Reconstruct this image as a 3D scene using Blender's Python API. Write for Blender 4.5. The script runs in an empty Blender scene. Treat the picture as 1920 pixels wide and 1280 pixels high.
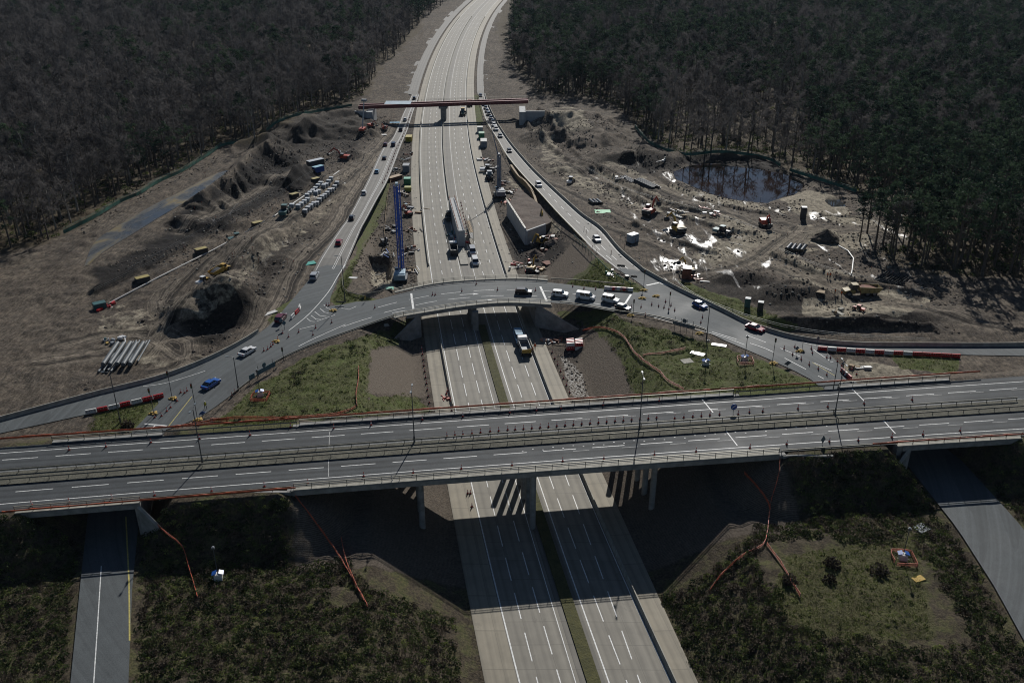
import bpy, math, random
import numpy as np
from mathutils import Vector, Matrix
from mathutils.geometry import delaunay_2d_cdt

random.seed(7); RNG = np.random.default_rng(11)
SC = bpy.context.scene; COL = SC.collection
R = math.radians

# ------------------------------------------------------------------ camera, sky, sun
FPX, PITCH, CAMH = 1705.0, R(26.2), 103.0          # focal length in photo pixels, pitch, height above the motorway
cam_d = bpy.data.cameras.new('drone_camera'); cam = bpy.data.objects.new('drone_camera', cam_d); COL.objects.link(cam)
cam_d.sensor_width = 36.0; cam_d.lens = FPX / 1920 * 36.0
cam_d.clip_start = 1.0; cam_d.clip_end = 20000
cam.location = (0, 0, CAMH); cam.rotation_euler = (R(90) - PITCH, 0, 0)
SC.camera = cam
HAZE = 0.000022                                       # density of the air
SUN_EL, SUN_AZ = 34.0, 12.0                          # degrees; azimuth to the right of the camera heading (+Y)
w = bpy.data.worlds.new('World'); SC.world = w; w.use_nodes = True
nt = w.node_tree; nt.nodes.clear()
sky = nt.nodes.new('ShaderNodeTexSky'); sky.sky_type = 'NISHITA'; sky.sun_disc = False
sky.sun_elevation = R(SUN_EL); sky.sun_rotation = R(SUN_AZ); sky.altitude = 100; sky.air_density = 1.0; sky.dust_density = 0.2; sky.ozone_density = 3.0
bg = nt.nodes.new('ShaderNodeBackground'); bg.inputs[1].default_value = 0.05
ow = nt.nodes.new('ShaderNodeOutputWorld'); nt.links.new(sky.outputs[0], bg.inputs[0]); nt.links.new(bg.outputs[0], ow.inputs[0])
sd = bpy.data.lights.new('sun', 'SUN'); sd.energy = 5.0; sd.angle = R(0.5); sd.color = (1.0, 0.97, 0.92)
sun = bpy.data.objects.new('sun', sd); COL.objects.link(sun); sun.location = (60, 300, 250)
sdir = Vector((math.sin(R(SUN_AZ)) * math.cos(R(SUN_EL)), math.cos(R(SUN_AZ)) * math.cos(R(SUN_EL)), math.sin(R(SUN_EL))))
sun.rotation_euler = sdir.to_track_quat('Z', 'Y').to_euler()
SC.render.engine = 'CYCLES'; SC.cycles.filter_width = 1.05
SC.view_settings.view_transform = 'Standard'; SC.view_settings.look = 'None'
SC.view_settings.exposure = -0.3; SC.view_settings.gamma = 1.0; SC.view_settings.use_curve_mapping = False

# ------------------------------------------------------------------ surveying: photo pixel -> point of the place at a height
CP, SP = math.cos(PITCH), math.sin(PITCH)
def P(px, py, z=0.0):
    a = (px - 960) / FPX; b = (py - 640) / FPX
    rx, ry, rz = a, CP - b * SP, -SP - b * CP
    t = (z - CAMH) / rz
    return Vector((rx * t, ry * t, z))
def proj(x, y, z):
    zc = y * CP - (z - CAMH) * SP; yc = -y * SP - (z - CAMH) * CP
    return 960 + FPX * x / zc, 640 + FPX * yc / zc
Z1, Z2 = 6.6, 12.8                                   # roundabout level, upper dual carriageway level
def sstep(t): t = np.clip(t, 0, 1); return t * t * (3 - 2 * t)
def zs(y): return 0.35 + (Z1 - 0.35) * (1 - sstep((np.asarray(y, float) - 246) / (425 - 246)))   # side ground level along the motorway
def PS(px, py, dz=0.0):                              # point on the side ground
    z = 4.0
    for _ in range(12): z = float(zs(P(px, py, z).y)) + dz
    return P(px, py, z)

def catmull(pts, n=6):
    pts = [Vector(p) for p in pts]
    if len(pts) < 3: return pts
    out = []
    for i in range(len(pts) - 1):
        p0 = pts[max(i - 1, 0)]; p1 = pts[i]; p2 = pts[i + 1]; p3 = pts[min(i + 2, len(pts) - 1)]
        for k in range(n):
            t = k / n
            out.append(0.5 * ((2 * p1) + (p2 - p0) * t + (2 * p0 - 5 * p1 + 4 * p2 - p3) * t * t + (3 * p1 - p0 - 3 * p2 + p3) * t ** 3))
    out.append(pts[-1]); return out
def resample(pts, step=None, n=None):
    pts = [Vector(p) for p in pts]
    L = [0.0]
    for a, b in zip(pts, pts[1:]): L.append(L[-1] + (b - a).length)
    if n is None: n = max(2, int(round(L[-1] / step)) + 1)
    s = np.linspace(0, L[-1], n); arr = np.array([p[:] for p in pts])
    return [Vector((np.interp(q, L, arr[:, 0]), np.interp(q, L, arr[:, 1]), np.interp(q, L, arr[:, 2]))) for q in s]

# ------------------------------------------------------------------ materials
def newmat(name):
    m = bpy.data.materials.new(name); m.use_nodes = True
    n = m.node_tree; b = n.nodes['Principled BSDF']; return m, n, b
def N(n, t, **kw):
    x = n.nodes.new(t)
    for k, v in kw.items(): setattr(x, k, v)
    return x
def noise(n, vec, scale, detail=4, rough=0.55, dist=0.0):
    x = N(n, 'ShaderNodeTexNoise'); x.inputs['Scale'].default_value = scale; x.inputs['Detail'].default_value = detail
    x.inputs['Roughness'].default_value = rough; x.inputs['Distortion'].default_value = dist
    if vec is not None: n.links.new(vec, x.inputs['Vector'])
    return x.outputs['Fac']
def ramp(n, fac, *stops):
    r = N(n, 'ShaderNodeValToRGB'); e = r.color_ramp.elements
    while len(e) < len(stops): e.new(0.5)
    for el, (p, c) in zip(e, stops): el.position = p; el.color = tuple(c) + (1,) if len(c) == 3 else c
    n.links.new(fac, r.inputs[0]); return r.outputs[0]
def mix(n, fac, a, b, mode='MIX'):
    x = N(n, 'ShaderNodeMix', data_type='RGBA', blend_type=mode)
    if isinstance(fac, float): x.inputs[0].default_value = fac
    else: n.links.new(fac, x.inputs[0])
    for s, v in ((6, a), (7, b)):
        if isinstance(v, tuple): x.inputs[s].default_value = v + (1,) if len(v) == 3 else v
        else: n.links.new(v, x.inputs[s])
    return x.outputs[2]
def mth(n, op, a, b=0.0, clamp=False):
    x = N(n, 'ShaderNodeMath', operation=op, use_clamp=clamp)
    for i, v in enumerate((a, b)):
        if isinstance(v, (int, float)): x.inputs[i].default_value = v
        else: n.links.new(v, x.inputs[i])
    return x.outputs[0]
def pos(n): return N(n, 'ShaderNodeNewGeometry').outputs['Position']
def scaled(n, vec, s, rot=0.0):
    x = N(n, 'ShaderNodeMapping'); n.links.new(vec, x.inputs[0]); x.inputs['Scale'].default_value = s; x.inputs['Rotation'].default_value = (0, 0, rot)
    return x.outputs[0]
def bump(n, b, h, strength=0.5, dist=0.1):
    x = N(n, 'ShaderNodeBump'); x.inputs['Strength'].default_value = strength; x.inputs['Distance'].default_value = dist
    n.links.new(h, x.inputs['Height']); n.links.new(x.outputs[0], b.inputs['Normal'])
MATS = {}
def M(name, rgb=(.5, .5, .5), rough=0.6, metal=0.0, var=0.25, scale=1.5, coat=0.0):
    if name in MATS: return MATS[name]
    m, n, b = newmat(name)
    f = noise(n, pos(n), scale, 5, 0.6)
    lo = tuple(c * (1 - var) for c in rgb); hi = tuple(min(1, c * (1 + var)) for c in rgb)
    n.links.new(ramp(n, f, (0.3, lo), (0.7, hi)), b.inputs['Base Color'])
    b.inputs['Roughness'].default_value = rough; b.inputs['Metallic'].default_value = metal
    if coat: b.inputs['Coat Weight'].default_value = coat; b.inputs['Coat Roughness'].default_value = 0.08
    MATS[name] = m; return m

def mat_asphalt(name, rgb, patchy=0.35, wheel=0.8):
    m, n, b = newmat(name); p = pos(n)
    uv = N(n, 'ShaderNodeUVMap').outputs[0]
    big = noise(n, p, 0.06, 4); mid = noise(n, p, 0.6, 5); fine = noise(n, p, 9.0, 2)
    track = noise(n, scaled(n, uv, (1.6, 0.012, 1)), 1.0, 3)
    c = ramp(n, mid, (0.25, tuple(x * (1 - patchy) for x in rgb)), (0.75, tuple(x * (1 + patchy) for x in rgb)))
    c = mix(n, 0.55, c, ramp(n, track, (0.34, tuple(x * 0.5 for x in rgb)), (0.66, tuple(x * 1.5 for x in rgb))))
    c = mix(n, 0.35, c, ramp(n, big, (0.35, tuple(x * 0.7 for x in rgb)), (0.65, tuple(x * 1.35 for x in rgb))))
    c = mix(n, 0.25, c, ramp(n, fine, (0.3, (0.02, 0.02, 0.02)), (0.7, tuple(x * 2 for x in rgb))))
    su = N(n, 'ShaderNodeSeparateXYZ'); n.links.new(uv, su.inputs[0]); wp = mth(n, 'ABSOLUTE', mth(n, 'SINE', mth(n, 'MULTIPLY', su.outputs[0], 1.72)))
    c = mix(n, wheel, c, ramp(n, mth(n, 'ADD', wp, mth(n, 'MULTIPLY', mth(n, 'SUBTRACT', mid, 0.5), 0.8)), (0.25, (0.70,) * 3), (0.8, (1.12,) * 3)), 'MULTIPLY')
    pat = noise(n, scaled(n, uv, (0.25, 0.035, 1)), 1.0, 1); c = mix(n, mth(n, 'MULTIPLY', mth(n, 'GREATER_THAN', pat, 0.6), 0.3), c, tuple(x * 0.45 for x in rgb))
    n.links.new(c, b.inputs['Base Color'])
    n.links.new(ramp(n, big, (0.3, (0.62,) * 3), (0.7, (0.8,) * 3)), b.inputs['Roughness'])
    b.inputs['Specular IOR Level'].default_value = 0.2
    bump(n, b, fine, 0.25, 0.02); return m
def mat_concrete_road(name, rgb, joints=5.0):
    m, n, b = newmat(name); p = pos(n)
    uv = N(n, 'ShaderNodeUVMap').outputs[0]
    sep = N(n, 'ShaderNodeSeparateXYZ'); n.links.new(uv, sep.inputs[0])
    track = noise(n, scaled(n, uv, (1.1, 0.006, 1)), 1.0, 4, 0.6)
    c = ramp(n, track, (0.3, tuple(x * 0.68 for x in rgb)), (0.68, tuple(x * 1.15 for x in rgb)))
    mid = noise(n, p, 0.35, 5)
    c = mix(n, 0.3, c, ramp(n, mid, (0.3, tuple(x * 0.6 for x in rgb)), (0.7, tuple(x * 1.25 for x in rgb))))
    wp = mth(n, 'ABSOLUTE', mth(n, 'SINE', mth(n, 'MULTIPLY', sep.outputs[0], 1.9))); c = mix(n, 0.7, c, ramp(n, mth(n, 'ADD', wp, mth(n, 'MULTIPLY', mth(n, 'SUBTRACT', mid, 0.5), 0.8)), (0.2, (0.74,) * 3), (0.8, (1.08,) * 3)), 'MULTIPLY')
    slab = N(n, 'ShaderNodeTexWhiteNoise', noise_dimensions='1D')
    n.links.new(mth(n, 'FLOOR', mth(n, 'DIVIDE', sep.outputs[1], joints)), slab.inputs['W'])
    c = mix(n, 0.12, c, ramp(n, slab.outputs[0], (0, tuple(x * 0.5 for x in rgb)), (1, tuple(min(1, x * 1.5) for x in rgb))))
    fr = mth(n, 'FRACT', mth(n, 'DIVIDE', sep.outputs[1], joints)); jl = mth(n, 'LESS_THAN', fr, 0.03)
    fl = mth(n, 'FRACT', mth(n, 'DIVIDE', sep.outputs[0], 3.1)); ll = mth(n, 'LESS_THAN', fl, 0.03)
    c = mix(n, mth(n, 'MULTIPLY', mth(n, 'MAXIMUM', jl, ll), 0.33), c, tuple(x * 0.3 for x in rgb))
    stain = noise(n, scaled(n, p, (0.5, 0.5, 1)), 0.25, 6, 0.7)
    c = mix(n, mth(n, 'MULTIPLY', mth(n, 'GREATER_THAN', stain, 0.63), 0.25), c, tuple(x * 0.45 for x in rgb))
    n.links.new(c, b.inputs['Base Color']); b.inputs['Roughness'].default_value = 0.7; b.inputs['Specular IOR Level'].default_value = 0.32
    bump(n, b, noise(n, p, 6, 3), 0.2, 0.02); return m
def mat_plain_noise(name, stops, scale, rough=0.85, bscale=3.0, bstr=0.6, bdist=0.2, spec=0.25, aniso=None):
    m, n, b = newmat(name); p = pos(n); v = scaled(n, p, aniso) if aniso else p
    f = noise(n, v, scale, 7, 0.65); f2 = noise(n, v, scale * 6, 4, 0.6)
    f = mth(n, 'ADD', mth(n, 'MULTIPLY', f, 0.6), mth(n, 'MULTIPLY', f2, 0.4))
    n.links.new(ramp(n, f, *stops), b.inputs['Base Color']); b.inputs['Roughness'].default_value = rough; b.inputs['Specular IOR Level'].default_value = spec
    bump(n, b, noise(n, v, bscale, 5), bstr, bdist); return m

def mat_ground():
    m, n, b = newmat('site_ground'); p = pos(n)
    at = N(n, 'ShaderNodeAttribute', attribute_name='zone'); sp = N(n, 'ShaderNodeSeparateColor'); n.links.new(at.outputs['Color'], sp.inputs[0])
    at2 = N(n, 'ShaderNodeAttribute', attribute_name='zone2'); sp2 = N(n, 'ShaderNodeSeparateColor'); n.links.new(at2.outputs['Color'], sp2.inputs[0])
    big = noise(n, p, 0.045, 6, 0.6, 0.8); mid = noise(n, p, 0.35, 6, 0.65, 0.4); fine = noise(n, p, 2.2, 5, 0.65); vf = noise(n, p, 7.0, 3)
    # mud and earth
    c = ramp(n, mid, (0.34, (0.017, 0.014, 0.013)), (0.46, (0.062, 0.046, 0.034)), (0.56, (0.122, 0.092, 0.065)), (0.68, (0.21, 0.168, 0.122)))
    c = mix(n, 0.40, c, ramp(n, big, (0.36, (0.026, 0.022, 0.02)), (0.5, (0.10, 0.079, 0.058)), (0.62, (0.19, 0.158, 0.118))))
    # wheel ruts, running along the motorway with wandering
    for ang, frq, amt in ((-0.62, 0.42, 0.6), (0.75, 0.38, 0.55), (0.2, 0.3, 0.4)):
        wv = N(n, 'ShaderNodeTexWave', wave_type='BANDS', bands_direction='X'); wv.inputs['Scale'].default_value = frq; wv.inputs['Distortion'].default_value = 14
        wv.inputs['Detail'].default_value = 3; wv.inputs['Detail Scale'].default_value = 0.25
        n.links.new(scaled(n, p, (1, 0.12, 1), ang), wv.inputs[0])
        msk = noise(n, p, 0.03 + frq * 0.05, 3)
        fac = mth(n, 'MULTIPLY', mth(n, 'MULTIPLY', ramp(n, wv.outputs['Fac'], (0.72, (0, 0, 0)), (0.9, (1, 1, 1))), ramp(n, msk, (0.46, (0, 0, 0)), (0.58, (1, 1, 1)))), amt)
        c = mix(n, fac, c, (0.03, 0.026, 0.022))
    c = mix(n, 0.36, c, ramp(n, fine, (0.32, (0.014, 0.012, 0.011)), (0.68, (0.24, 0.205, 0.165))))
    # dark wet topsoil; on the near banks it is shade painted into the soil
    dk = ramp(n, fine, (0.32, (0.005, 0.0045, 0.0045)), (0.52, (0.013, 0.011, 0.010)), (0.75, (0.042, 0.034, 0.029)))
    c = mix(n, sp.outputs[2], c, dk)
    # pale sand and stone
    sa = ramp(n, mid, (0.3, (0.17, 0.145, 0.105)), (0.7, (0.37, 0.325, 0.245)))
    sa = mix(n, 0.35, sa, ramp(n, fine, (0.3, (0.06, 0.05, 0.04)), (0.7, (0.42, 0.37, 0.28))))
    edge = mth(n, 'ADD', sp.outputs[1], mth(n, 'MULTIPLY', mth(n, 'SUBTRACT', mid, 0.5), 1.1))
    c = mix(n, ramp(n, edge, (0.42, (0, 0, 0)), (0.6, (1, 1, 1))), c, sa)
    # ruts left by lorries on the haul tracks
    ra = N(n, 'ShaderNodeAttribute', attribute_name='rut').outputs['Fac']; rm = N(n, 'ShaderNodeAttribute', attribute_name='rutm').outputs['Fac']
    wob = mth(n, 'ADD', ra, mth(n, 'ADD', mth(n, 'MULTIPLY', noise(n, p, 0.06, 2), 3.0), mth(n, 'MULTIPLY', mid, 0.5)))
    r1 = noise(n, None, 1.0, 3, 0.7); rn = n.nodes[-1]; rn.noise_dimensions = '1D'; n.links.new(mth(n, 'MULTIPLY', wob, 0.55), rn.inputs['W'])
    tcol = ramp(n, rn.outputs['Fac'], (0.38, (0.02, 0.017, 0.014)), (0.45, (0.13, 0.108, 0.085)), (0.53, (0.26, 0.222, 0.175)), (0.58, (0.10, 0.083, 0.066)), (0.64, (0.03, 0.025, 0.021)))
    c = mix(n, mth(n, 'MULTIPLY', rm, 0.55), c, mix(n, 1.0, c, tcol, 'OVERLAY')); c = mix(n, mth(n, 'MULTIPLY', rm, 0.68), c, tcol)
    cl = noise(n, scaled(n, p, (1, 0.55, 1), -0.6), 0.95, 4, 0.65, 0.5); c = mix(n, 0.7, c, ramp(n, cl, (0.36, (0.40,) * 3), (0.5, (1.0,) * 3), (0.64, (1.55,) * 3)), 'MULTIPLY')
    # grass
    gr = ramp(n, fine, (0.28, (0.018, 0.024, 0.009)), (0.5, (0.085, 0.10, 0.032)), (0.72, (0.17, 0.19, 0.065)))
    gr = mix(n, 0.4, gr, ramp(n, mid, (0.35, (0.03, 0.034, 0.014)), (0.47, (0.12, 0.105, 0.06)), (0.56, (0.10, 0.115, 0.04)), (0.68, (0.075, 0.105, 0.022))))
    edge = mth(n, 'ADD', sp.outputs[0], mth(n, 'MULTIPLY', mth(n, 'SUBTRACT', mid, 0.5), 0.9))
    gf = ramp(n, edge, (0.42, (0, 0, 0)), (0.58, (1, 1, 1))); c = mix(n, gf, c, gr)
    # forest litter, also browning the near banks as part of their painted shade
    lit = ramp(n, fine, (0.3, (0.03, 0.025, 0.016)), (0.7, (0.13, 0.10, 0.06)))
    c = mix(n, sp2.outputs[0], c, lit)
    # ploughed / rolled earth slope (fine ribs)
    rib = N(n, 'ShaderNodeTexWave', wave_type='BANDS', bands_direction='Y'); rib.inputs['Scale'].default_value = 1.1; rib.inputs['Distortion'].default_value = 5; rib.inputs['Detail'].default_value = 3
    n.links.new(scaled(n, p, (0.35, 1, 1), -0.25), rib.inputs[0])
    rb = ramp(n, rib.outputs['Fac'], (0.2, (0.075, 0.057, 0.044)), (0.45, (0.17, 0.135, 0.104)), (0.9, (0.24, 0.198, 0.156)))
    rb = mix(n, 0.35, rb, ramp(n, fine, (0.3, (0.05, 0.04, 0.03)), (0.7, (0.19, 0.165, 0.13))))
    c = mix(n, sp2.outputs[1], c, rb)
    # white chalky dust / spill
    wh = mth(n, 'ADD', sp2.outputs[2], mth(n, 'MULTIPLY', mth(n, 'SUBTRACT', fine, 0.5), 1.4))
    c = mix(n, mth(n, 'MULTIPLY', ramp(n, wh, (0.5, (0, 0, 0)), (0.62, (1, 1, 1))), 0.85), c, (0.5, 0.48, 0.44))
    # standing water and wet film
    wa = N(n, 'ShaderNodeAttribute', attribute_name='wet').outputs['Fac']
    wet = mth(n, 'ADD', wa, mth(n, 'MULTIPLY', mth(n, 'SUBTRACT', noise(n, scaled(n, p, (1.0, 0.3, 1), -0.75), 0.20, 6, 0.60, 0.8), 0.5), 2.6))
    wf = ramp(n, wet, (0.58, (0, 0, 0)), (0.80, (1, 1, 1)))
    c = mix(n, mth(n, 'MULTIPLY', wf, 0.45), c, (0.05, 0.045, 0.04))
    n.links.new(c, b.inputs['Base Color'])
    n.links.new(ramp(n, wf, (0, (0.88,) * 3), (1, (0.42,) * 3)), b.inputs['Roughness'])
    n.links.new(ramp(n, wf, (0, (0.15,) * 3), (1, (0.7,) * 3)), b.inputs['Specular IOR Level'])
    h = mth(n, 'ADD', mth(n, 'MULTIPLY', fine, 0.6), mth(n, 'MULTIPLY', vf, 0.4))
    bp = N(n, 'ShaderNodeBump'); bp.inputs['Distance'].default_value = 0.45; n.links.new(h, bp.inputs['Height'])
    n.links.new(ramp(n, wf, (0, (0.9,) * 3), (1, (0.06,) * 3)), bp.inputs['Strength']); n.links.new(bp.outputs[0], b.inputs['Normal'])
    return m
def mat_water(name, rgb, rough=0.03, bs=0.06):
    m, n, b = newmat(name); p = pos(n)
    f = noise(n, p, 0.08, 5); n.links.new(ramp(n, f, (0.35, tuple(x * 0.6 for x in rgb)), (0.65, tuple(x * 1.4 for x in rgb))), b.inputs['Base Color'])
    b.inputs['Roughness'].default_value = rough; b.inputs['Specular IOR Level'].default_value = 0.6
    bump(n, b, noise(n, p, 1.2, 3), bs, 0.05); return m
def mat_puddle():
    m, n, b = newmat('puddle_water'); p = pos(n)
    f = noise(n, scaled(n, p, (1, 0.5, 1), -0.6), 0.09, 6, 0.6, 1); f2 = noise(n, p, 0.8, 4)
    c = ramp(n, f, (0.36, (0.055, 0.058, 0.06)), (0.52, (0.085, 0.082, 0.072)), (0.6, (0.13, 0.095, 0.03)), (0.68, (0.09, 0.08, 0.06)))
    n.links.new(mix(n, 0.5, c, ramp(n, f2, (0.35, (0.5,) * 3), (0.65, (1.4,) * 3)), 'MULTIPLY'), b.inputs['Base Color'])
    n.links.new(ramp(n, f, (0.38, (0.08,) * 3), (0.5, (0.4,) * 3), (0.62, (0.7,) * 3)), b.inputs['Roughness']); b.inputs['Specular IOR Level'].default_value = 0.4
    bump(n, b, noise(n, p, 2, 3), 0.06, 0.05); return m

ASPH = mat_asphalt('asphalt_upper_road', (0.055, 0.060, 0.063))
ASPH2 = mat_asphalt('asphalt_roundabout', (0.082, 0.091, 0.094), 0.4, 0.22)
ASPHS = mat_concrete_road('worn_slip_surface', (0.165, 0.155, 0.138), 400.0)
CONC_M = mat_concrete_road('motorway_concrete', (0.212, 0.195, 0.160))
CONC_S = mat_concrete_road('shoulder_concrete', (0.262, 0.232, 0.175), 8.0)
CONC_MED = mat_concrete_road('median_concrete', (0.16, 0.148, 0.125))
PAINT = M('road_paint', (0.62, 0.62, 0.6), 0.6, var=0.35, scale=2.5)
PAINTD = M('worn_road_paint', (0.30, 0.30, 0.29), 0.7, var=0.5, scale=3)
PAINTY = M('yellow_road_paint', (0.42, 0.35, 0.09), 0.7, var=0.4, scale=3)
STRUC = M('weathered_concrete', (0.23, 0.225, 0.21), 0.8, var=0.35, scale=0.6)
STRUCL = M('pale_concrete', (0.30, 0.285, 0.24), 0.8, var=0.3, scale=0.8)
RAIL = M('galvanised_steel', (0.20, 0.19, 0.155), 0.55, 0.3, var=0.3, scale=3)
POLE = M('grey_painted_pole', (0.10, 0.105, 0.11), 0.5, 0.3)
ORANGE = M('orange_mesh_plastic', (0.40, 0.075, 0.025), 0.6, var=0.4, scale=2)
BARK = M('bark', (0.085, 0.068, 0.052), 0.9, var=0.4, scale=3)
BLACK = M('black_rubber', (0.015, 0.015, 0.016), 0.7)
GLASS = M('dark_vehicle_glass', (0.015, 0.02, 0.026), 0.06, 0.0, var=0.1, coat=0.6)
STEEL = M('worn_steel', (0.2, 0.19, 0.18), 0.4, 0.7)

# ------------------------------------------------------------------ object helpers
def link(o): COL.objects.link(o); return o
def tag(o, label=None, cat=None, group=None, kind=None):
    if label: o['label'] = label
    if cat: o['category'] = cat
    if group: o['group'] = group
    if kind: o['kind'] = kind
    return o
def thing(name, label, cat, loc=(0, 0, 0), rz=0.0, group=None):
    o = link(bpy.data.objects.new(name, None)); o.location = loc; o.rotation_euler = (0, 0, rz); o.empty_display_size = 0.3
    return tag(o, label, cat, group)
class MB:
    """collects boxes, prisms, tubes and lofts, then links them as ONE mesh object"""
    def __init__(s): s.v = []; s.f = []; s.mi = []; s.uv = None
    def add(s, vs, fs, mi=0):
        o = len(s.v); s.v += [tuple(v) for v in vs]; s.f += [tuple(o + i for i in f) for f in fs]; s.mi += [mi] * len(fs); return s
    def box(s, c, d, rz=0.0, top=(1, 1), mi=0, pitch=0.0):
        vs = []
        for z, k in ((-1, (1, 1)), (1, top)):
            for x, y in ((-1, -1), (1, -1), (1, 1), (-1, 1)): vs.append(Vector((x * d[0] / 2 * k[0], y * d[1] / 2 * k[1], z * d[2] / 2)))
        m = Matrix.Rotation(rz, 4, 'Z') @ Matrix.Rotation(pitch, 4, 'Y')
        return s.add([m @ v + Vector(c) for v in vs], [(3, 2, 1, 0), (4, 5, 6, 7), (0, 1, 5, 4), (1, 2, 6, 5), (2, 3, 7, 6), (3, 0, 4, 7)], mi)
    def loft(s, rings, cap=True, mi=0):
        n = len(rings[0]); vs = [v for r in rings for v in r]; fs = []
        for k in range(len(rings) - 1):
            for i in range(n): j = (i + 1) % n; fs.append((k * n + i, k * n + j, (k + 1) * n + j, (k + 1) * n + i))
        if cap: fs.append(tuple(range(n - 1, -1, -1))); fs.append(tuple((len(rings) - 1) * n + i for i in range(n)))
        return s.add(vs, fs, mi)
    def tube(s, pts, r, n=6, mi=0, cap=True):
        pts = [Vector(p) for p in pts]; rings = []
        for i, p in enumerate(pts):
            d = (pts[min(i + 1, len(pts) - 1)] - pts[max(i - 1, 0)]).normalized()
            u = d.cross(Vector((0, 0, 1)) if abs(d.z) < 0.9 else Vector((1, 0, 0))).normalized(); w_ = u.cross(d)
            rr = r[i] if isinstance(r, (list, tuple)) else r
            rings.append([p + (u * math.cos(a) + w_ * math.sin(a)) * rr for a in (2 * math.pi * k / n for k in range(n))])
        return s.loft(rings, cap, mi)
    def lathe(s, prof, n=12, c=(0, 0, 0), mi=0):
        return s.loft([[Vector((c[0] + r * math.cos(a), c[1] + r * math.sin(a), c[2] + z)) for a in (2 * math.pi * k / n for k in range(n))] for r, z in prof], True, mi)
    def wheel(s, c, r, w_, n=14, mi=0):                     # axle along y
        rings = []
        for yy, rr in ((-w_ / 2, r * .86), (-w_ * .4, r), (w_ * .4, r), (w_ / 2, r * .86)):
            rings.append([Vector((c[0] + rr * math.cos(a), c[1] + yy, c[2] + rr * math.sin(a))) for a in (-2 * math.pi * k / n for k in range(n))])
        return s.loft(rings, True, mi)
    def prof(s, pts, y0, y1, inset=0.0, mi=0):              # side profile (x,z) extruded across y with a chamfer
        cx = sum(p[0] for p in pts) / len(pts); cz = sum(p[1] for p in pts) / len(pts)
        def ring(y, k): return [Vector((cx + (x - cx) * (1 - k), y, cz + (z - cz) * (1 - k))) for x, z in pts]
        e = abs(y1 - y0) * 0.06 * (1 if y1 > y0 else -1)
        return s.loft([ring(y0, inset), ring(y0 + e, 0), ring(y1 - e, 0), ring(y1, inset)] if inset else [ring(y0, 0), ring(y1, 0)], True, mi)
    def bar(s, pts, w_, h, up=None, mi=0):                  # rectangular section swept along a line (w across, h up)
        pts = [Vector(p) for p in pts]; rings = []
        for i, p in enumerate(pts):
            d = pts[min(i + 1, len(pts) - 1)] - pts[max(i - 1, 0)]; d.z = 0; d.normalize(); sd_ = Vector((-d.y, d.x, 0)) * w_ / 2; u = Vector((0, 0, h))
            rings.append([p - sd_, p + sd_, p + sd_ + u, p - sd_ + u])
        return s.loft(rings, True, mi)
    def build(s, name, mats, parent=None, loc=None, rz=None, smooth=False):
        me = bpy.data.meshes.new(name); me.from_pydata(s.v, [], s.f)
        mats = mats if isinstance(mats, (list, tuple)) else [mats]
        for m in mats: me.materials.append(m)
        if len(mats) > 1: me.polygons.foreach_set('material_index', s.mi)
        if smooth: me.polygons.foreach_set('use_smooth', [True] * len(me.polygons))
        import bmesh as _bm
        b = _bm.new(); b.from_mesh(me); _bm.ops.recalc_face_normals(b, faces=b.faces); b.to_mesh(me); b.free()
        o = link(bpy.data.objects.new(name, me))
        if parent: o.parent = parent
        if loc is not None: o.location = loc
        if rz is not None: o.rotation_euler = (0, 0, rz)
        return o
def copy_thing(root, loc, rz=None, label=None, group=None, scale=None):
    r = root.copy(); COL.objects.link(r); r.location = loc
    if rz is not None: r.rotation_euler = (root.rotation_euler[0], root.rotation_euler[1], rz)
    if scale: r.scale = scale if not isinstance(scale, (int, float)) else (scale,) * 3
    if label: r['label'] = label
    if group: r['group'] = group
    for ch in root.children:
        c = ch.copy(); COL.objects.link(c); c.parent = r
        for g in ch.children:
            d = g.copy(); COL.objects.link(d); d.parent = c
    return r

# ------------------------------------------------------------------ numpy geometry
def poly_dist(px, py, poly, closed=True):
    """distance to a polyline and, when closed, an inside mask"""
    q = np.array([(p[0], p[1]) for p in poly], float); n = len(q); d2 = np.full(px.shape, 1e18); ins = np.zeros(px.shape, bool)
    for i in range(n if closed else n - 1):
        ax, ay = q[i]; bx, by = q[(i + 1) % n]; dx, dy = bx - ax, by - ay; L = dx * dx + dy * dy + 1e-12
        t = np.clip(((px - ax) * dx + (py - ay) * dy) / L, 0, 1)
        d2 = np.minimum(d2, (px - ax - t * dx) ** 2 + (py - ay - t * dy) ** 2)
        if closed:
            c = (ay > py) != (by > py); ins ^= c & (px < (bx - ax) * (py - ay) / (by - ay + (1e-12 if by == ay else 0)) + ax)
    return np.sqrt(d2), ins
def sdf(px, py, poly): d, i = poly_dist(px, py, poly); return np.where(i, -d, d)
_G = RNG.random((512, 512))
def vnoise(x, y, s):
    x = np.asarray(x) / s; y = np.asarray(y) / s; xi = np.floor(x).astype(int); yi = np.floor(y).astype(int); fx = x - xi; fy = y - yi
    fx = fx * fx * (3 - 2 * fx); fy = fy * fy * (3 - 2 * fy); g = lambda a, b: _G[a % 512, b % 512]
    return (g(xi, yi) * (1 - fx) + g(xi + 1, yi) * fx) * (1 - fy) + (g(xi, yi + 1) * (1 - fx) + g(xi + 1, yi + 1) * fx) * fy
def fbm(x, y, s, o=4):
    r = 0; a = 0.5
    for k in range(o): r = r + a * vnoise(x + 31 * k, y + 17 * k, s / 2 ** k); a *= 0.5
    return r / (1 - 0.5 ** o) - 0.5

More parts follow.
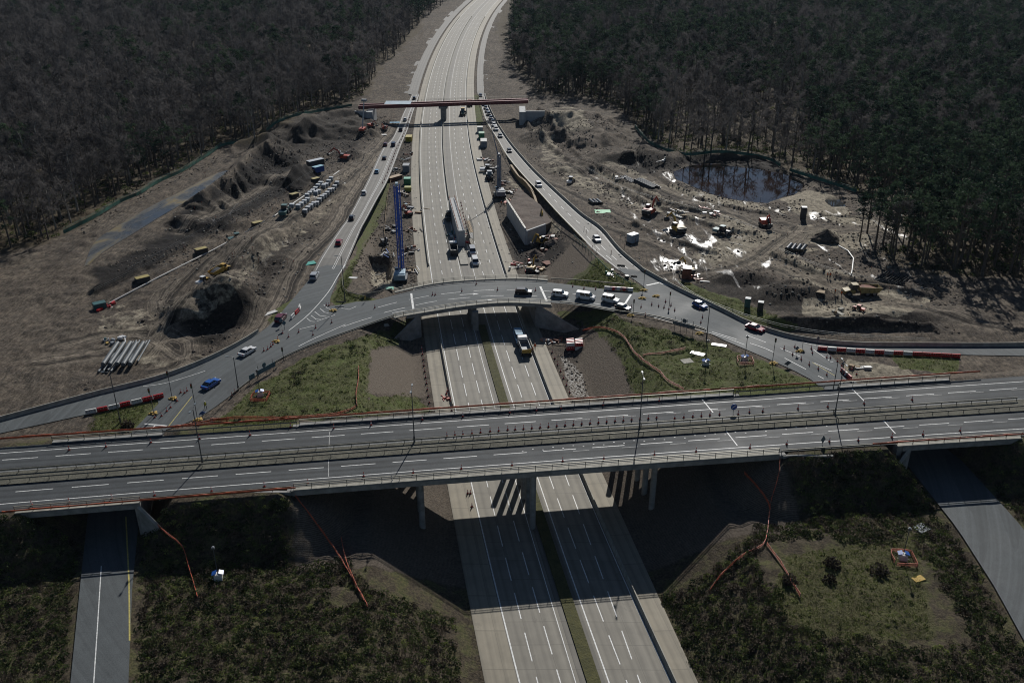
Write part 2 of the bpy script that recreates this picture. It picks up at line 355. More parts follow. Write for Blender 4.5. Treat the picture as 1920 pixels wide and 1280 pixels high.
# ------------------------------------------------------------------ the motorway's lines (world X as a function of Y), z = 0
LN = dict(
 L=[(873, 1100), (850, 974), (841, 905), (813, 762), (799, 668), (780, 487), (772, 380), (770, 347), (773, 276), (780, 213), (788, 178)],
 B=[(927.5, 1100), (884, 911), (853, 760), (830, 657), (809, 529), (803, 474), (794, 391), (788.5, 323), (789, 274), (793, 210), (799, 178)],
 a=[(959, 1088), (944, 1029), (928.5, 969.6), (915, 914), (875, 742), (860, 672.5), (830, 522.5), (825.6, 490), (820, 452.5), (810.5, 378.6), (806, 325.5), (805, 274), (806, 212)],
 b=[(994, 1084), (961, 969.6), (944, 910), (899, 736.7), (882.5, 669), (850, 521), (845, 496), (827, 387.5), (820, 327), (817.4, 274), (818, 211)],
 M1=[(1026, 1099), (998, 1005), (927.5, 755), (906.7, 683), (895, 645), (867.5, 523.7), (857.5, 475), (838, 378.6), (832, 323), (828, 274), (828, 234)],
 M2=[(1077.5, 1101), (1020, 936), (960, 754), (930, 657), (885, 504), (859, 378.6), (847.6, 316), (844, 270), (842, 239)],
 c=[(1086, 1044.6), (1063, 983.5), (1043, 929), (978, 742), (966, 707), (948, 653), (903.7, 506), (873, 382.5), (857, 300), (852, 240)],
 d=[(1118, 1044.6), (1094, 983.5), (1072, 929), (1006, 742), (993, 707), (922.5, 506), (893, 400), (873, 300), (865, 240)],
 Rb=[(1177.5, 1100), (1117, 959), (1091, 893.5), (1031, 748), (998, 665), (949, 519), (932.5, 471), (914, 402.5), (905, 379), (889, 313.6), (879.5, 263), (876, 230)],
 R=[(1227.5, 1101), (1159, 957), (1132, 892), (1070, 746), (1030, 663), (970, 520), (955, 472.5), (929, 386), (918, 351), (901, 284), (893, 236.5), (889, 205)])
COEF = {}
def mline(k, y):
    c, y0, y1 = COEF[k]; y = np.asarray(y, float); f = np.poly1d(c); d = np.polyder(f)
    t = lambda q: (q - 250) / 150
    yc = np.clip(y, y0, y1); r = f(t(yc)) + d(t(yc)) / 150 * (y - yc)
    return r + np.where(y > y1, 0.00013 * (y - y1) ** 2, 0)
for k, pts in LN.items():
    q = [P(*p) for p in pts]; yy = np.array([v.y for v in q]); xx = np.array([v.x for v in q])
    COEF[k] = (np.polyfit((yy - 250) / 150, xx, 4, w=np.where(yy > 380, 0.6, 1.0)), 105, min(465, yy.max()))
# past the surveyed stretch all lines share one heading so that widths stay constant
YS = np.concatenate([np.arange(60, 300, 3.0), np.arange(300, 640, 6.0), np.arange(640, 1900, 25.0)])
def far_fix(k, y):
    r = mline(k, y); yf = 440.0; base = mline(k, yf); cl = (mline('M1', y) + mline('M2', y)) / 2; c0 = (mline('M1', yf) + mline('M2', yf)) / 2
    return np.where(np.asarray(y) > yf, base + (cl - c0), r)
ML = {k: far_fix(k, YS) for k in LN}
def mx(k, y): return np.interp(y, YS, ML[k])

# ------------------------------------------------------------------ roundabout and slip roads (survey polygons)
Q1 = lambda pts: [P(x, y, Z1) for x, y in pts]
RING_IN = [(313, 803), (363, 788), (410, 758), (452, 726), (515, 680), (578, 650), (644, 626), (739, 593), (792, 583), (876, 570), (950, 564), (1024, 567), (1077, 571), (1152, 584), (1224, 593.5), (1313, 615.6), (1350, 634.6), (1406, 658), (1478, 689.5), (1522, 712)]
OUT_L = [(-300, 868), (-100, 818), (0, 790), (178, 742), (313, 707), (420, 663), (498, 616), (540, 571), (580, 524)]
OUT_R = [(1203, 508), (1266.5, 543), (1350, 583), (1406, 610), (1490, 635.5), (1596, 648), (1743, 650), (1900, 650), (2200, 646)]
ISLE_L = [(655, 497), (640, 508), (630, 533), (619, 560), (622, 576), (661, 566), (705, 563), (750, 550), (834, 533), (960, 526), (1034, 530), (1131, 542), (1180, 548), (1205, 547), (1209, 538), (1150, 500)]
OUT_L_S = catmull([v for v in Q1(OUT_L)], 4); OUT_R_S = catmull(Q1(OUT_R), 4); RING_IN_S = catmull(Q1(RING_IN), 4)
ROAD_RING = OUT_L_S + [P(600, 497, Z1)] + catmull(Q1(ISLE_L), 3) + OUT_R_S + Q1([(2200, 672), (1743, 664), (1640, 660), (1545, 656), (1575, 682), (1596, 710), (1690, 780), (1800, 860), (1910, 980), (2000, 1100), (2120, 1300), (2190, 1420), (2040, 1420), (1975, 1300), (1865, 1100), (1795, 990), (1700, 870), (1612, 790)]) + RING_IN_S[::-1] + Q1([(285, 850), (262, 960), (248, 1100), (240, 1300), (236, 1420), (110, 1420), (130, 1300), (150, 1100), (165, 960), (205, 850), (250, 807), (308, 745), (178, 773), (0, 812), (-100, 834), (-300, 884)])
SL_L = [PS(*p) for p in [(585, 512), (602, 480), (636, 430), (651, 410), (670, 376), (693, 330), (717, 279), (733, 263), (744, 242), (754, 217), (763, 198), (772, 178)]]
SL_R = [PS(*p) for p in [(640, 512), (652, 490), (677, 430), (686.6, 412), (708, 372), (729, 334), (750, 279), (756, 263), (765, 242), (773, 215), (779, 198), (786, 178)]]
SR_L = [PS(*p) for p in [(1160, 507), (1135, 487), (1110, 466), (1074.5, 430), (1043, 397), (1013, 363.6), (978, 326), (950, 291), (931, 258), (912.5, 229), (902, 197), (897, 178)]]
SR_R = [PS(*p) for p in [(1204, 508), (1161, 472), (1125, 430), (1090, 405), (1055.5, 374), (1020, 341), (992, 313), (960.5, 276), (944, 253), (927, 225), (912.5, 193.6), (908, 178)]]
def extend(pl, n, d): return pl + [pl[-1] + (pl[-1] - pl[-2]).normalized() * d * (i + 1) for i in range(n)]
SL_L = catmull(SL_L, 4); SL_R = catmull(SL_R, 4); SR_L = catmull(SR_L, 4); SR_R = catmull(SR_R, 4)
ROAD_SL = SL_L + SL_R[::-1]; ROAD_SR = SR_L + SR_R[::-1]

# upper dual carriageway edges, z = 12.8
Q2 = lambda pts: [P(x, y, Z2) for x, y in pts]
A3_FAR = [(-420, 866), (-150, 850), (178, 829), (389, 812), (578, 799), (771, 783), (960, 770), (1161, 757), (1350, 743.5), (1554, 730), (1743, 717), (2000, 700), (2340, 676)]
A3_NEAR = [(-420, 994), (-150, 971), (178, 945.5), (389, 930), (560, 917), (771, 898), (960, 882), (1161, 866), (1350, 852), (1575, 838), (1743, 828), (2000, 813), (2340, 793)]
def fitline(pts, deg=2):
    q = Q2(pts); x = np.array([v.x for v in q]); y = np.array([v.y for v in q]); return np.poly1d(np.polyfit(x, y, deg))
A3F, A3N = fitline(A3_FAR), fitline(A3_NEAR)
def a3(t, x): return A3F(x) * (1 - t) + A3N(x) * t       # t = 0 far kerb, 1 near kerb
def a3x(px, py, z=Z2): return P(px, py, z).x
MU = Vector((mx('M1', 170) - mx('M1', 130), 40, 0)).normalized()   # heading of the motorway under the bridges
XA0 = a3x(548, 925); XA1 = a3x(1460, 851)                   # main span between the abutments (along the near edge)
XU0 = a3x(252, 940); XU1 = a3x(1690, 834)                   # inner edges of the side spans over the roundabout road
XV0 = a3x(40, 960); XV1 = a3x(1905, 822)

# ------------------------------------------------------------------ terrain height
TERR = Q1([])
def pit(px, py, r, h, p=1.6): return (PS(px, py), r, h, p)
MOUNDS = [  # (pixel, radius x, radius y, height, flatness)
 ((398, 582), 14, 9.5, 6.8, .8), ((345, 606), 7, 5, 3.6, .9), ((438, 572), 9, 7, 4.2, .8), ((455, 545), 9, 9, 2.5, 0.8), ((525, 480), 14, 16, 2.0, 0.6),
 ((500, 300), 16, 12, 5.0, 0.5), ((462, 335), 14, 10, 3.0, 0.5), ((545, 345), 12, 5, 2.0, .6), ((400, 425), 16, 6, 1.6, .6), ((590, 240), 34, 24, 5.0, 0.5), ((660, 292), 9, 6, 2.2, 1.0), ((600, 352), 12, 7, 1.8, 0.8),
 ((1385, 522), 10, 5.5, 2.4, 0.8), ((1495, 548), 14, 7, 3.2, 0.8), ((1545, 438), 6.5, 5.5, 3.4, 1.0), ((1232, 300), 13, 11, 4.2, 0.9), ((1165, 292), 17, 12, 3.6, 0.6),
 ((1012, 258), 10, 10, 4.0, 1.0), ((1104, 252), 17, 28, 6.5, 0.7), ((1060, 225), 22, 22, 5.0, 0.6), ((1490, 545), 7, 3, 1.5, 0.8), ((1350, 292), 24, 9, 3.2, 0.6),
 ((1110, 318), 22, 7, 1.4, 0.5), ((1690, 590), 26, 6, 1.6, 0.6), ((1550, 605), 24, 4, 1.3, 0.6), ((420, 640), 9, 3, 1.2, 0.6), ((290, 625), 6, 5, 1.4, 0.8), ((1010, 470), 5, 4, 1.8, 1)]
TERRACE2 = [PS(x, y, 4) for x, y in [(60, 600), (178, 586), (290, 588), (330, 566), (385, 545), (405, 540), (440, 532), (462, 512), (500, 470), (560, 415), (620, 350), (668, 300), (640, 296), (590, 330), (500, 400), (420, 450), (330, 500), (178, 566), (60, 590)]]
ZT = 7.6
TERRACE = [P(x, y, ZT) for x, y in [(100, 470), (178, 412), (225, 384), (290, 348), (345, 326), (395, 295), (420, 279), (492, 268), (522, 276), (480, 302), (452, 335), (400, 376), (350, 408), (305, 446), (245, 478), (178, 510), (60, 565)]]
ZP1 = float(zs(PS(1400, 345).y)) - 1.3; ZP2 = float(zs(PS(1565, 380).y)) - .5
POND = [P(x, y, ZP1) for x, y in [(1262, 322), (1290, 312), (1330, 306), (1375, 312), (1430, 318), (1470, 326), (1500, 338), (1508, 352), (1490, 364), (1465, 370), (1440, 383), (1400, 378), (1362, 372), (1330, 362), (1300, 350), (1270, 338)]]
POND2 = [P(x, y, ZP2) for x, y in [(1546, 374), (1575, 374), (1588, 382), (1590, 389), (1560, 388), (1545, 382)]]
PUD = [P(x, y, ZT) for x, y in [(160, 492), (178, 452), (225, 420), (285, 385), (340, 358), (390, 332), (420, 320), (432, 320), (405, 345), (358, 372), (303, 404), (248, 438), (196, 470), (160, 500)]]
HOLE = [PS(x, y, 0) for x, y in [(695, 448), (722, 446), (726, 480), (712, 492), (700, 478)]]
ROADS_ALL = [ROAD_RING, ROAD_SL, ROAD_SR]
TRACKS = [  # haul tracks: half width, level against the ground, line
 (5.0, 0, [(100, 668), (178, 655), (260, 640), (330, 600), (430, 505), (520, 440), (600, 372), (690, 290), (735, 240)]), (3.5, 0, [(430, 700), (330, 660), (270, 630), (200, 622), (120, 640)]), (3.5, 0, [(330, 600), (300, 560), (380, 500), (470, 440), (560, 375), (610, 340)]),
 (4.0, 0, [(470, 640), (520, 560), (560, 490), (625, 420), (660, 350), (715, 280)]), (4.5, 0, [(955, 275), (1000, 318), (1070, 352), (1180, 400), (1245, 430), (1300, 455)]), (5.0, 0, [(1290, 372), (1390, 398), (1470, 428), (1600, 424), (1743, 432), (1850, 440)]),
 (5.5, 0, [(1500, 425), (1450, 465), (1390, 495), (1310, 508), (1225, 520), (1195, 505)]), (5.0, 0, [(1430, 480), (1530, 525), (1640, 560), (1743, 580), (1850, 600)]), (3.5, 0, [(1100, 296), (1200, 336), (1290, 366), (1390, 396), (1480, 412)]), (3.0, 0, [(1110, 410), (1200, 440), (1290, 480), (1330, 500)]), (3.0, 0, [(1050, 300), (1120, 330), (1230, 375), (1330, 405)]), (3.0, 0, [(340, 430), (430, 385), (520, 335), (590, 300)]), (3.0, 0, [(290, 650), (320, 625), (350, 640), (340, 675), (300, 690)])]
TRACKS = [(w_, h_, catmull([PS(*q, 1.0) for q in l_], 4)) for w_, h_, l_ in TRACKS]
BUNDS = [(1.6, 1.5, [(178, 540), (330, 466), (430, 416), (520, 362), (575, 330)]), (1.3, 1.1, [(178, 560), (330, 490), (440, 436), (545, 366)]), (1.8, 1.6, [(1095, 300), (1180, 346), (1250, 376), (1340, 398)]), (1.5, 1.3, [(1140, 345), (1240, 385), (1340, 420), (1420, 436)]), (1.5, 1.3, [(1450, 472), (1540, 508), (1640, 530), (1743, 548)]), (1.4, -1.0, [(1180, 290), (1260, 345), (1330, 372), (1440, 396)]), (2.0, 1.8, [(1370, 590), (1500, 606), (1620, 606), (1743, 612)]), (1.4, 1.2, [(480, 590), (540, 520), (600, 440), (650, 370)]), (1.5, 1.2, [(1190, 415), (1260, 445), (1340, 470)]), (1.2, -.9, [(1545, 398), (1640, 406), (1743, 440)]), (6.0, 2.4, [(345, 418), (375, 396), (400, 380)]), (6.0, 4.2, [(385, 390), (410, 371), (430, 355)]), (6.0, 6.2, [(415, 367), (450, 338), (490, 305), (530, 285)]), (4, 3.6, [(545, 350), (580, 325), (600, 305)]), (4.5, 2.6, [(560, 262), (620, 236), (680, 226)]), (2, 1.6, [(640, 205), (600, 235), (560, 262), (500, 280)]), (1.4, 1.2, [(700, 250), (640, 280), (590, 300)]), (1.5, 1.4, [(985, 230), (1020, 262), (1070, 300), (1120, 322)]), (1.3, 1.2, [(1010, 215), (1050, 250), (1085, 290)])]
BUNDS = [(w_, h_, catmull([PS(*q, 1.0) for q in l_], 4)) for w_, h_, l_ in BUNDS]
def track_side(x, y):                                        # signed distance across the nearest haul track, and its weight
    best = np.full(x.shape, 1e9); sg = np.zeros_like(x); wt = np.zeros_like(x)
    for hw, _, l in TRACKS:
        for a, b in zip(l, l[1:]):
            dx, dy = b.x - a.x, b.y - a.y; L = dx * dx + dy * dy + 1e-9; t = np.clip(((x - a.x) * dx + (y - a.y) * dy) / L, 0, 1); ex, ey = x - a.x - t * dx, y - a.y - t * dy; d = np.hypot(ex, ey)
            k = d < best; best = np.where(k, d, best); sg = np.where(k, (dx * ey - dy * ex) / math.sqrt(L), sg); wt = np.where(k, sstep((hw + 1.2 - d) / 2.4), wt)
    return sg, wt
def spans_clear(x, y, inflate):  # bool helper for under-bridge zones
    return (x > XA0 - inflate) & (x < XA1 + inflate)
SKEW = MU.x / MU.y
def terrain(x, y, rough=True):
    x = np.asarray(x, float); y = np.asarray(y, float)
    base = np.where(y > 150, zs(y), Z1 - 0.6 * sstep((150 - y) / 25))
    dr = np.full(x.shape, 1e9)
    for q in ROADS_ALL: dr = np.minimum(dr, sdf(x, y, q))
    L = mx('L', y); Rr = mx('R', y); dl = np.where(x < (L + Rr) / 2, L - x, x - Rr)
    left = x < (L + Rr) / 2
    offl = np.interp(y, [0, 150, 160, 240, 262, 300, 360, 420], [1.0, 1.0, 3.2, 4.0, 13.0, 14.5, 16, 6]); offr = np.interp(y, [0, 150, 160, 225, 250, 300, 360, 420], [1.0, 1.0, 5.6, 6.2, 9.5, 12, 14, 5])
    off = np.where(left, offl, offr)
    cut = np.maximum(dl - off, 0) * np.where(y < 150, .44, .52) - 0.06
    # earthworks away from the roads
    free = np.clip((np.minimum(dr, dl - off * 0.5) - 2.0) / 5.0, 0, 1)
    add = np.zeros_like(x)
    if rough:
        add = add + fbm(x, y, 22, 4) * 1.5 + fbm(x, y, 4.5, 3) * 0.55
    for (c, rx, ry, h, fl) in MOUNDS:
        q = PS(*c, 0 if h < 3 else 1.0); dx = (x - q.x) / rx; dy = (y - q.y) / ry; d = np.sqrt(dx * dx + dy * dy + 1e-9)
        d = d + fbm(x, y, 7, 3) * 0.45
        add = add + h * np.clip((1.15 - d) / (1.15 * fl), 0, 1) ** 1.1 * (d < 1.3)
    if rough:
        add = add + np.abs(fbm(x, y, 6, 3)) * 1.3 + fbm(x, y, 1.7, 2) * .38
        for hw, hh, l in BUNDS:
            d, _ = poly_dist(x, y, l, False); add = add + hh * np.clip(1.15 - d / hw * (1 + fbm(x, y, 3, 3) * .8), 0, 1)
    td = sdf(x, y, TERRACE); add = add + np.maximum(ZT - base, .5) * sstep((0.5 - td - 3 * fbm(x, y, 9, 3)) / 5.5); td2 = sdf(x, y, TERRACE2); add = add + np.interp(y, [222, 252, 330, 420], [0, 4.6, 3.0, .6]) * sstep((1.2 - td2 - 2.2 * fbm(x, y, 8, 3)) / 5.0)
    wooded = sstep((np.abs(x + 0.16 * (y - 300)) - 190) / 80.0) * (y > 300)
    z = base + add * free * (1 - 0.6 * wooded)
    td = sdf(x, y, TERRACE); zt = ZT; z = np.where(td < 12, np.minimum(z, zt + 0.25 + np.maximum(td + 8, 0) * .7), z); z = np.where(sdf(x, y, PUD) < 1.5, np.minimum(z, zt - 0.25), z)
    for pl, lv in ((POND, ZP1), (POND2, ZP2)):
        s = sdf(x, y, pl) + fbm(x, y, 8, 3) * 3; z = np.where(s < 0, np.minimum(z, lv - .3), np.minimum(z, lv + .08 + np.maximum(s, 0) * .3))
    # embankment of the upper road, between and beyond its spans
    yn, yf = A3N(x), A3F(x); ym = (yn + yf) / 2; hw = (yf - yn) / 2 + 1.6
    t = np.abs(y - ym) - hw; xs = x - SKEW * (y - yn)
    emb = np.full(x.shape, -1e9)
    for x0, x1 in ((-600, XV0), (XU0, XA0), (XA1, XU1), (XV1, 600)):
        dx = np.maximum(np.maximum(x0 - xs, xs - x1), 0); dd = np.sqrt(dx * dx + np.maximum(t, 0) ** 2)
        emb = np.maximum(emb, Z2 - 0.12 - dd * np.where(y < ym, .68, .53))
    near = sstep((150 - y) / 30)
    grassn = fbm(x, y, 6, 4) * 1.1 * np.clip((t - 1) / 4, 0, 1) * np.clip((dr - 2) / 4, 0, 1)
    z = np.maximum(z, emb + np.where(emb > 6.5, grassn, 0))
    # cuttings: the motorway, then the roads through the embankment
    z = np.minimum(z, cut)
    ring = sdf(x, y, ROAD_RING)
    z = np.minimum(z, Z1 - 0.10 + np.maximum(ring - 1.2, 0) * np.where((t < 25) & (y < 170), 1.2, 1.6))
    z = np.where((ring < 1.2) & (dl > off + 14), np.maximum(z, Z1 - 0.25), z)
    for q in (ROAD_SL, ROAD_SR):
        s = sdf(x, y, q); z = np.where(s < 1.5, np.minimum(np.maximum(z, np.where(dl > off + 13, base - 0.12, z)), base - 0.1), z)
        z = np.where((s < 3) & (dl > off * .4), np.minimum(z, base + np.maximum(s - 1, 0) * .4), z)
    h = sdf(x, y, HOLE); z = np.where(h < 1.5, np.minimum(z, -3.5 + np.maximum(h, 0) * 3), z)
    # the corridor beneath the lanes
    z = np.where(dl < 0, -0.12, z)
    return z
def tz(x, y):
    i = min(max(int(np.searchsorted(gx, x)) - 1, 0), len(gx) - 2); j = min(max(int(np.searchsorted(gy, y)) - 1, 0), len(gy) - 2); u = (x - gx[i]) / (gx[i + 1] - gx[i]); v = (y - gy[j]) / (gy[j + 1] - gy[j]); g = GZ2
    return float((g[j, i] * (1 - u) + g[j, i + 1] * u) * (1 - v) + (g[j + 1, i] * (1 - u) + g[j + 1, i + 1] * u) * v)
def PT(px, py, dz=0.0):                                     # photo pixel -> point on the finished ground
    z = 5.0
    for _ in range(14): q = P(px, py, z); z = 0.5 * z + 0.5 * (tz(q.x, q.y) + dz)
    q = P(px, py, z); return Vector((q.x, q.y, tz(q.x, q.y)))

def axis(segs):
    out = []
    for a, b, s in segs: out += list(np.arange(a, b, s))
    return np.array(out)
gx = axis([(-2600, -1000, 160), (-1000, -420, 20), (-420, -170, 4.0), (-170, 190, 0.66), (190, 440, 4.0), (440, 1000, 20), (1000, 2700, 160)])
gy = axis([(20, 84, 3), (84, 300, 0.62), (300, 470, 1.05), (470, 760, 5), (760, 1300, 20), (1300, 4200, 120)])
GX, GY = np.meshgrid(gx, gy); GZ = terrain(GX.ravel(), GY.ravel()); GZ2 = GZ.reshape(GX.shape); gxr, gyr = GX.ravel(), GY.ravel()
RUT, RUTM = track_side(gxr, gyr)
GP, GQ = proj(gxr, np.maximum(gyr, 30), GZ)

def soft(poly, wpx=10, nz=14, ns=6.0):                       # photo-region weight with a ragged edge
    d = sdf(GP, GQ, poly); return sstep(0.5 - (d + nz * fbm(gxr, gyr, ns, 4) * 2) / wpx)
WOOD_L = [(-900, 640), (-300, 560), (100, 452), (178, 406), (225, 376), (290, 339), (345, 318), (395, 288), (420, 271), (490, 265), (500, 245), (560, 217), (640, 199), (690, 178), (720, 120), (790, 60), (820, -100), (-900, -100)]
WOOD_R = [(1010, 178), (1090, 182), (1140, 195), (1180, 225), (1200, 248), (1255, 283), (1290, 292), (1345, 288), (1440, 298), (1470, 318), (1530, 332), (1608, 362), (1690, 398), (1700, 440), (1690, 455), (1650, 462), (1640, 480), (1700, 505), (1800, 520), (2600, 560), (2600, -100), (950, -100), (930, 60), (960, 120)]
MASK = {}
def zone_union(*ws):
    r = 0
    for q in ws: r = np.maximum(r, q)
    return r
inside_scr = (GQ > 150)
dL = mx('L', gyr); dRr = mx('R', gyr); inMot = (gxr > dL - .5) & (gxr < dRr + .5)
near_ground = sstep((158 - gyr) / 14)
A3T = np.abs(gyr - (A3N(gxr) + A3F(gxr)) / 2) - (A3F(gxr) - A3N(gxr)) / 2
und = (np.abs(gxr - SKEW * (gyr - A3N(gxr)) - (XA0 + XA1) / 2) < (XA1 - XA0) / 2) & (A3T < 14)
grass = zone_union(
 soft([(400, 800), (470, 728), (570, 672), (650, 640), (735, 612), (772, 594), (742, 640), (700, 655), (690, 700), (690, 748), (770, 735), (815, 770), (560, 792)]),
 soft([(1040, 585), (1110, 580), (1180, 600), (1330, 640), (1410, 670), (1500, 712), (1560, 728), (1330, 748), (1185, 755), (1170, 680), (1120, 620)]),
 soft([(620, 565), (640, 520), (668, 470), (700, 380), (722, 330), (735, 330), (725, 385), (700, 440), (665, 500), (650, 545), (720, 566), (640, 580)], 8, 6),
 soft([(1060, 535), (1095, 500), (1120, 480), (1160, 515), (1212, 545), (1170, 548)], 8, 8),
 soft([(1270, 525), (1320, 545), (1400, 570), (1470, 595), (1520, 612), (1480, 625), (1380, 592), (1300, 558)], 8, 10),
 soft([(500, 600), (560, 548), (600, 500), (596, 515), (550, 580), (510, 612)], 6, 6), soft([(178, 772), (300, 745), (330, 752), (290, 790), (240, 812), (170, 815)], 10, 12),
 soft([(888, 178), (900, 178), (905, 225), (900, 245), (893, 236)], 5, 4), soft([(640, 178), (660, 185), (520, 300), (360, 400), (340, 395), (480, 270)], 1, 0) * 0,
 near_ground * (~und) * 0.46, 0.9 * soft([(1440, 1130), (1480, 1040), (1720, 1005), (1760, 1200), (1500, 1200)], 14, 14), soft([(1660, 655), (1800, 665), (1800, 700), (1690, 690)], 8, 8),
 soft([(375, 812), (560, 800), (560, 790), (375, 798)], 6, 3), soft([(1370, 748), (1545, 736), (1545, 724), (1370, 738)], 6, 3))
sand = zone_union(
 soft([(1240, 560 - 60), (1400, 440), (1480, 420), (1640, 430), (1640, 460), (1480, 470), (1600, 530), (1743, 560), (1743, 590), (1640, 585), (1540, 545), (1440, 500)], 14, 20),
 soft([(1510, 560), (1600, 560), (1660, 572), (1640, 585), (1560, 600), (1500, 592)], 10, 10), soft([(1465, 372), (1520, 352), (1560, 372), (1600, 400), (1740, 430), (1740, 452), (1560, 418), (1490, 400)], 8, 12), soft([(1120, 300), (1180, 318), (1240, 345), (1330, 362), (1440, 388), (1480, 396), (1470, 404), (1380, 388), (1270, 368), (1190, 346)], 6, 12), 0.9 * soft([(1075, 300), (1200, 352), (1300, 385), (1400, 415), (1390, 425), (1270, 396), (1170, 365)], 6, 12), 0.8 * soft([(1330, 440), (1400, 470), (1440, 475), (1420, 485), (1350, 470)], 6, 8), soft([(1310, 400), (1400, 412), (1440, 440), (1400, 445), (1330, 418)], 8, 10),
 0.8 * soft([(1060, 248), (1130, 242), (1125, 290), (1112, 302), (1085, 275)], 6, 6), soft([(1030, 205), (1090, 205), (1110, 240), (1070, 248), (1040, 230)], 8, 10), 0.55 * soft([(1000, 225), (1060, 290), (1160, 365), (1290, 400), (1250, 410), (1100, 370), (1010, 300)], 16, 22),
 0.5 * soft([(178, 590), (330, 560), (440, 470), (560, 370), (700, 280), (760, 215), (740, 280), (650, 380), (560, 440), (430, 560), (330, 640), (440, 690), (300, 700), (178, 640)], 20, 24),
 0.8 * soft([(1590, 672), (1700, 690), (1720, 705), (1600, 712), (1560, 700)], 6, 6), 0.7 * soft([(640, 560), (700, 560), (690, 575), (650, 575)], 5, 3),
 0.75 * soft([(700, 490), (745, 500), (740, 545), (700, 540), (690, 515)], 8, 8), 0.6 * soft([(950, 330), (1000, 375), (1060, 440), (1040, 440), (985, 380)], 8, 8))
dark = zone_union(0.55 * near_ground * (~und), 0.5 * near_ground * und,  # near bank terms darken the soil colour to stand in for shade
 soft([(300, 440), (345, 395), (440, 335), (470, 298), (520, 274), (560, 300), (600, 320), (560, 355), (470, 395), (400, 440), (330, 475), (240, 520), (178, 548), (178, 505)], 14, 18),
 0.85 * soft([(300, 610), (345, 560), (395, 525), (460, 530), (470, 590), (420, 640), (350, 645)], 10, 10), 0.7 * soft([(490, 250), (560, 215), (660, 205), (720, 230), (640, 300), (560, 300)], 20, 24),
 0.85 * soft([(1100, 300), (1170, 285), (1260, 300), (1290, 290), (1440, 296), (1500, 330), (1300, 306), (1200, 330), (1150, 320)], 12, 14), 0.6 * soft([(1140, 330), (1330, 380), (1480, 430), (1420, 440), (1280, 390), (1150, 345)], 8, 10),
 0.7 * soft([(1310, 510), (1420, 510), (1560, 560), (1500, 600), (1390, 560), (1300, 540)], 14, 14), 0.7 * soft([(1500, 600), (1743, 575), (1743, 615), (1560, 618)], 8, 10),
 0.6 * soft([(440, 600), (520, 450), (640, 420), (600, 480), (540, 550)], 20, 24), 0.5 * soft([(1390, 480), (1450, 440), (1530, 430), (1440, 500), (1400, 520)], 14, 16),
 0.8 * soft([(955, 455), (1040, 430), (1060, 470), (1020, 500), (965, 495)], 6, 6), 0.4 * soft([(730, 240), (775, 240), (770, 400), (715, 430)], 10, 10), 0.5 * soft([(895, 265), (940, 300), (945, 380), (920, 350)], 8, 8))
litter = zone_union(0.5 * near_ground * (~und), soft(WOOD_L, 10, 10), soft(WOOD_R, 10, 10), sstep((np.abs(gxr) - 330) / 40) * sstep((gyr - 200) / 30))  # near bank term helps paint the shaded slopes darker
rib = zone_union(soft([(696, 656), (740, 652), (790, 665), (800, 745), (760, 742), (690, 735)], 4, 4), soft([(1080, 680), (1105, 640), (1135, 632), (1160, 670), (1190, 740), (1110, 745)], 4, 4),
 soft([(1022, 520), (1020, 512), (1074, 456), (1082, 456), (1110, 485), (1100, 505), (1060, 525)], 4, 3), soft([(690, 445), (712, 430), (730, 380), (735, 390), (700, 470), (662, 525), (665, 500)], 4, 3),
 soft([(1060, 248), (1130, 242), (1125, 290), (1112, 302), (1085, 275)], 5, 4), 0.55 * near_ground * und)
white = zone_union(0.55 * soft([(1046, 665), (1060, 665), (1095, 700), (1105, 745), (1072, 746)], 5, 4), 0.35 * soft([(955, 480), (962, 475), (990, 530), (972, 525)], 4, 3), 0.25 * soft([(640, 270), (700, 255), (690, 285), (640, 295)], 8, 10),
 0.3 * soft([(700, 470), (712, 500), (705, 540), (695, 520)], 5, 5), 0.28 * soft([(1160, 300), (1270, 320), (1330, 310), (1270, 345), (1180, 335)], 10, 12), 0.22 * soft([(1190, 545), (1180, 500), (1320, 580), (1500, 632), (1743, 642), (1743, 636), (1500, 624), (1340, 570), (1210, 505)], 3, 2))
wet = zone_union(0.5 * soft([(1215, 490), (1300, 482), (1420, 510), (1400, 522), (1300, 505), (1225, 512)], 8, 8), 0.56 * soft([(1205, 420), (1290, 430), (1400, 470), (1360, 500), (1230, 500), (1200, 470)], 18, 16), 0.42 * soft([(1100, 320), (1300, 400), (1380, 440), (1480, 480), (1400, 520), (1280, 470), (1150, 380)], 24, 20),
 0.42 * soft([(1180, 285), (1290, 340), (1480, 380), (1600, 390), (1740, 440), (1740, 460), (1540, 420), (1300, 390), (1180, 330)], 18, 18), 0.32 * soft([(470, 470), (600, 330), (680, 320), (560, 440), (480, 520)], 18, 20), 0.36 * soft([(320, 420), (420, 380), (470, 390), (360, 470), (300, 470)], 14, 14),
 0.36 * soft([(1180, 520), (1230, 480), (1330, 500), (1430, 540), (1250, 530)], 12, 12), 0.3 * soft([(1500, 440), (1740, 430), (1740, 560), (1560, 520)], 16, 16))
def attr(me, name, arr, typ='FLOAT_COLOR'):
    a = me.attributes.new(name, typ, 'POINT')
    if typ == 'FLOAT_COLOR':
        c = np.ones((len(arr[0]), 4), np.float32)
        for i, q in enumerate(arr): c[:, i] = q
        a.data.foreach_set('color', c.ravel())
    else: a.data.foreach_set('value', np.asarray(arr, np.float32))
ny, nx = len(gy), len(gx)
me = bpy.data.meshes.new('ground'); idx = np.arange(nx * ny).reshape(ny, nx)
quads = np.stack([idx[:-1, :-1], idx[:-1, 1:], idx[1:, 1:], idx[1:, :-1]], -1).reshape(-1, 4)
me.vertices.add(nx * ny); me.vertices.foreach_set('co', np.stack([gxr, gyr, GZ], 1).astype(np.float32).ravel())
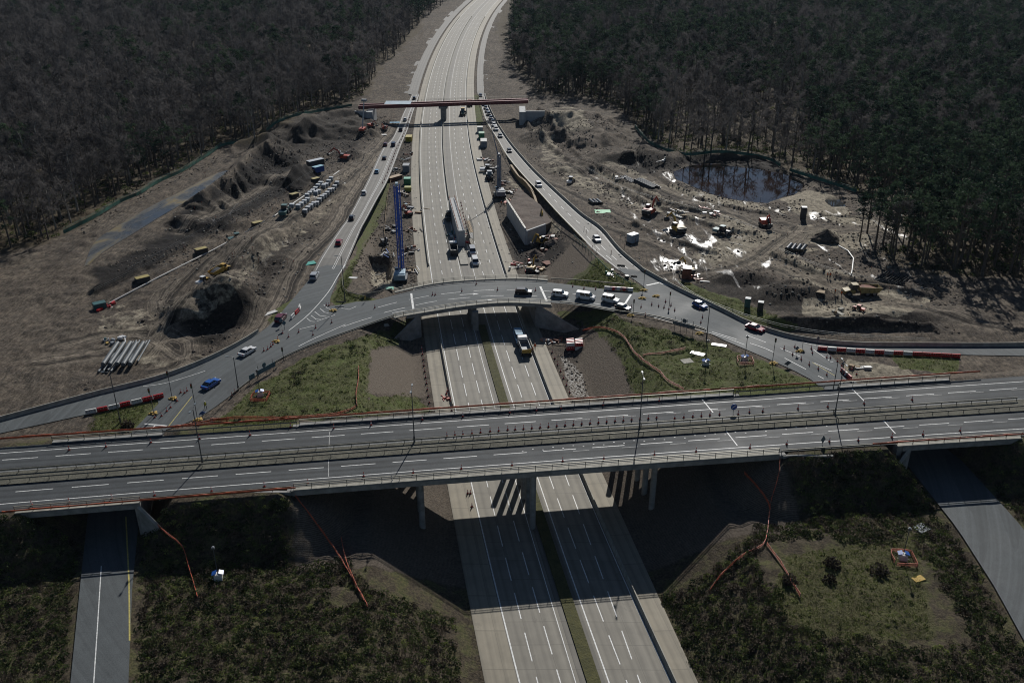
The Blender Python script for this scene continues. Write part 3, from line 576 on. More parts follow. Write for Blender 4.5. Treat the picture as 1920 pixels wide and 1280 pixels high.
me.loops.add(quads.size); me.loops.foreach_set('vertex_index', quads.ravel().astype(np.int32))
me.polygons.add(len(quads)); me.polygons.foreach_set('loop_start', np.arange(0, quads.size, 4, dtype=np.int32)); me.polygons.foreach_set('loop_total', np.full(len(quads), 4, np.int32))
me.polygons.foreach_set('use_smooth', np.ones(len(quads), bool)); me.update(); me.validate()
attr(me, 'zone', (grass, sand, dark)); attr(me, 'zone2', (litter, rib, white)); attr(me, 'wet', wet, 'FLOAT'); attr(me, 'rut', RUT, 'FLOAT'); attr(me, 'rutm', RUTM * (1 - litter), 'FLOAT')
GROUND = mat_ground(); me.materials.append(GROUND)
tag(link(bpy.data.objects.new('ground', me)), kind='structure')

# ------------------------------------------------------------------ surfaces
def strip(name, left, right, mat, na=3, n=None, dz=0.0, step=4.0, kind='structure'):
    n = n or max(8, int(sum((b - a).length for a, b in zip(left, left[1:])) / step))
    l = resample(left, n=n); r = resample(right, n=n); vs = []; uv = []; s = 0
    for i in range(n):
        if i: s += ((l[i] + r[i]) / 2 - (l[i - 1] + r[i - 1]) / 2).length
        for k in range(na + 1):
            q = l[i].lerp(r[i], k / na); vs.append((q.x, q.y, q.z + dz)); uv.append(((r[i] - l[i]).length * k / na, s))
    fs = [(i * (na + 1) + k, i * (na + 1) + k + 1, (i + 1) * (na + 1) + k + 1, (i + 1) * (na + 1) + k) for i in range(n - 1) for k in range(na)]
    return surf(name, vs, fs, uv, mat, kind)
def surf(name, vs, fs, uv, mat, kind='structure'):
    me = bpy.data.meshes.new(name)
    a = np.array(vs); f0 = fs[0]; nrm = np.cross(a[f0[1]] - a[f0[0]], a[f0[2]] - a[f0[0]])
    if nrm[2] < 0: fs = [tuple(reversed(f)) for f in fs]
    me.from_pydata([tuple(v) for v in vs], [], fs); u = me.uv_layers.new(name='UVMap')
    li = np.zeros(len(me.loops), np.int32); me.loops.foreach_get('vertex_index', li); u.data.foreach_set('uv', np.array(uv, np.float32)[li].ravel())
    me.materials.append(mat); o = link(bpy.data.objects.new(name, me))
    if kind: o['kind'] = kind
    return o
def patch(name, poly, mat, zf, step=4.0, uvf=None, kind='structure'):
    q = resample(list(poly) + [poly[0]], step=step)[:-1]; p2 = [Vector((v.x, v.y)) for v in q]; n = len(p2)
    xs = [v.x for v in p2]; ys = [v.y for v in p2]; gx_, gy_ = np.meshgrid(np.arange(min(xs), max(xs), step), np.arange(min(ys), max(ys), step))
    gx_, gy_ = gx_.ravel() + 0.013, gy_.ravel() + 0.017; s = sdf(gx_, gy_, [(v.x, v.y) for v in q]); k = s < -step * 0.45
    pts = p2 + [Vector((a, b)) for a, b in zip(gx_[k], gy_[k])]
    vo, eo, fo, *_ = delaunay_2d_cdt(pts, [(i, (i + 1) % n) for i in range(n)], [], 0, 1e-4)
    vx = np.array([v.x for v in vo]); vy = np.array([v.y for v in vo]); fo = [f for f in fo if len(f) == 3]; F = np.array(fo)
    ctr = sdf(vx[F].mean(1), vy[F].mean(1), [(v.x, v.y) for v in q]) < 0; fs = [tuple(int(i) for i in f) for f in F[ctr]]
    fs = [f if (vx[f[1]] - vx[f[0]]) * (vy[f[2]] - vy[f[0]]) - (vx[f[2]] - vx[f[0]]) * (vy[f[1]] - vy[f[0]]) > 0 else f[::-1] for f in fs]
    z = zf(vx, vy) if callable(zf) else np.full(vx.shape, zf); uv = uvf(vx, vy) if uvf else np.stack([vx, vy], 1)
    return surf(name, list(zip(vx, vy, z)), fs, list(map(tuple, uv)), mat, kind)
class Marks:
    """painted lines, all lying a few millimetres above one road"""
    def __init__(s): s.v = []; s.f = []
    def line(s, pts, w_=0.15, dz=0.008):
        pts = [Vector(p) for p in pts]; o = len(s.v)
        for i, p in enumerate(pts):
            d = pts[min(i + 1, len(pts) - 1)] - pts[max(i - 1, 0)]; d.z = 0; d.normalize(); n = Vector((-d.y, d.x, 0)) * w_ / 2
            s.v += [tuple(p - n + Vector((0, 0, dz))), tuple(p + n + Vector((0, 0, dz)))]
        s.f += [(o + 2 * i, o + 2 * i + 2, o + 2 * i + 3, o + 2 * i + 1) for i in range(len(pts) - 1)]
    def dash(s, pts, mark, gap, w_=0.15, phase=0.0, dz=0.008):
        pts = [Vector(p) for p in pts]; L = [0]
        for a, b in zip(pts, pts[1:]): L.append(L[-1] + (b - a).length)
        arr = np.array([p[:] for p in pts]); at = lambda q: Vector([np.interp(q, L, arr[:, k]) for k in range(3)]); t = phase
        while t < L[-1]:
            if t + mark > 0: s.line([at(max(0, t + mark * k / 3)) for k in range(4)], w_, dz)
            t += mark + gap
    def poly(s, pts, dz=0.008):
        o = len(s.v); s.v += [(p[0], p[1], p[2] + dz) for p in pts]; s.f.append(tuple(range(o, o + len(pts))))
    def build(s, name, mat):
        up = []
        for f in s.f:
            a, b, c = (Vector(s.v[f[k]]) for k in (0, 1, 2)); up.append(f if (b - a).cross(c - a).z > 0 else f[::-1])
        me = bpy.data.meshes.new(name); me.from_pydata(s.v, [], up); me.materials.append(mat); o = link(bpy.data.objects.new(name, me)); o['kind'] = 'structure'; return o

def mpts(k, y0=60, y1=1800, dx=0.0, z=0.0, step=4.0):
    ys = np.concatenate([np.arange(y0, min(y1, 520), step), np.arange(max(y0, 520), y1, 12.0)]) if y1 > 520 else np.arange(y0, y1, step)
    return [Vector((float(mx(k, y)) + dx, float(y), z)) for y in ys]
# motorway carriageways
YB = 238.0
strip('motorway_left_shoulder', mpts('L'), mpts('B', dx=-.1), CONC_S, 2, n=260)
strip('motorway_left_carriageway', mpts('B', dx=-.1), mpts('M1', dx=.5), CONC_M, 4, n=260)
strip('motorway_central_reserve', mpts('M1', dx=.5), mpts('M2', dx=-.5), CONC_MED, 2, n=260)
strip('motorway_right_carriageway', mpts('M2', dx=-.5), mpts('Rb', dx=.1), CONC_M, 4, n=260)
strip('motorway_right_shoulder', mpts('Rb', dx=.1), mpts('R'), CONC_S, 2, n=260)
mk = Marks()
y7 = P(1086, 1044.6).y
for k, ph in (('a', 0.6), ('b', 2.0), ('c', 0.0), ('d', 1.0)):
    for y in np.arange(y7 - 9 * 6, 900, 8.9):
        m = 5.9 if y < 232 else 3.0
        yy = y + ph + (P(1182, 1044.6).y - y7); mk.line([Vector((float(mx(k, q)), q, 0)) for q in np.linspace(yy - m, yy, 3)], 0.17 if y < 300 else 0.2)
mk.line(mpts('M2', 60, 250, .15), 0.2); mk.line(mpts('M2', 250, 1200, .15), 0.13); mk.line(mpts('M1', 60, 1200, -.1), 0.13); mk.line(mpts('B', 60, 1200, .15), 0.22); mk.line(mpts('Rb', 60, 1200, -.2), 0.18)
mk.build('motorway_lane_markings', PAINT)

# slip roads and roundabout
strip('left_slip_road', SL_L, SL_R, ASPHS, 4, step=3.0); strip('right_slip_road', SR_L, SR_R, ASPHS, 4, step=3.0)
strip('left_slip_road_far', extend(SL_L[-1:], 0, 0) + [Vector((float(mx('L', y)) - 9.5, float(y), 0.35)) for y in range(int(SL_L[-1].y) + 6, 1500, 12)], SL_R[-1:] + [Vector((float(mx('L', y)) - 1.2, float(y), 0.35)) for y in range(int(SL_R[-1].y) + 6, 1500, 12)], ASPHS, 2)
strip('right_slip_road_far', SR_L[-1:] + [Vector((float(mx('R', y)) + 1.8, float(y), 0.35)) for y in range(int(SR_L[-1].y) + 6, 1500, 12)], SR_R[-1:] + [Vector((float(mx('R', y)) + 8.5, float(y), 0.35)) for y in range(int(SR_R[-1].y) + 6, 1500, 12)], ASPHS, 2)
def circ(a, b, c):
    ax, ay, bx, by, cx_, cy_ = a.x, a.y, b.x, b.y, c.x, c.y; d = 2 * (ax * (by - cy_) + bx * (cy_ - ay) + cx_ * (ay - by))
    ux = ((ax * ax + ay * ay) * (by - cy_) + (bx * bx + by * by) * (cy_ - ay) + (cx_ * cx_ + cy_ * cy_) * (ay - by)) / d
    uy = ((ax * ax + ay * ay) * (cx_ - bx) + (bx * bx + by * by) * (ax - cx_) + (cx_ * cx_ + cy_ * cy_) * (bx - ax)) / d
    return Vector((ux, uy, Z1))
RC = circ(P(410, 758, Z1), P(950, 564, Z1), P(1478, 689, Z1)); RR = (P(950, 564, Z1) - RC).length
def ringuv(x, y): r = np.hypot(x - RC.x, y - RC.y); return np.stack([r, np.arctan2(y - RC.y, x - RC.x) * RR], 1)
patch('roundabout_carriageway', ROAD_RING, ASPH2, Z1 + 0.03, 4.0, ringuv)
mk = Marks(); ZM = Z1 + 0.036
Qm = lambda pts: [P(x, y, ZM) for x, y in pts]
def off_line(pts, d):
    out = []
    for i, p in enumerate(pts):
        t = pts[min(i + 1, len(pts) - 1)] - pts[max(i - 1, 0)]; t.z = 0; t.normalize(); out.append(Vector((p.x - t.y * d, p.y + t.x * d, p.z)))
    return out
rin = resample([Vector((v.x, v.y, ZM)) for v in RING_IN_S], step=2.0)
mk.line(catmull(Qm([(792, 580), (876, 567.5), (950, 562), (1024, 565)]), 5), .12)
for seg, ph in (([(594, 634), (644, 612)], 0), ):
    pass
D_ = lambda pts, *a, **k: mk.dash(catmull(Qm(pts), 6), *a, **k)
D_([(560, 649), (594, 632), (644, 612), (700, 594), (760, 582)], 8.5, 5.5, .18); D_([(605, 627), (648, 608)], 9, 9, .16)
D_([(720, 586), (757, 577), (815, 565), (875, 558), (950, 554), (1030, 557), (1110, 568), (1180, 580)], 6, 3, .17); D_([(709, 576), (747, 566), (808, 554), (880, 546), (950, 543), (1030, 546), (1120, 556)], 5.6, 3.4, .17)
D_([(1226, 595), (1313, 617), (1360, 632), (1396, 646)], 60, 1, .15)
D_([(1335, 622), (1375, 634), (1435, 653), (1492, 682), (1545, 710)], 6.5, 3.5, .18); D_([(1400, 628), (1447, 646), (1500, 668), (1560, 695)], 5.5, 4, .16); D_([(1525, 655), (1575, 690)], 6, 4, .15)
for a, b in (((771, 550), (775, 579)), ((1013, 537), (1025, 564)), ((1171, 571), (1183, 552)), ((1212, 535), (1240, 529)), ((1236, 530), (1282, 544))): mk.line(Qm([a, b]), .55)
for a in ((872, 552), (898, 563.5)):                                   # lane arrows on the bridge
    h = P(a[0] + 26, a[1] - 1.5, ZM); t = P(a[0] - 10, a[1] + .6, ZM); d = (h - t).normalized(); n = Vector((-d.y, d.x, 0))
    mk.line([t, t.lerp(h, .72)], .22); mk.poly([h, h - d * 1.6 + n * .55, h - d * 1.6 - n * .55])
for a, b in (((573, 592), (612, 555)), ((612, 555), (628, 530))): pass
mk.line(catmull(Qm([(541, 620), (580, 588), (615, 548), (632, 520), (648, 495)]), 5), .2)
for i, (a, b, c) in enumerate([((562, 617), (590, 610), (573, 600)), ((575, 596), (582, 602), (590, 603)), ((583, 591), (592, 598), (605, 599)), ((590, 584), (600, 592), (612, 593)), ((600, 578), (608, 585), (616, 587)), ((607, 571), (613, 577), (619, 579))]): mk.line(Qm([a, b, c] if i else [a, b]), .16)
mk.line(Qm([(594, 602), (628, 590)]), .14); mk.line(Qm([(640, 577), (655, 580), (668, 574)]), .14)
mk.line(Qm([(270, 794), (313, 798)]), .35); mk.line(Qm([(291, 797), (282, 806)]), .25); mk.line(catmull(Qm([(268, 724), (318, 724 - 8), (400, 690)]), 4)[:8], .14)
mk.line(catmull(Qm([(190, 1060), (183, 1170), (175, 1290)]), 3), .15)
mk.line(catmull(Qm([(1552, 652), (1500, 640), (1440, 622), (1385, 603)]), 4), .12)
mk.build('roundabout_lane_markings', PAINT)
mk = Marks(); mk.line(catmull(Qm([(360, 743), (345, 762), (315, 800)]), 4), .16); mk.line(catmull(Qm([(236, 968), (239, 1030), (242, 1100), (243, 1200)]), 4), .22); mk.line(catmull(Qm([(1523, 679), (1565, 704)]), 3), .16); mk.build('roundabout_yellow_lines', PAINTY)
def lift(pts, dz): return [Vector((p.x, p.y, p.z + dz)) for p in pts]
def lerp_lines(a, b, t, n=120): A = resample(a, n=n); B = resample(b, n=n); return [p.lerp(q, t) for p, q in zip(A, B)]
mk = Marks()
for t, w_ in ((.09, .14), (.94, .14), (.60, .12), (.66, .12)): mk.line(lift(lerp_lines(SL_L, SL_R, t), .0), w_)
for t in (.07, .93): mk.line(lerp_lines(SR_L, SR_R, t), .14)
mk.dash(lerp_lines(SR_L, SR_R, .5)[:45], 4, 5, .16); mk.dash(lerp_lines(SR_L, SR_R, .27)[:16], 4, 5, .16)
mk.build('slip_road_markings', PAINT)

# upper dual carriageway
xs_ = np.arange(-260, 262, 3.0)
A3P = lambda t, dz=0.0: [Vector((float(x), float(a3(t, x)), Z2 + dz)) for x in xs_]
def a3t(px, py):                                              # across-road fraction of a photo pixel
    v = P(px, py, Z2); return (v.y - A3F(v.x)) / (A3N(v.x) - A3F(v.x))
T_MU, T_ML, T_ME = a3t(578, 843), a3t(578, 856), a3t(578, 865)
strip('upper_road_far_carriageway', A3P(0), A3P(T_MU), ASPH, 4, dz=0.02); strip('upper_road_near_carriageway', A3P(T_ME), A3P(1), ASPH, 4, dz=0.02)
mk = Marks(); mkd = Marks()
t1 = np.mean([a3t(378, 827), a3t(578, 810), a3t(771, 793.5), a3t(960, 777)]); mk.line(A3P(t1, .022), .18)
t2 = np.mean([a3t(195, 932), a3t(578, 900), a3t(960, 867.5), a3t(1350, 838.5)]); mk.line(A3P(t2, .022), .18)
tu = np.mean([a3t(362.6, 843.6), a3t(615, 822.5), a3t(872, 799), a3t(1163, 775), a3t(1490, 749)]); tl = np.mean([a3t(389, 896), a3t(672, 873), a3t(949, 851), a3t(1214, 830.5), a3t(1555, 804.6)])
L0 = A3P(tu, .022); ph = (P(615, 822.5, Z2) - L0[0]).length % 9.0 - 3; mk.dash(L0, 6, 3, .17, ph - 9)
L0 = A3P(tl, .022); ph = (P(672, 873, Z2) - L0[0]).length % 9.0 - 3; mk.dash(L0, 6, 3, .17, ph - 9)
half = lambda q: [p for p in q if p.x > 8]; mkd.dash(half(A3P(tu + .022, .022)), 3, 6, .14, 2); mkd.dash(half(A3P(tl + .035, .022)), 3, 6, .14, 1); mkd.line(A3P(T_MU - .016, .022), .12)
L0 = A3P(tl - .1, .022)
for i, px in enumerate(np.arange(980, 1740, 19)):            # reflecting studs in staggered rows
    v = P(px, 846 - (px - 980) * .0835 - (i % 2) * 3, Z2 + .025); mk.poly([v + Vector((a, b, 0)) for a, b in ((-.14, -.08), (.14, -.08), (.14, .08), (-.14, .08))])
for a, b in (((1316, 748), (1337, 773)), ((1359, 804.5), (1382.5, 835)), ((1597, 728), (1622, 753)), ((1653, 784), (1679, 812.5))): mk.line([P(*a, Z2 + .024), P(*b, Z2 + .024)], .22)
for a, b in (((618, 809), (617, 838)), ((616, 858), (616, 893))): mkd.line([P(*a, Z2 + .024), P(*b, Z2 + .024)], .14)
mk.build('upper_road_markings', PAINT); mkd.build('upper_road_worn_markings', PAINTD)
VERGE = mat_plain_noise('gravel_verge', [(0.3, (0.05, 0.048, 0.04)), (0.55, (0.12, 0.115, 0.09)), (0.75, (0.2, 0.19, 0.15))], 0.5, 0.9)
strip('upper_road_central_reserve', A3P(T_MU), A3P(T_ME), VERGE, 3, dz=0.10)

# ------------------------------------------------------------------ bridges
def clip_x(pts, x0, x1): return [p for p in pts if x0 <= p.x <= x1]
def skewx(v): return v.x - SKEW * (v.y - float(A3N(v.x)))
def a3seg(t, x0, x1, dz=0.0, step=3.0):                        # along the road between two skewed stations
    out = []
    for xs0 in np.linspace(x0, x1, max(3, int((x1 - x0) / step))):
        x = xs0
        for _ in range(6): x = xs0 + SKEW * (float(a3(t, x)) - float(A3N(x)))
        out.append(Vector((x, float(a3(t, x)), Z2 + dz)))
    return out
def deck(parent, x0, x1, th, name='deck', ex=1.1):
    f = off_line(a3seg(0, x0, x1), ex); n = off_line(a3seg(1, x0, x1), -ex); m = MB(); rings = []
    for a, b in zip(f, n):
        a = Vector((a.x, a.y, Z2)); b = Vector((b.x, b.y, Z2)); i = (b - a).normalized() * 1.6
        rings.append([a, b, b - Vector((0, 0, .9)), b - i - Vector((0, 0, th)), a + i - Vector((0, 0, th)), a - Vector((0, 0, .9))])
    m.loft(rings); return m.build(name, STRUC, parent)
def railing(parent, pts, h=1.05, step=2.9, rails=(.35, .7, 1.05), name='parapet', mat=None, pw=.1):
    m = MB(); q = resample(pts, step=step)
    for r_ in rails: m.bar([p + Vector((0, 0, r_ - .05)) for p in q], .09 if r_ < h - .1 else .16, .09)
    o = m.build(name, mat or RAIL, parent); pm = MB(); pm.box((0, 0, h / 2 - .02), (pw, pw, h - .04)); first = None
    for p in q[:100]:
        if first is None: first = pm.build('post', mat or RAIL, o); first.location = p
        else: c = first.copy(); COL.objects.link(c); c.parent = o; c.location = p
    return o
def plinth(parent, pts, w_, h, mat, name='edge_beam'): m = MB(); m.bar(pts, w_, h); return m.build(name, mat, parent)

ub = thing('road_bridge', 'long concrete bridge on columns carrying the empty dual carriageway over the motorway', 'bridge', (0, 0, 0))
deck(ub, XA0, XA1, 1.55)
for t, ex in ((0, .55), (1, -.55)):
    pl = off_line(a3seg(t, XA0, XA1, .02), ex); plinth(ub, pl, .9, .16, STRUCL if t else STRUC); railing(ub, lift(pl, .16))
COLN = MB().lathe([(.55, 0), (.55, 1.0)], 16).build('column', STRUC, ub)
first = True
for px, py in ((789, 915), (1002, 899), (1232, 878)):
    b0 = P(px, py, Z2 - 1.5)
    for k in range(6):
        q = b0 + MU * (1.2 + k * 4.6); zb = float(terrain(np.array([q.x]), np.array([q.y]))[0]) - .4
        c = COLN if first else COLN.copy()
        if not first: COL.objects.link(c); c.parent = ub
        first = False; c.location = (q.x, q.y, zb); c.scale = (1, 1, Z2 - 1.5 - zb)
for x0, sgn in ((XA0, -1), (XA1, 1)):                          # abutment walls under the deck ends
    f = a3seg(0, x0, x0 + 1)[0]; n = a3seg(1, x0, x0 + 1)[0]; m = MB(); o = Vector((sgn * .6, 0, 0))
    f = f + (f - n).normalized() * .9; n = n + (n - f).normalized() * .9
    m.bar([f + o + Vector((0, 0, -4.2)), n + o + Vector((0, 0, -4.2))], 1.2, 4.15); m.build('abutment', STRUC, ub)
    wm = MB(); d = Vector((sgn, 0, 0)); wm.prof([(0, -4.2), (0, -.1), (9, -.1)], -.25, .25)
    wo = wm.build('wing_wall', STRUC, ub); wo.location = n + o; wo.rotation_euler = (0, 0, 0 if sgn > 0 else math.pi)
for x0, x1, lb in ((XV0, XU0, 'short concrete bridge taking the dual carriageway over the shaded roundabout road, bottom left'), (XU1, XV1, 'short concrete bridge taking the dual carriageway over the roundabout road at far right')):
    sb = thing('road_bridge', lb, 'bridge'); deck(sb, x0, x1, 1.3)
    for t, ex in ((0, .55), (1, -.55)):
        pl = off_line(a3seg(t, x0 - 1, x1 + 1, .02), ex); plinth(sb, pl, .9, .16, STRUCL if t else STRUC); railing(sb, lift(pl, .16))
    for xx, s in ((x0, -1), (x1, 1)):
        f = a3seg(0, xx, xx + 1)[0]; n = a3seg(1, xx, xx + 1)[0]; f = f + (f - n).normalized() * .9; n = n + (n - f).normalized() * .9; m = MB(); m.bar([f + Vector((s * .5, 0, -6.4)), n + Vector((s * .5, 0, -6.4))], 1.0, 6.35); m.build('abutment', STRUC, sb)

for a, e, par in ((P(257, 951, 12.5), P(345, 1036, 7.6), -1), (P(1706, 840, 12.4), P(1652, 915, 7.4), 1)):   # sloping wing walls of the short bridges
    w3 = MB(); n = Vector((.4, .15, 0)); q = [a + Vector((0, 0, -7)), Vector((e.x, e.y, 4.5)), e, a]; w3.add(q + [v + n for v in q], [(0, 1, 2, 3), (7, 6, 5, 4), (0, 4, 5, 1), (1, 5, 6, 2), (2, 6, 7, 3), (3, 7, 4, 0)])
    wo = w3.build('wing_wall', STRUC, [o for o in COL.objects if o.name.startswith('road_bridge')][1 if par < 0 else 2]); cp = MB(); cp.bar([a + Vector((.2, .07, 0)), e + Vector((.2, .07, 0))], .55, .18); cp.build('coping', STRUCL, wo)

rb = thing('road_bridge', 'curved concrete roundabout bridge over the motorway with a queue of vehicles on it', 'bridge')
xl, xr = P(757, 585, Z1).x, P(1040, 570, Z1).x
RF = resample(catmull(Q1([(705, 560), (750, 548), (834, 531), (960, 524), (1034, 528), (1131, 540)]), 6), step=2.0); RN = resample(catmull(Q1([(660, 622), (739, 595), (792, 585), (876, 572), (950, 566), (1024, 569), (1077, 573)]), 6), step=2.0)
F_ = resample(clip_x(RF, xl, xr), n=24); N_ = resample(clip_x(RN, xl, xr), n=24); m = MB(); rings = []
for a, b in zip(F_, N_):
    d = (a - b).normalized(); a = a + d * .9 + Vector((0, 0, -.005)); b = b - d * 1.1 + Vector((0, 0, -.005)); rings.append([a, b, b - Vector((0, 0, .7)), b + d * 1.4 - Vector((0, 0, 1.25)), a - d * 1.4 - Vector((0, 0, 1.25)), a - Vector((0, 0, .7))])
m.loft(rings); m.build('deck', STRUC, rb)
pn = clip_x(off_line(RN, -.5), P(740, 590, Z1).x, P(1046, 570, Z1).x); pf = clip_x(off_line(RF, .5), P(735, 555, Z1).x, P(1034, 530, Z1).x)
for pl in (pn, pf): plinth(rb, lift(pl, .02), .9, .2, STRUCL); railing(rb, lift(pl, .2))
mid = P(893, 588, 5.3)
for k in range(4):
    q = Vector((mid.x - .3, mid.y + 1.5 + 3.6 * k, 0)); m = MB(); m.box((0, 0, 2.65), (1.5, 1.2, 5.4)); m.build('column', STRUC, rb, (q.x + SKEW * 3.6 * k, q.y, 0))
for lab, pts in (('left', [(790, 586, 0), (730, 652, 0)]), ('right', [(1008, 578, 0), (1092, 624, 0)])):
    s = -1 if lab == 'left' else 1; xa = P(790, 590, Z1 - 1).x if s < 0 else P(1004, 575, Z1 - 1).x; ya = float(np.interp(xa, [v.x for v in N_], [v.y for v in N_])); yb = float(np.interp(xa, [v.x for v in F_], [v.y for v in F_]))
    m = MB(); m.bar([Vector((xa + s * .5, ya - .8, -.2)), Vector((xa + s * .5 + SKEW * (yb - ya), yb + .8, -.2))], 1.0, 5.6); m.build('abutment', STRUC, rb)
    e = P(728, 650, .5) if s < 0 else P(1092, 625, .8)
    m = MB(); a = Vector((xa + s * .2, ya - .9, 0)); n = Vector((.35, 0, 0)) * s
    m.add([a + Vector((0, 0, -.3)), e + Vector((0, 0, -1.0)), e + Vector((0, 0, .5)), a + Vector((0, 0, 6.5)), a + n + Vector((0, 0, -.3)), e + n + Vector((0, 0, -1.0)), e + n + Vector((0, 0, .5)), a + n + Vector((0, 0, 6.5))], [(0, 1, 2, 3), (7, 6, 5, 4), (0, 4, 5, 1), (1, 5, 6, 2), (2, 6, 7, 3), (3, 7, 4, 0)]); m.build('wing_wall', STRUC, rb)

# ------------------------------------------------------------------ trees, woodland, scrub, grass
def mat_leaf(name, lo, hi, rough=0.8, thin=0.35):
    m, n, b = newmat(name); oi = N(n, 'ShaderNodeObjectInfo'); f = noise(n, pos(n), 0.5, 4)
    f = mth(n, 'ADD', mth(n, 'MULTIPLY', f, 0.75), mth(n, 'MULTIPLY', mth(n, 'SUBTRACT', oi.outputs['Random'], 0.3), 0.7))
    n.links.new(ramp(n, f, (0.25, lo), (0.75, hi)), b.inputs['Base Color']); b.inputs['Roughness'].default_value = rough; b.inputs['Specular IOR Level'].default_value = 0.15
    if thin:                                                  # leaves and blades let some sun through
        tr = N(n, 'ShaderNodeBsdfTranslucent'); ms = N(n, 'ShaderNodeMixShader'); ms.inputs[0].default_value = thin; src = b.inputs['Base Color'].links[0].from_socket
        n.links.new(src, tr.inputs[0]); n.links.new(b.outputs[0], ms.inputs[1]); n.links.new(tr.outputs[0], ms.inputs[2]); n.links.new(ms.outputs[0], n.nodes['Material Output'].inputs[0])
    return m
TWIG = mat_leaf('bare_twigs', (0.045, 0.044, 0.045), (0.165, 0.152, 0.145)); NEEDLE = mat_leaf('pine_needles', (0.012, 0.028, 0.019), (0.055, 0.088, 0.048)); 
BRAMB = mat_leaf('bramble_leaves', (0.014, 0.024, 0.009), (0.075, 0.098, 0.034)); BRAMB2 = mat_leaf('dry_bramble_stems', (0.030, 0.024, 0.018), (0.10, 0.082, 0.06))
GRASSM = mat_leaf('rough_grass', (0.04, 0.056, 0.014), (0.17, 0.20, 0.06)); GRASSD = mat_leaf('dead_grass', (0.06, 0.053, 0.028), (0.22, 0.19, 0.11))
BIRCH = M('pale_birch_bark', (0.24, 0.22, 0.19), 0.85, var=0.4, scale=2)
def rv(r=1.0): return Vector((random.gauss(0, 1), random.gauss(0, 1), random.gauss(0, 1))).normalized() * r
def quad(m, c, s, l, mi=0):
    a = rv(s); b = a.cross(rv()).normalized() * l; m.add([c - a - b, c + a - b, c + a * .7 + b, c - a * .7 + b], [(0, 1, 2, 3)], mi)
def bare_meshes(h, spread, seed, birch=False):
    random.seed(seed); t = MB(); c = MB(); bend = rv(.4); bend.z = 0
    tp = [Vector((0, 0, -.6)), Vector((0, 0, h * .2)) + bend * .3, Vector((0, 0, h * .45)) + bend, Vector((0, 0, h * .72)) + bend * 1.5, Vector((0, 0, h)) + bend * 1.2]
    t.tube(tp, [h * .019, h * .016, h * .012, h * .007, .02], 6)
    for i in range(15):
        f = random.uniform(.22, .95); b0 = tp[1].lerp(tp[4], (f - .2) / .8); az = i * 2.4 + random.uniform(-.5, .5); L = spread * (1.15 - f * .75) * random.uniform(.75, 1.2)
        up = .35 + f * 1.0; d = Vector((math.cos(az), math.sin(az), up)).normalized(); e = b0 + d * L * 1.2; mid_ = b0.lerp(e, .5) + rv(L * .08)
        t.tube([b0, mid_, e], [h * .0062, h * .0042, .02], 4)
        for k in range(7):
            q = b0.lerp(e, random.uniform(.3, 1.0)); d2 = (d + rv(.85)).normalized(); d2.z = abs(d2.z) * .8 + .1; e2 = q + d2 * L * random.uniform(.3, .55)
            c.tube([q, e2], [.035, .012], 3, cap=False)
            for j in range(4):
                q2 = q.lerp(e2, random.uniform(.35, 1.05)); d3 = (d2 + rv(.9)).normalized(); l3 = random.uniform(.6, 1.5); sd_ = d3.cross(rv()).normalized() * .075
                c.add([q2 - sd_, q2 + sd_, q2 + d3 * l3], [(0, 1, 2)])
                for _ in range(2):
                    q3 = q2 + d3 * l3 * random.random(); d4 = (d3 + rv(1.0)).normalized(); sd2 = d4.cross(rv()).normalized() * .06; c.add([q3 - sd2, q3 + sd2, q3 + d4 * random.uniform(.4, .9)], [(0, 1, 2)])
    return t, c
def pine_meshes(h, seed, dense=1.0, low=.5):
    random.seed(seed); t = MB(); c = MB(); bend = rv(.5); bend.z = 0
    tp = [Vector((0, 0, -.6)), Vector((0, 0, h * .3)) + bend * .4, Vector((0, 0, h * .65)) + bend, Vector((0, 0, h * .96)) + bend * 1.1]
    t.tube(tp, [h * .018, h * .014, h * .010, .04], 6)
    for i in range(17):
        f = random.uniform(low, 1.0); b0 = Vector((0, 0, h * f * .96)) + bend * min(1, f * 1.3); az = i * 2.4 + random.uniform(-.4, .4); L = h * .2 * (1.28 - ((f - low) / (1 - low)) ** 2) * random.uniform(.65, 1.15)
        d = Vector((math.cos(az), math.sin(az), random.uniform(-.05, .4))); e = b0 + d * L; t.tube([b0, e], [.09, .03], 4)
        for k in range(3):
            q = b0.lerp(e, random.uniform(.45, 1.05)) + rv(.5); rad = random.uniform(.75, 1.5)
            for _ in range(int(13 * dense)):
                o = rv(rad * random.uniform(.3, 1)); o.z *= .5; quad(c, q + o, random.uniform(.16, .34), random.uniform(.1, .22))
    return t, c
VAR = []
for k in range(4):
    t, c = bare_meshes(16 + 2 * k, 4.2 + .4 * k, 100 + k); VAR.append(('bare', t, c, BARK if k != 2 else BIRCH, TWIG))
for k in range(4):
    t, c = pine_meshes(17 + 1.6 * k, 200 + k, 1.0, (.5, .38, .55, .3)[k]); VAR.append(('pine', t, c, BARK, NEEDLE))
for kind, t, c, mt, mc in VAR: pass
def tree_proto(i, label, cat, group):
    kind, t, c, mt, mc = VAR[i]; r = thing('bare_tree' if kind == 'bare' else 'pine_tree', label, cat, (0, 0, 0), 0, group); t.build('trunk', mt, r); c.build('crown', mc, r); return r
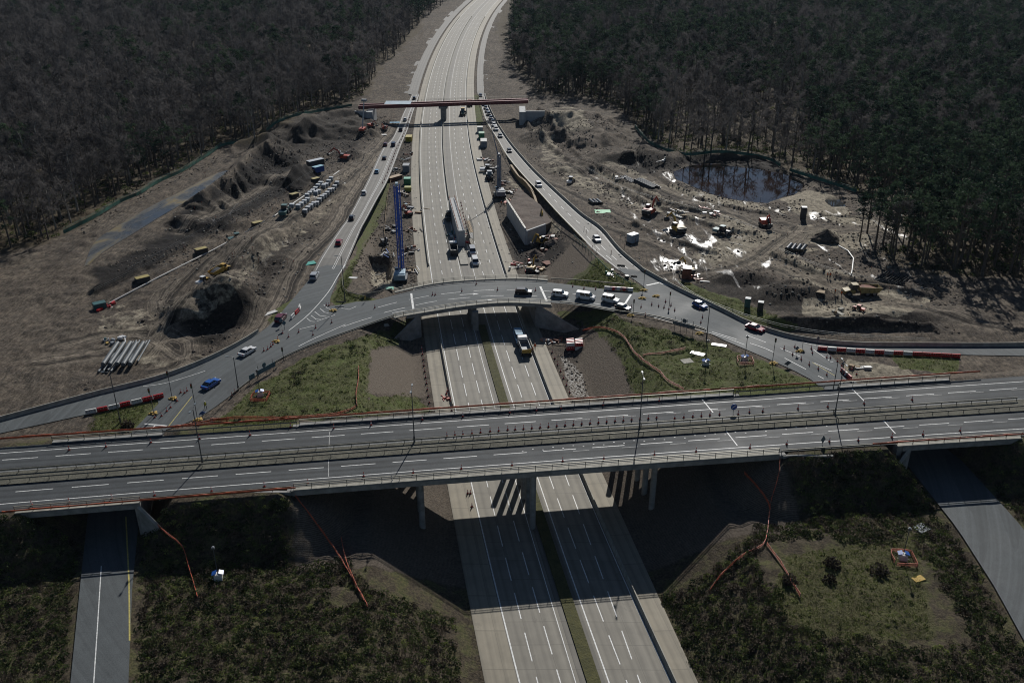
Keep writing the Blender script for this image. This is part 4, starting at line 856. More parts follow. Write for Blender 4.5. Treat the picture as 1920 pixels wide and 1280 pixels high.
def scatter(name, protos, pts, scales, mats_all, seed=0):
    """a stuff object: geometry nodes instance small plants on its points"""
    cc = bpy.data.collections.new(name + '_sources')
    for p in protos: cc.objects.link(p)
    me = bpy.data.meshes.new(name); me.vertices.add(len(pts)); me.vertices.foreach_set('co', np.asarray(pts, np.float32).ravel())
    r_ = np.random.default_rng(seed)
    for an, arr, ty in (('sc', scales, 'FLOAT'), ('rz', r_.random(len(pts)) * 6.283, 'FLOAT'), ('pk', r_.integers(0, len(protos), len(pts)), 'INT')):
        a = me.attributes.new(an, ty, 'POINT'); a.data.foreach_set('value', np.asarray(arr, np.float32 if ty == 'FLOAT' else np.int32))
    o = link(bpy.data.objects.new(name, me)); o['kind'] = 'stuff'
    g = bpy.data.node_groups.new(name + '_nodes', 'GeometryNodeTree'); g.interface.new_socket('Geometry', in_out='INPUT', socket_type='NodeSocketGeometry'); g.interface.new_socket('Geometry', in_out='OUTPUT', socket_type='NodeSocketGeometry')
    gi = g.nodes.new('NodeGroupInput'); go = g.nodes.new('NodeGroupOutput'); ip = g.nodes.new('GeometryNodeInstanceOnPoints'); ci = g.nodes.new('GeometryNodeCollectionInfo')
    ci.inputs['Collection'].default_value = cc; ci.inputs['Separate Children'].default_value = True; ci.inputs['Reset Children'].default_value = True
    def na(nm, ty): x = g.nodes.new('GeometryNodeInputNamedAttribute'); x.data_type = ty; x.inputs[0].default_value = nm; return x.outputs[0]
    cx_ = g.nodes.new('ShaderNodeCombineXYZ'); g.links.new(na('rz', 'FLOAT'), cx_.inputs[2])
    g.links.new(gi.outputs[0], ip.inputs['Points']); g.links.new(ci.outputs[0], ip.inputs['Instance']); ip.inputs['Pick Instance'].default_value = True
    g.links.new(na('pk', 'INT'), ip.inputs['Instance Index']); er = g.nodes.new('FunctionNodeEulerToRotation'); g.links.new(cx_.outputs[0], er.inputs[0]); g.links.new(er.outputs[0], ip.inputs['Rotation'])
    g.links.new(na('sc', 'FLOAT'), ip.inputs['Scale']); g.links.new(ip.outputs[0], go.inputs[0])
    md = o.modifiers.new('scatter', 'NODES'); md.node_group = g; return o
def proto_obj(name, mb, mats):
    me_o = mb.build(name, mats); COL.objects.unlink(me_o); return me_o
def whole(i):
    kind, t, c, mt, mc = VAR[i]; m = MB(); m.add(t.v, t.f, 0); m.add(c.v, c.f, 1); return proto_obj('woodland_tree', m, [mt, mc])
WH = [whole(i) for i in range(8)]
rg = np.random.default_rng(5)
def wood_points(poly, xr, yr, cell, jitter=.45):
    xx, yy = np.meshgrid(np.arange(*xr, cell), np.arange(*yr, cell)); xx = xx.ravel() + rg.uniform(-jitter, jitter, xx.size) * cell; yy = yy.ravel() + rg.uniform(-jitter, jitter, yy.size) * cell
    z = terrain(xx, yy); px, py = proj(xx, yy, z); s = sdf(px, py, poly); dm = np.minimum(np.abs(xx - mx('L', yy)), np.abs(xx - mx('R', yy))); ok = (s < -3) & ((dm > 16) | (yy < 420)) & ((xx < mx('L', yy) - 12) | (xx > mx('R', yy) + 12))
    ok &= (sdf(xx, yy, POND) > 3) & (sdf(xx, yy, POND2) > 2)
    return xx[ok], yy[ok], z[ok], px[ok], py[ok], s[ok]
SPEC = []
for side, poly, xr, yr, cell in (('L', WOOD_L, (-420, 30), (240, 620), 6.6), ('R', WOOD_R, (0, 460), (225, 640), 6.0)):
    SPEC.append((side,) + wood_points(poly, xr, yr, cell))
allb, allp = [], []; pts_b, pts_p = [], []
for side, x, y, z, px, py, s in SPEC:
    pine = (fbm(x, y, 40, 3) * .6 + fbm(x, y, 13, 2) * .7 > (.15 if side == 'L' else -.1)) & (rg.random(len(x)) < .85)
    pine |= (side == 'R') & (px > 1590) & (py > 330) & (py < 480)
    thin_ = (side == 'R') & (px > 1250) & (px < 1510) & (py > 190) & (rg.random(len(x)) < .6); pine &= ~((side == 'R') & (px > 1250) & (px < 1500) & (py > 205))
    near_e = (s > -26) | (py > 330); inframe = (px > 150) & (px < 1770) & (py > 150)
    for i in np.argsort(-py):
        if thin_[i]: continue
        rec = (x[i], y[i], z[i], side, px[i], py[i]); tgt, n_ind = (allp, pts_p) if pine[i] else (allb, pts_b)
        (tgt if (inframe[i] and near_e[i] and len([1 for q in tgt if q[3] == side]) < 125) else n_ind).append(rec)
# photo's lone pine in the left wood and the stand of pines by the pond
allp = [q for q in allp]; q = PT(243, 345); allp.append((q.x, q.y, q.z, 'P', 243, 345))
for px, py in ((1612, 452), (1640, 470), (1655, 458), (1668, 474), (1692, 462), (1700, 480), (1722, 470), (1738, 486), (1626, 436), (1680, 440), (1715, 446), (1745, 455)):
    q = PT(px, py); allp.append((q.x, q.y, q.z, 'S', px, py))
TL = {('bare', 'L'): ('bare brown deciduous tree at the edge of the wood left of the works', 'bare trees along the left wood edge'), ('bare', 'R'): ('bare greyish deciduous tree among pines in the wood right of the works', 'bare trees along the right wood edge'),
      ('pine', 'L'): ('dark green pine among bare trees in the wood left of the works', 'pines in the left wood'), ('pine', 'R'): ('dark green pine at the edge of the wood right of the works', 'pines along the right wood edge'),
      ('pine', 'P'): ('lone broad green pine standing out among bare trees at upper left', None), ('pine', 'S'): ('tall pine with a bare trunk in the stand right of the brown pond', 'pine stand beside the brown pond')}
def plant(lst, kind):
    protos = {}
    for x, y, z, side, px, py in lst:
        v = random.randrange(4) + (4 if kind == 'pine' else 0)
        if side == 'S': v = 4
        if side == 'P': v = 7
        lb, gp = TL[(kind, side)]; key = (v, side); sc = random.uniform(.75, 1.12) * (1.0 if side != 'S' else 1.05)
        if key not in protos:
            r = None
            for k2 in protos:
                if k2[0] == v and r is None: r = copy_thing(protos[k2], (x, y, z), 0, lb)
            r = r or tree_proto(v, lb, 'tree', gp); protos[key] = r
            if gp: r['group'] = gp
            elif 'group' in r: del r['group']
        else: r = copy_thing(protos[key], (x, y, z))
        r.location = (x, y, z); r.rotation_euler = (0, 0, random.uniform(0, 6.28)); r.scale = (sc,) * 3
random.seed(3); plant(allb, 'bare'); random.seed(4); plant(allp, 'pine')
# far woodland, one mass
def far_points(xr, yr, cell):
    xx, yy = np.meshgrid(np.arange(*xr, cell), np.arange(*yr, cell)); xx = xx.ravel() + rg.uniform(-.45, .45, xx.size) * cell; yy = yy.ravel() + rg.uniform(-.45, .45, yy.size) * cell
    ok = ((xx < mx('L', yy) - 26) | (xx > mx('R', yy) + 24)); ok &= ~((xx > -430) & (xx < 465) & (yy < 640)) & (np.abs(xx) < 180 + .62 * yy) & (yy > 230)
    z = np.where(yy > 420, .35, 3.0); return xx[ok], yy[ok], z[ok]
X = far_points((-950, 950), (230, 1000), 7.6); X2 = far_points((-1500, 1500), (1000, 1900), 11)
fx = np.concatenate([X[0], X2[0]]); fy = np.concatenate([X[1], X2[1]]); fz = np.concatenate([X[2], X2[2]])
pn_ = fbm(fx, fy, 60, 3) * .6 + fbm(fx, fy, 18, 2) * .6 > np.where(fx < 0, .1, -.08)
wb = [(a, b, c) for a, b, c, *_ in pts_b] + list(zip(fx[~pn_], fy[~pn_], fz[~pn_])); wp = [(a, b, c) for a, b, c, *_ in pts_p] + list(zip(fx[pn_], fy[pn_], fz[pn_]))
scatter('bare_woodland', WH[:4], wb, rg.uniform(.6, 1.3, len(wb)), None, 1); scatter('pine_woodland', WH[4:], wp, rg.uniform(.6, 1.3, len(wp)), None, 2)
# clumps of undergrowth
def clump(seed, n, r, h, s, mat, up=0.0):
    random.seed(seed); m = MB()
    for _ in range(n):
        a = random.uniform(0, 6.28); q = math.sqrt(random.random()) * r; z = random.random() ** .7 * h * (1 - (q / r) ** 2 * .7)
        if up:
            b0 = Vector((q * math.cos(a), q * math.sin(a), -.05)); tip = b0 + Vector((random.gauss(0, .25), random.gauss(0, .25), 1)) * h * random.uniform(.5, 1); sd_ = rv(s); sd_.z = 0; m.add([b0 - sd_, b0 + sd_, tip], [(0, 1, 2)])
        else: quad(m, Vector((q * math.cos(a), q * math.sin(a), z)), s * random.uniform(.6, 1.3), s * random.uniform(.5, 1))
    return proto_obj('plant_clump', m, mat)
def area(polys, step, sink=0.0, dens=None):
    P_ = [v for pl in polys for v in [P(x, y, 6) for x, y in pl]]; x0, x1, y0, y1 = min(v.x for v in P_) - 4, max(v.x for v in P_) + 4, min(v.y for v in P_) - 4, max(v.y for v in P_) + 8
    xx, yy = np.meshgrid(np.arange(x0, x1, step), np.arange(y0, y1, step)); xx = xx.ravel() + rg.uniform(-.5, .5, xx.size) * step; yy = yy.ravel() + rg.uniform(-.5, .5, yy.size) * step
    z = terrain(xx, yy); px, py = proj(xx, yy, z); s = np.min([sdf(px, py, pl) for pl in polys], 0); ok = s < 0
    ok &= np.min([sdf(xx, yy, q) for q in ROADS_ALL], 0) > .9; ok &= (xx < mx('L', yy) - .5) | (xx > mx('R', yy) + .5)
    at = np.abs(yy - (A3N(xx) + A3F(xx)) / 2) - (A3F(xx) - A3N(xx)) / 2; ok &= at > 1.6
    sk = xx - SKEW * (yy - A3N(xx)); ok &= ~((sk > XA0 - 1) & (sk < XA1 + 1) & (at < 12))
    if dens is not None: ok &= dens(xx, yy)
    return np.stack([xx[ok], yy[ok], z[ok] - sink], 1)
I_L = [(400, 800), (470, 728), (570, 672), (650, 640), (735, 612), (772, 594), (742, 640), (700, 655), (690, 700), (690, 748), (770, 735), (815, 770), (560, 792)]
I_R = [(1040, 585), (1110, 580), (1180, 600), (1330, 640), (1410, 670), (1500, 712), (1560, 728), (1330, 748), (1185, 755), (1170, 680), (1120, 620)]
SM = [[(625, 565), (645, 520), (668, 470), (700, 380), (716, 350), (722, 360), (700, 430), (665, 500), (650, 545), (700, 562), (650, 575)], [(1062, 533), (1100, 515), (1120, 485), (1155, 515), (1205, 545), (1170, 546)], [(1275, 527), (1320, 545), (1400, 570), (1470, 595), (1510, 612), (1470, 618), (1380, 590), (1300, 558)], [(178, 775), (300, 748), (330, 752), (290, 790), (240, 812), (160, 815)], [(500, 604), (560, 550), (598, 500), (590, 520), (552, 578), (512, 610)], [(1660, 658), (1800, 668), (1800, 700), (1690, 690)]]
NEAR = [[(-700, 950), (250, 940), (400, 925), (548, 915), (690, 1100), (850, 1160), (880, 1420), (-700, 1420)], [(1250, 1420), (1240, 1120), (1320, 1080), (1410, 1000), (1460, 852), (1700, 830), (2400, 790), (2700, 1420)]]
HEDGE = [[(560, 690), (650, 640), (735, 612), (772, 594), (745, 640), (690, 660), (600, 720), (470, 760)], [(1040, 585), (1180, 600), (1330, 645), (1300, 668), (1140, 640), (1060, 612)], [(1190, 725), (1330, 730), (1500, 715), (1330, 745), (1190, 752)], [(400, 800), (560, 770), (700, 760), (700, 780), (560, 792)]]
G1 = [clump(20 + k, 20, .55, .3, .05, [GRASSM, GRASSM, GRASSM, GRASSD][k], 1) for k in range(4)] + [clump(30, 16, .4, .28, .09, GRASSM)]
B1 = [clump(40 + k, 46, .95, .9, .14, [BRAMB, BRAMB, BRAMB2, BRAMB][k]) for k in range(4)] + [clump(50, 30, .9, 1.4, .04, BRAMB2, 1), clump(51, 40, .7, .6, .12, GRASSM)]
p = area([I_L, I_R] + SM, .62, .02, lambda x, y: fbm(x, y, 5, 3) > -.18); p2 = area(SM[:2] + SM[3:5], .5, .02); p3 = area([[(1440, 1130), (1480, 1040), (1720, 1005), (1745, 1200), (1500, 1200)]], .5); gp_ = np.concatenate([p, p2, p3]); scatter('rough_grass', G1, gp_, rg.uniform(.4, 1.15, len(gp_)), None, 3)
p = area(NEAR, .72, .1, lambda x, y: (fbm(x, y, 9, 3) > -.3) & ((y < 999) & ~((x > P(1440, 1080, 5).x + 6 * fbm(x, y, 9, 3)) & (x < P(1745, 1080, 5).x) & (y < P(1600, 1030, 5).y + 10 * fbm(x, y, 11, 3)) & (y > P(1600, 1190, 5).y + 12 * fbm(x, y, 14, 3))))); p2 = area(HEDGE, 1.3, .25, lambda x, y: fbm(x, y, 7, 3) > .0); p3 = area([I_L, I_R], 1.6, .35, lambda x, y: fbm(x, y, 8, 3) > .12); sp_ = np.concatenate([p, p2, p3]); scatter('bramble_scrub', B1, sp_, rg.uniform(.3, 1.0, len(sp_)), None, 4)
pu = []
for poly, xr, yr in ((WOOD_L, (-300, 20), (250, 560)), (WOOD_R, (0, 330), (230, 560))):
    x, y, z, px, py, s = wood_points(poly, xr, yr, 3.4); k = rg.random(len(x)) < .55; pu.append(np.stack([x[k], y[k], z[k]], 1))
pu = np.concatenate(pu); scatter('wood_undergrowth', B1, pu, rg.uniform(.9, 2.2, len(pu)), None, 6)

# clods, lumps and stones strewn over the earthworks
def lump(seed, mt):
    random.seed(seed); m = MB(); rings = []
    for r_, z in ((.55, -.15), (1.0, .05), (.85, .45), (.35, .75)): rings.append([Vector((math.cos(a) * r_ * random.uniform(.6, 1.25), math.sin(a) * r_ * random.uniform(.6, 1.25), z + random.uniform(-.12, .12))) for a in np.linspace(0, 6.283, 7)[:-1]])
    m.loft(rings); return proto_obj('earth_lump', m, mt)
LUMPD = M('dark_clod', (.028, .022, .018), .95, var=.5, scale=.8); LUMPB = M('brown_clod', (.10, .076, .055), .95, var=.5, scale=.8); LUMPP = M('pale_clod', (.27, .235, .185), .95, var=.4, scale=.8)
W_L = [(150, 430), (300, 345), (420, 285), (500, 262), (640, 205), (740, 195), (745, 235), (690, 285), (640, 400), (560, 520), (500, 600), (420, 650), (300, 700), (150, 735)]
W_R = [(1000, 205), (1120, 215), (1190, 270), (1260, 292), (1460, 310), (1610, 372), (1743, 430), (1800, 560), (1800, 630), (1500, 612), (1330, 545), (1200, 480), (1090, 380), (985, 290)]
W_C = [[(700, 330), (775, 250), (778, 480), (800, 535), (690, 545), (660, 500)], [(905, 290), (960, 330), (1060, 440), (1075, 455), (1020, 515), (965, 480), (925, 350)], [(1045, 660), (1075, 660), (1110, 745), (1075, 747)]]
pl = area([W_L, W_R], 1.15, .05, lambda x, y: (fbm(x, y, 14, 3) > -.05) & (sdf(x, y, POND) > 0) & (sdf(x, y, TERRACE) > -1)); tm = track_side(pl[:, 0], pl[:, 1])[1]; pl = pl[(tm < .4) | (rg.random(len(pl)) < .12)]
pc = area(W_C, .9, .05, lambda x, y: fbm(x, y, 6, 3) > -.1)
scatter('earth_clods', [lump(1, LUMPD), lump(2, LUMPD), lump(3, LUMPB), lump(4, LUMPB), lump(5, LUMPB), lump(6, LUMPP)], np.concatenate([pl, pc]), np.concatenate([rg.random(len(pl)) ** 2.6 * .42 + .08, rg.random(len(pc)) ** 2 * .36 + .08]), None, 9)

# ------------------------------------------------------------------ water
WBR = mat_water('brown_pond_water', (0.018, 0.0105, 0.008)); PUDM = mat_puddle(); FILM = mat_water('grey_puddle_water', (0.05, 0.05, 0.048), 0.05)
def water(name, poly, dz, mat, zfix=None):
    zc = min(v.z for v in poly); c = sum((Vector(v) for v in poly), Vector()) / len(poly); q = [Vector((v.x, v.y, 0)) for v in catmull(list(poly) + [poly[0]], 4)[:-1]]
    z = float(zs(c.y)) + dz if zfix is None else zfix; return patch(name, q, mat, z, 3.0)
water('pond_water', POND, 0, WBR, ZP1); water('pond_water_small', POND2, 0, FILM, ZP2); water('terrace_puddle', PUD, 0, PUDM, ZT - .12)

# ------------------------------------------------------------------ barriers, rails, fences
RED = M('red_plastic', (0.42, 0.018, 0.02), 0.35, var=.3, scale=2); WHITEP = M('white_plastic', (0.62, 0.61, 0.58), 0.4, var=.2, scale=2); CONEO = M('cone_orange_red', (0.55, 0.045, 0.025), 0.5, var=.2); CONEW = M('cone_reflective_white', (0.65, 0.65, 0.63), 0.4, var=.1)
YEL = M('machine_yellow', (0.42, 0.25, 0.03), 0.45, var=.35, scale=1.2); YELB = M('sandbag_yellow', (0.45, 0.3, 0.07), 0.8, var=.3, scale=4); ORM = M('machine_orange_red', (0.42, 0.055, 0.02), 0.45, var=.3, scale=1.2); BLUEM = M('rig_blue', (0.03, 0.10, 0.42), 0.4, var=.3, scale=1); PALEB = M('rig_pale_blue', (0.22, 0.34, 0.42), 0.5, var=.25, scale=1)
TEAL = M('machine_teal', (0.03, 0.10, 0.10), 0.5, var=.3, scale=1.5); GREENC = M('container_green', (0.045, 0.20, 0.09), 0.55, var=.25, scale=1.2); GREYC = M('container_grey', (0.19, 0.21, 0.23), 0.55, var=.2, scale=1.2); RUST = M('rusty_brown', (0.16, 0.055, 0.03), 0.8, var=.5, scale=1); WOODM = M('timber', (0.3, 0.22, 0.13), 0.8, var=.35, scale=3); BLKPIPE = M('black_plastic_pipe', (0.016, 0.018, 0.02), 0.25, var=.3); DGREY = M('dark_machine_grey', (0.04, 0.042, 0.045), 0.5, var=.3); WHT = M('white_vehicle_paint', (0.66, 0.66, 0.65), 0.3, var=.08, coat=.4); LAMPR = M('tail_lamp_red', (0.3, 0.01, 0.01), 0.2); LAMPW = M('headlamp_clear', (0.7, 0.7, 0.68), 0.12); SIGNB = M('sign_blue', (0.012, 0.075, 0.30), 0.4, var=.1); SIGNG = M('sign_back_grey', (0.10, 0.125, 0.145), 0.5, var=.15); GREENF = M('green_fence_mesh', (0.03, 0.12, 0.085), 0.7, var=.6, scale=.4); HIVIS = M('hi_vis_orange', (0.6, 0.13, 0.02), 0.7); HIVISY = M('hi_vis_yellow', (0.5, 0.5, 0.06), 0.7); SKIN = M('skin', (0.35, 0.2, 0.14), 0.6); NAVY = M('navy_cloth', (0.02, 0.024, 0.04), 0.9)
def wall_thing(name, label, cat, pts, w_, h, mat, group=None, step=2.0):
    m = MB(); q = resample(pts, step=step); rings = []
    for i, p in enumerate(q):
        d = q[min(i + 1, len(q) - 1)] - q[max(i - 1, 0)]; d.z = 0; d.normalize(); s = Vector((-d.y, d.x, 0)); Zv = Vector((0, 0, 1))
        rings.append([p - s * w_, p + s * w_, p + s * w_ * .9 + Zv * h * .12, p + s * w_ * .42 + Zv * h * .4, p + s * w_ * .3 + Zv * h, p - s * w_ * .3 + Zv * h, p - s * w_ * .42 + Zv * h * .4, p - s * w_ * .9 + Zv * h * .12])
    m.loft(rings); return tag(m.build(name, mat), label, cat, group)
zr = lambda pts, dz: [Vector((p.x, p.y, p.z + dz)) for p in pts]
ob = [p for p in catmull(Q1(OUT_L), 6) if p.x < P(500, 612, Z1).x]
wall_thing('concrete_barrier', 'low concrete barrier curving along the outer edge of the left roundabout road', 'barrier', off_line(zr(ob, 0), .45), .36, .95, STRUCL)
srb = [Vector((p.x, p.y, p.z)) for p in SR_R[::-1]]; orr = catmull(Q1(OUT_R), 6)
wall_thing('concrete_barrier', 'long concrete barrier along the outer edge of the right slip road and roundabout', 'barrier', off_line([p for p in srb if p.y > orr[0].y + 1] + orr, .45), .36, .95, STRUCL)
wall_thing('concrete_barrier', 'narrow concrete barrier between the left lanes and shoulder of the far motorway', 'barrier', mpts('B', 262, 900, -.35), .3, .9, STRUCL)
wall_thing('concrete_barrier', 'narrow concrete barrier between the right lanes and shoulder of the motorway', 'barrier', mpts('Rb', 60, 900, .35), .3, .9, STRUCL)
wall_thing('concrete_barrier', 'central concrete barrier of the far motorway beyond the bridge pier works', 'barrier', [Vector((float(mx('M1', y) + .75), float(y), 0)) for y in range(330, 900, 5)], .32, .95, STRUCL)
wall_thing('concrete_barrier', 'concrete barrier beside the left shoulder of the near motorway', 'barrier', mpts('B', 176, 213, -.35), .3, .9, STRUCL)
MEDG = mat_plain_noise('mossy_reserve', [(0.3, (0.03, 0.032, 0.012)), (0.6, (0.09, 0.085, 0.03)), (0.75, (0.13, 0.115, 0.05))], 0.6)
hedge = [Vector((float(mx('M1', y) * .45 + mx('M2', y) * .55), float(y), 0)) for y in np.arange(60, 222, 3)]
m = MB(); m.bar(hedge, 2.0, .22); tag(m.build('reserve_strip', MEDG), kind='structure')
def guard(label, pts, h=.75, step=3.2, double=False, cat='guard rail', group=None, posts=True, rail=RAIL, w_=.1):
    t = thing('guard_rail', label, cat, (0, 0, 0), 0, group); q = resample(pts, step=step); m = MB(); m.bar([p + Vector((0, 0, h - .27)) for p in q], w_ * .7, .27); m.build('rail', rail, t)
    if posts:
        pm = MB().box((0, 0, h / 2), (.1, .12, h)); first = None
        for p in q[:100]:
            if first is None: first = pm.build('post', rail, t); first.location = p
            else: c = first.copy(); COL.objects.link(c); c.parent = t; c.location = p
    return t
X0, X1 = P(-60, 900, Z2).x, P(1960, 780, Z2).x
guard('steel guard rail on the far side of the dual carriageway central reserve', clip_x(A3P(T_MU + .012, .1), X0, X1), .78)
guard('steel guard rail on the near side of the dual carriageway central reserve', clip_x(A3P(T_ME - .035, .1), X0, X1), .78)
guard('steel guard rail on the near embankment edge left of the long bridge', off_line(a3seg(1, XU0 + 1, XA0 - .5, .0), -.5), .75)
guard('steel guard rail on the near embankment edge right of the long bridge', off_line(a3seg(1, XA1 + .5, XU1 - 1, .0), -.5), .75)
guard('steel guard rail on the far embankment edge left of the long bridge', off_line(a3seg(0, XU0 + 1, XA0 - .5, .0), .6), .75)
guard('steel guard rail on the far embankment edge right of the long bridge', off_line(a3seg(0, XA1 + .5, XU1 - 1, .0), .6), .75)
ri = [p for p in RING_IN_S if p.x < P(745, 592, Z1).x and p.x > P(420, 752, Z1).x]; guard('steel guard rail along the inner kerb of the left roundabout curve', off_line(zr(ri, .02), -.7), .8)
ri = [p for p in RING_IN_S if p.x > P(1040, 568, Z1).x and p.x < P(1330, 622, Z1).x]; guard('steel guard rail along the inner kerb right of the roundabout bridge', off_line(zr(ri, .02), -.7), .8)
guard('steel guard rail on the inner side of the right slip road', off_line([p for p in SR_L if p.y > 262], .5), .8, rail=M('aged_rail', (0.28, 0.25, 0.15), .6, .3))
guard('steel guard rail along the curved nose behind the roundabout bridge', catmull(Q1([(642, 520), (645, 545), (668, 556), (700, 553), (735, 545)]), 6), .8)
guard('pale timber edging rail along the top of the retaining works left of the blue rig', catmull([PT(*p) for p in [(735, 335), (728, 365), (724, 400), (721, 445)]], 5), 1.1, rail=WOODM)
guard('pale guard rail across the verge right of the roundabout bridge', Q1([(1034, 526), (1090, 529), (1150, 535), (1170, 537)]), .8)
guard('green site fence rail beside the right slip road', [PT(*p) for p in [(1076, 450), (1108, 482), (1140, 516), (1182, 541)]], 1.8, rail=GREENF, w_=.06)
def mesh_fence(label, pts, h=1.0, mat=ORANGE, name='mesh_fence', cat='fence', step=2.5, posts=True, sag=.12, thick=.05, solid=False):
    if mat is ORANGE and not solid: thick = min(thick, .05); step = min(step, 1.6)
    t = thing(name, label, cat); q = resample(pts, step=step); m = MB(); vs = []
    top = [p + Vector((random.uniform(-.05, .05), random.uniform(-.05, .05), h - random.random() * sag)) for p in q]
    k_ = 1 if thick > .035 else .35; m.bar([p - Vector((0, 0, .1)) for p in top], thick * 1.6, .12 * k_); m.bar([p + Vector((0, 0, h * .48)) for p in q], thick, .1 * k_)
    rings = []
    for p, t_ in zip(q, top):
        rings.append((p, t_))
    
    if solid: m.bar([p + Vector((0, 0, h * .15)) for p in q], .05, h * .7)
    elif mat is ORANGE:                                          # open netting: cords and knots with gaps, sagging between posts
        for f in (.2, .4, .6, .8):
            m.bar([p.lerp(t_, f) for p, t_ in rings], .03, .045)
        for (p, t_), (p2, t2) in zip(rings, rings[1:]):
            for k in range(4): f = k / 4; m.tube([p.lerp(p2, f) + Vector((0, 0, .1)), t_.lerp(t2, f)], .018, 3, cap=False)
    elif thick > .035: m.bar([p + Vector((0, 0, h * .12)) for p in q], thick * .6, h * .62)
    m.build('mesh_panel', mat, t)
    if posts:
        pm = MB().tube([(0, 0, -.2), (0, 0, h + .1)], .035, 5); f = None
        for p in q[:60]:
            if f is None: f = pm.build('post', POLE, t); f.location = p
            else: c = f.copy(); COL.objects.link(c); c.parent = t; c.location = p
    return t
V3 = Vector
def net(label, t, x0, x1, ex, h=.5, dz=.95): return mesh_fence(label, off_line(a3seg(t, x0, x1, dz), ex), h, step=1.5, posts=False, thick=.08, sag=.3, solid=True)
net('orange netting along the far parapet of the long bridge', 0, XA0 - 12, XA1 - 2, 1.15); net('orange netting along the far parapet of the left short bridge', 0, XU0 - 38, XU0 + 26, 1.15); net('orange netting along the far parapet of the right short bridge', 0, XU1 - 30, XU1 + 30, 1.15)
net('orange netting along the near edge at bottom left', 1, XU0 - 20, XU0 + 26, -1.15, .4, .6); net('orange netting along the near parapet at far right', 1, XU1 - 6, XU1 + 24, -1.0, .4, .9)
for lb, pl in (('orange netting fence snaking from the bridge wing wall across the right slope', [(1092, 622), (1112, 617), (1130, 616), (1150, 622), (1170, 634), (1190, 664), (1215, 684), (1238, 700)]), ('thin orange netting fence running through the right grass triangle', [(1205, 668), (1240, 664), (1285, 656)]), ('orange netting fence down the lower part of the right grass triangle', [(1238, 700), (1252, 716), (1282, 732)]),
               ('short upright orange netting fence in the left grass triangle', [(673, 690), (672, 716), (668, 742), (670, 764)]), ('orange netting fence along the verge at the foot of the left grass triangle', [(395, 790), (450, 786), (560, 786), (640, 776), (668, 764)]), ('orange netting fence beside the embankment foot at the left', [(330, 806), (375, 794), (430, 789)]),
               ('orange netting fence branching down the dark right embankment', [(1462, 862), (1458, 900), (1447, 935), (1443, 955), (1440, 985), (1434, 1018), (1420, 1030), (1395, 1042), (1360, 1072), (1330, 1108)]), ('faint orange netting fence under the right end of the long bridge', [(1395, 890), (1420, 915), (1440, 945), (1444, 960)]), ('pair of orange ropes running to the bottom edge at right', [(1437, 1022), (1460, 1052), (1480, 1085), (1500, 1120)]),
               ('orange netting fence down the wing wall at bottom left', [(258, 955), (300, 992), (340, 1024), (352, 1055), (362, 1090), (372, 1125)]), ('orange netting fence descending the dark left embankment', [(548, 925), (580, 965), (612, 1010), (640, 1050), (668, 1100), (690, 1140)]), ('red cable netting beside the left embankment fence', [(640, 1012), (648, 1050), (662, 1085), (675, 1115)])):
    mesh_fence(lb, catmull([PT(*p) for p in pl], 4), .8, step=2.0, thick=.09, sag=.3)
GF = dict(mat=GREENF, h=2.0, step=3.0, thick=.06)
for lb, pl in (('green mesh site fence along the edge of the left wood', [(120, 440), (178, 410), (225, 382), (262, 366), (295, 345), (345, 322), (395, 290), (425, 273), (485, 268)]), ('green mesh site fence continuing past the red machine to the far bridge', [(500, 248), (520, 232), (560, 218), (610, 209), (660, 200)]), ('green mesh site fence along the right wood and round the pond', [(1190, 240), (1215, 268), (1250, 284), (1290, 293), (1340, 288), (1390, 291), (1440, 301), (1463, 314)]), ('wire site fence along the wood right of the pond', [(1480, 322), (1530, 338), (1605, 362)]), ('green mesh site fence between pines at right', [(1672, 384), (1684, 402), (1690, 422)])):
    mesh_fence(lb, catmull([PT(*p) for p in pl], 4), **GF)
SITEW = M('grey_wire_fence', (0.14, 0.15, 0.15), .5, .4)
for lb, pl in (('grey wire fence beside the haul road on the left', [(178, 548), (260, 508), (330, 474), (420, 430), (500, 385), (560, 340), (600, 318)]), ('grey wire fence below the black mound on the left', [(240, 510), (330, 462), (420, 412), (500, 366), (545, 342)]), ('post and wire fence along the outer edge of the right roundabout', [(1265, 528), (1300, 556), (1360, 582), (1430, 606), (1500, 622), (1600, 634), (1743, 642)]), ('low wire fence across the middle of the right works', [(1100, 318), (1160, 352), (1240, 378), (1330, 402), (1420, 432)]), ('low wire fence beside the lower right haul road', [(1460, 470), (1530, 500), (1600, 520), (1680, 535), (1743, 548)])):
    mesh_fence(lb, catmull([PT(*p) for p in pl], 4), 1.2, SITEW, step=3.5, thick=.03)
WPIPE = M('white_pipe', (0.5, 0.49, 0.46), .5, var=.2)
for lb, pl, r_, mt in (('long pale pipe lying beside the left haul road', [(205, 570), (300, 520), (400, 470), (455, 440), (515, 408), (560, 376), (600, 348), (636, 322)], .22, WPIPE), ('white hose curving across the lower right works', [(1572, 462), (1590, 472), (1600, 486), (1598, 505), (1596, 515)], .2, WPIPE)):
    m = MB(); m.tube([PT(*p) + V3((0, 0, .25)) for p in pl], r_, 7); tag(m.build('pipeline', mt), lb, 'pipe')

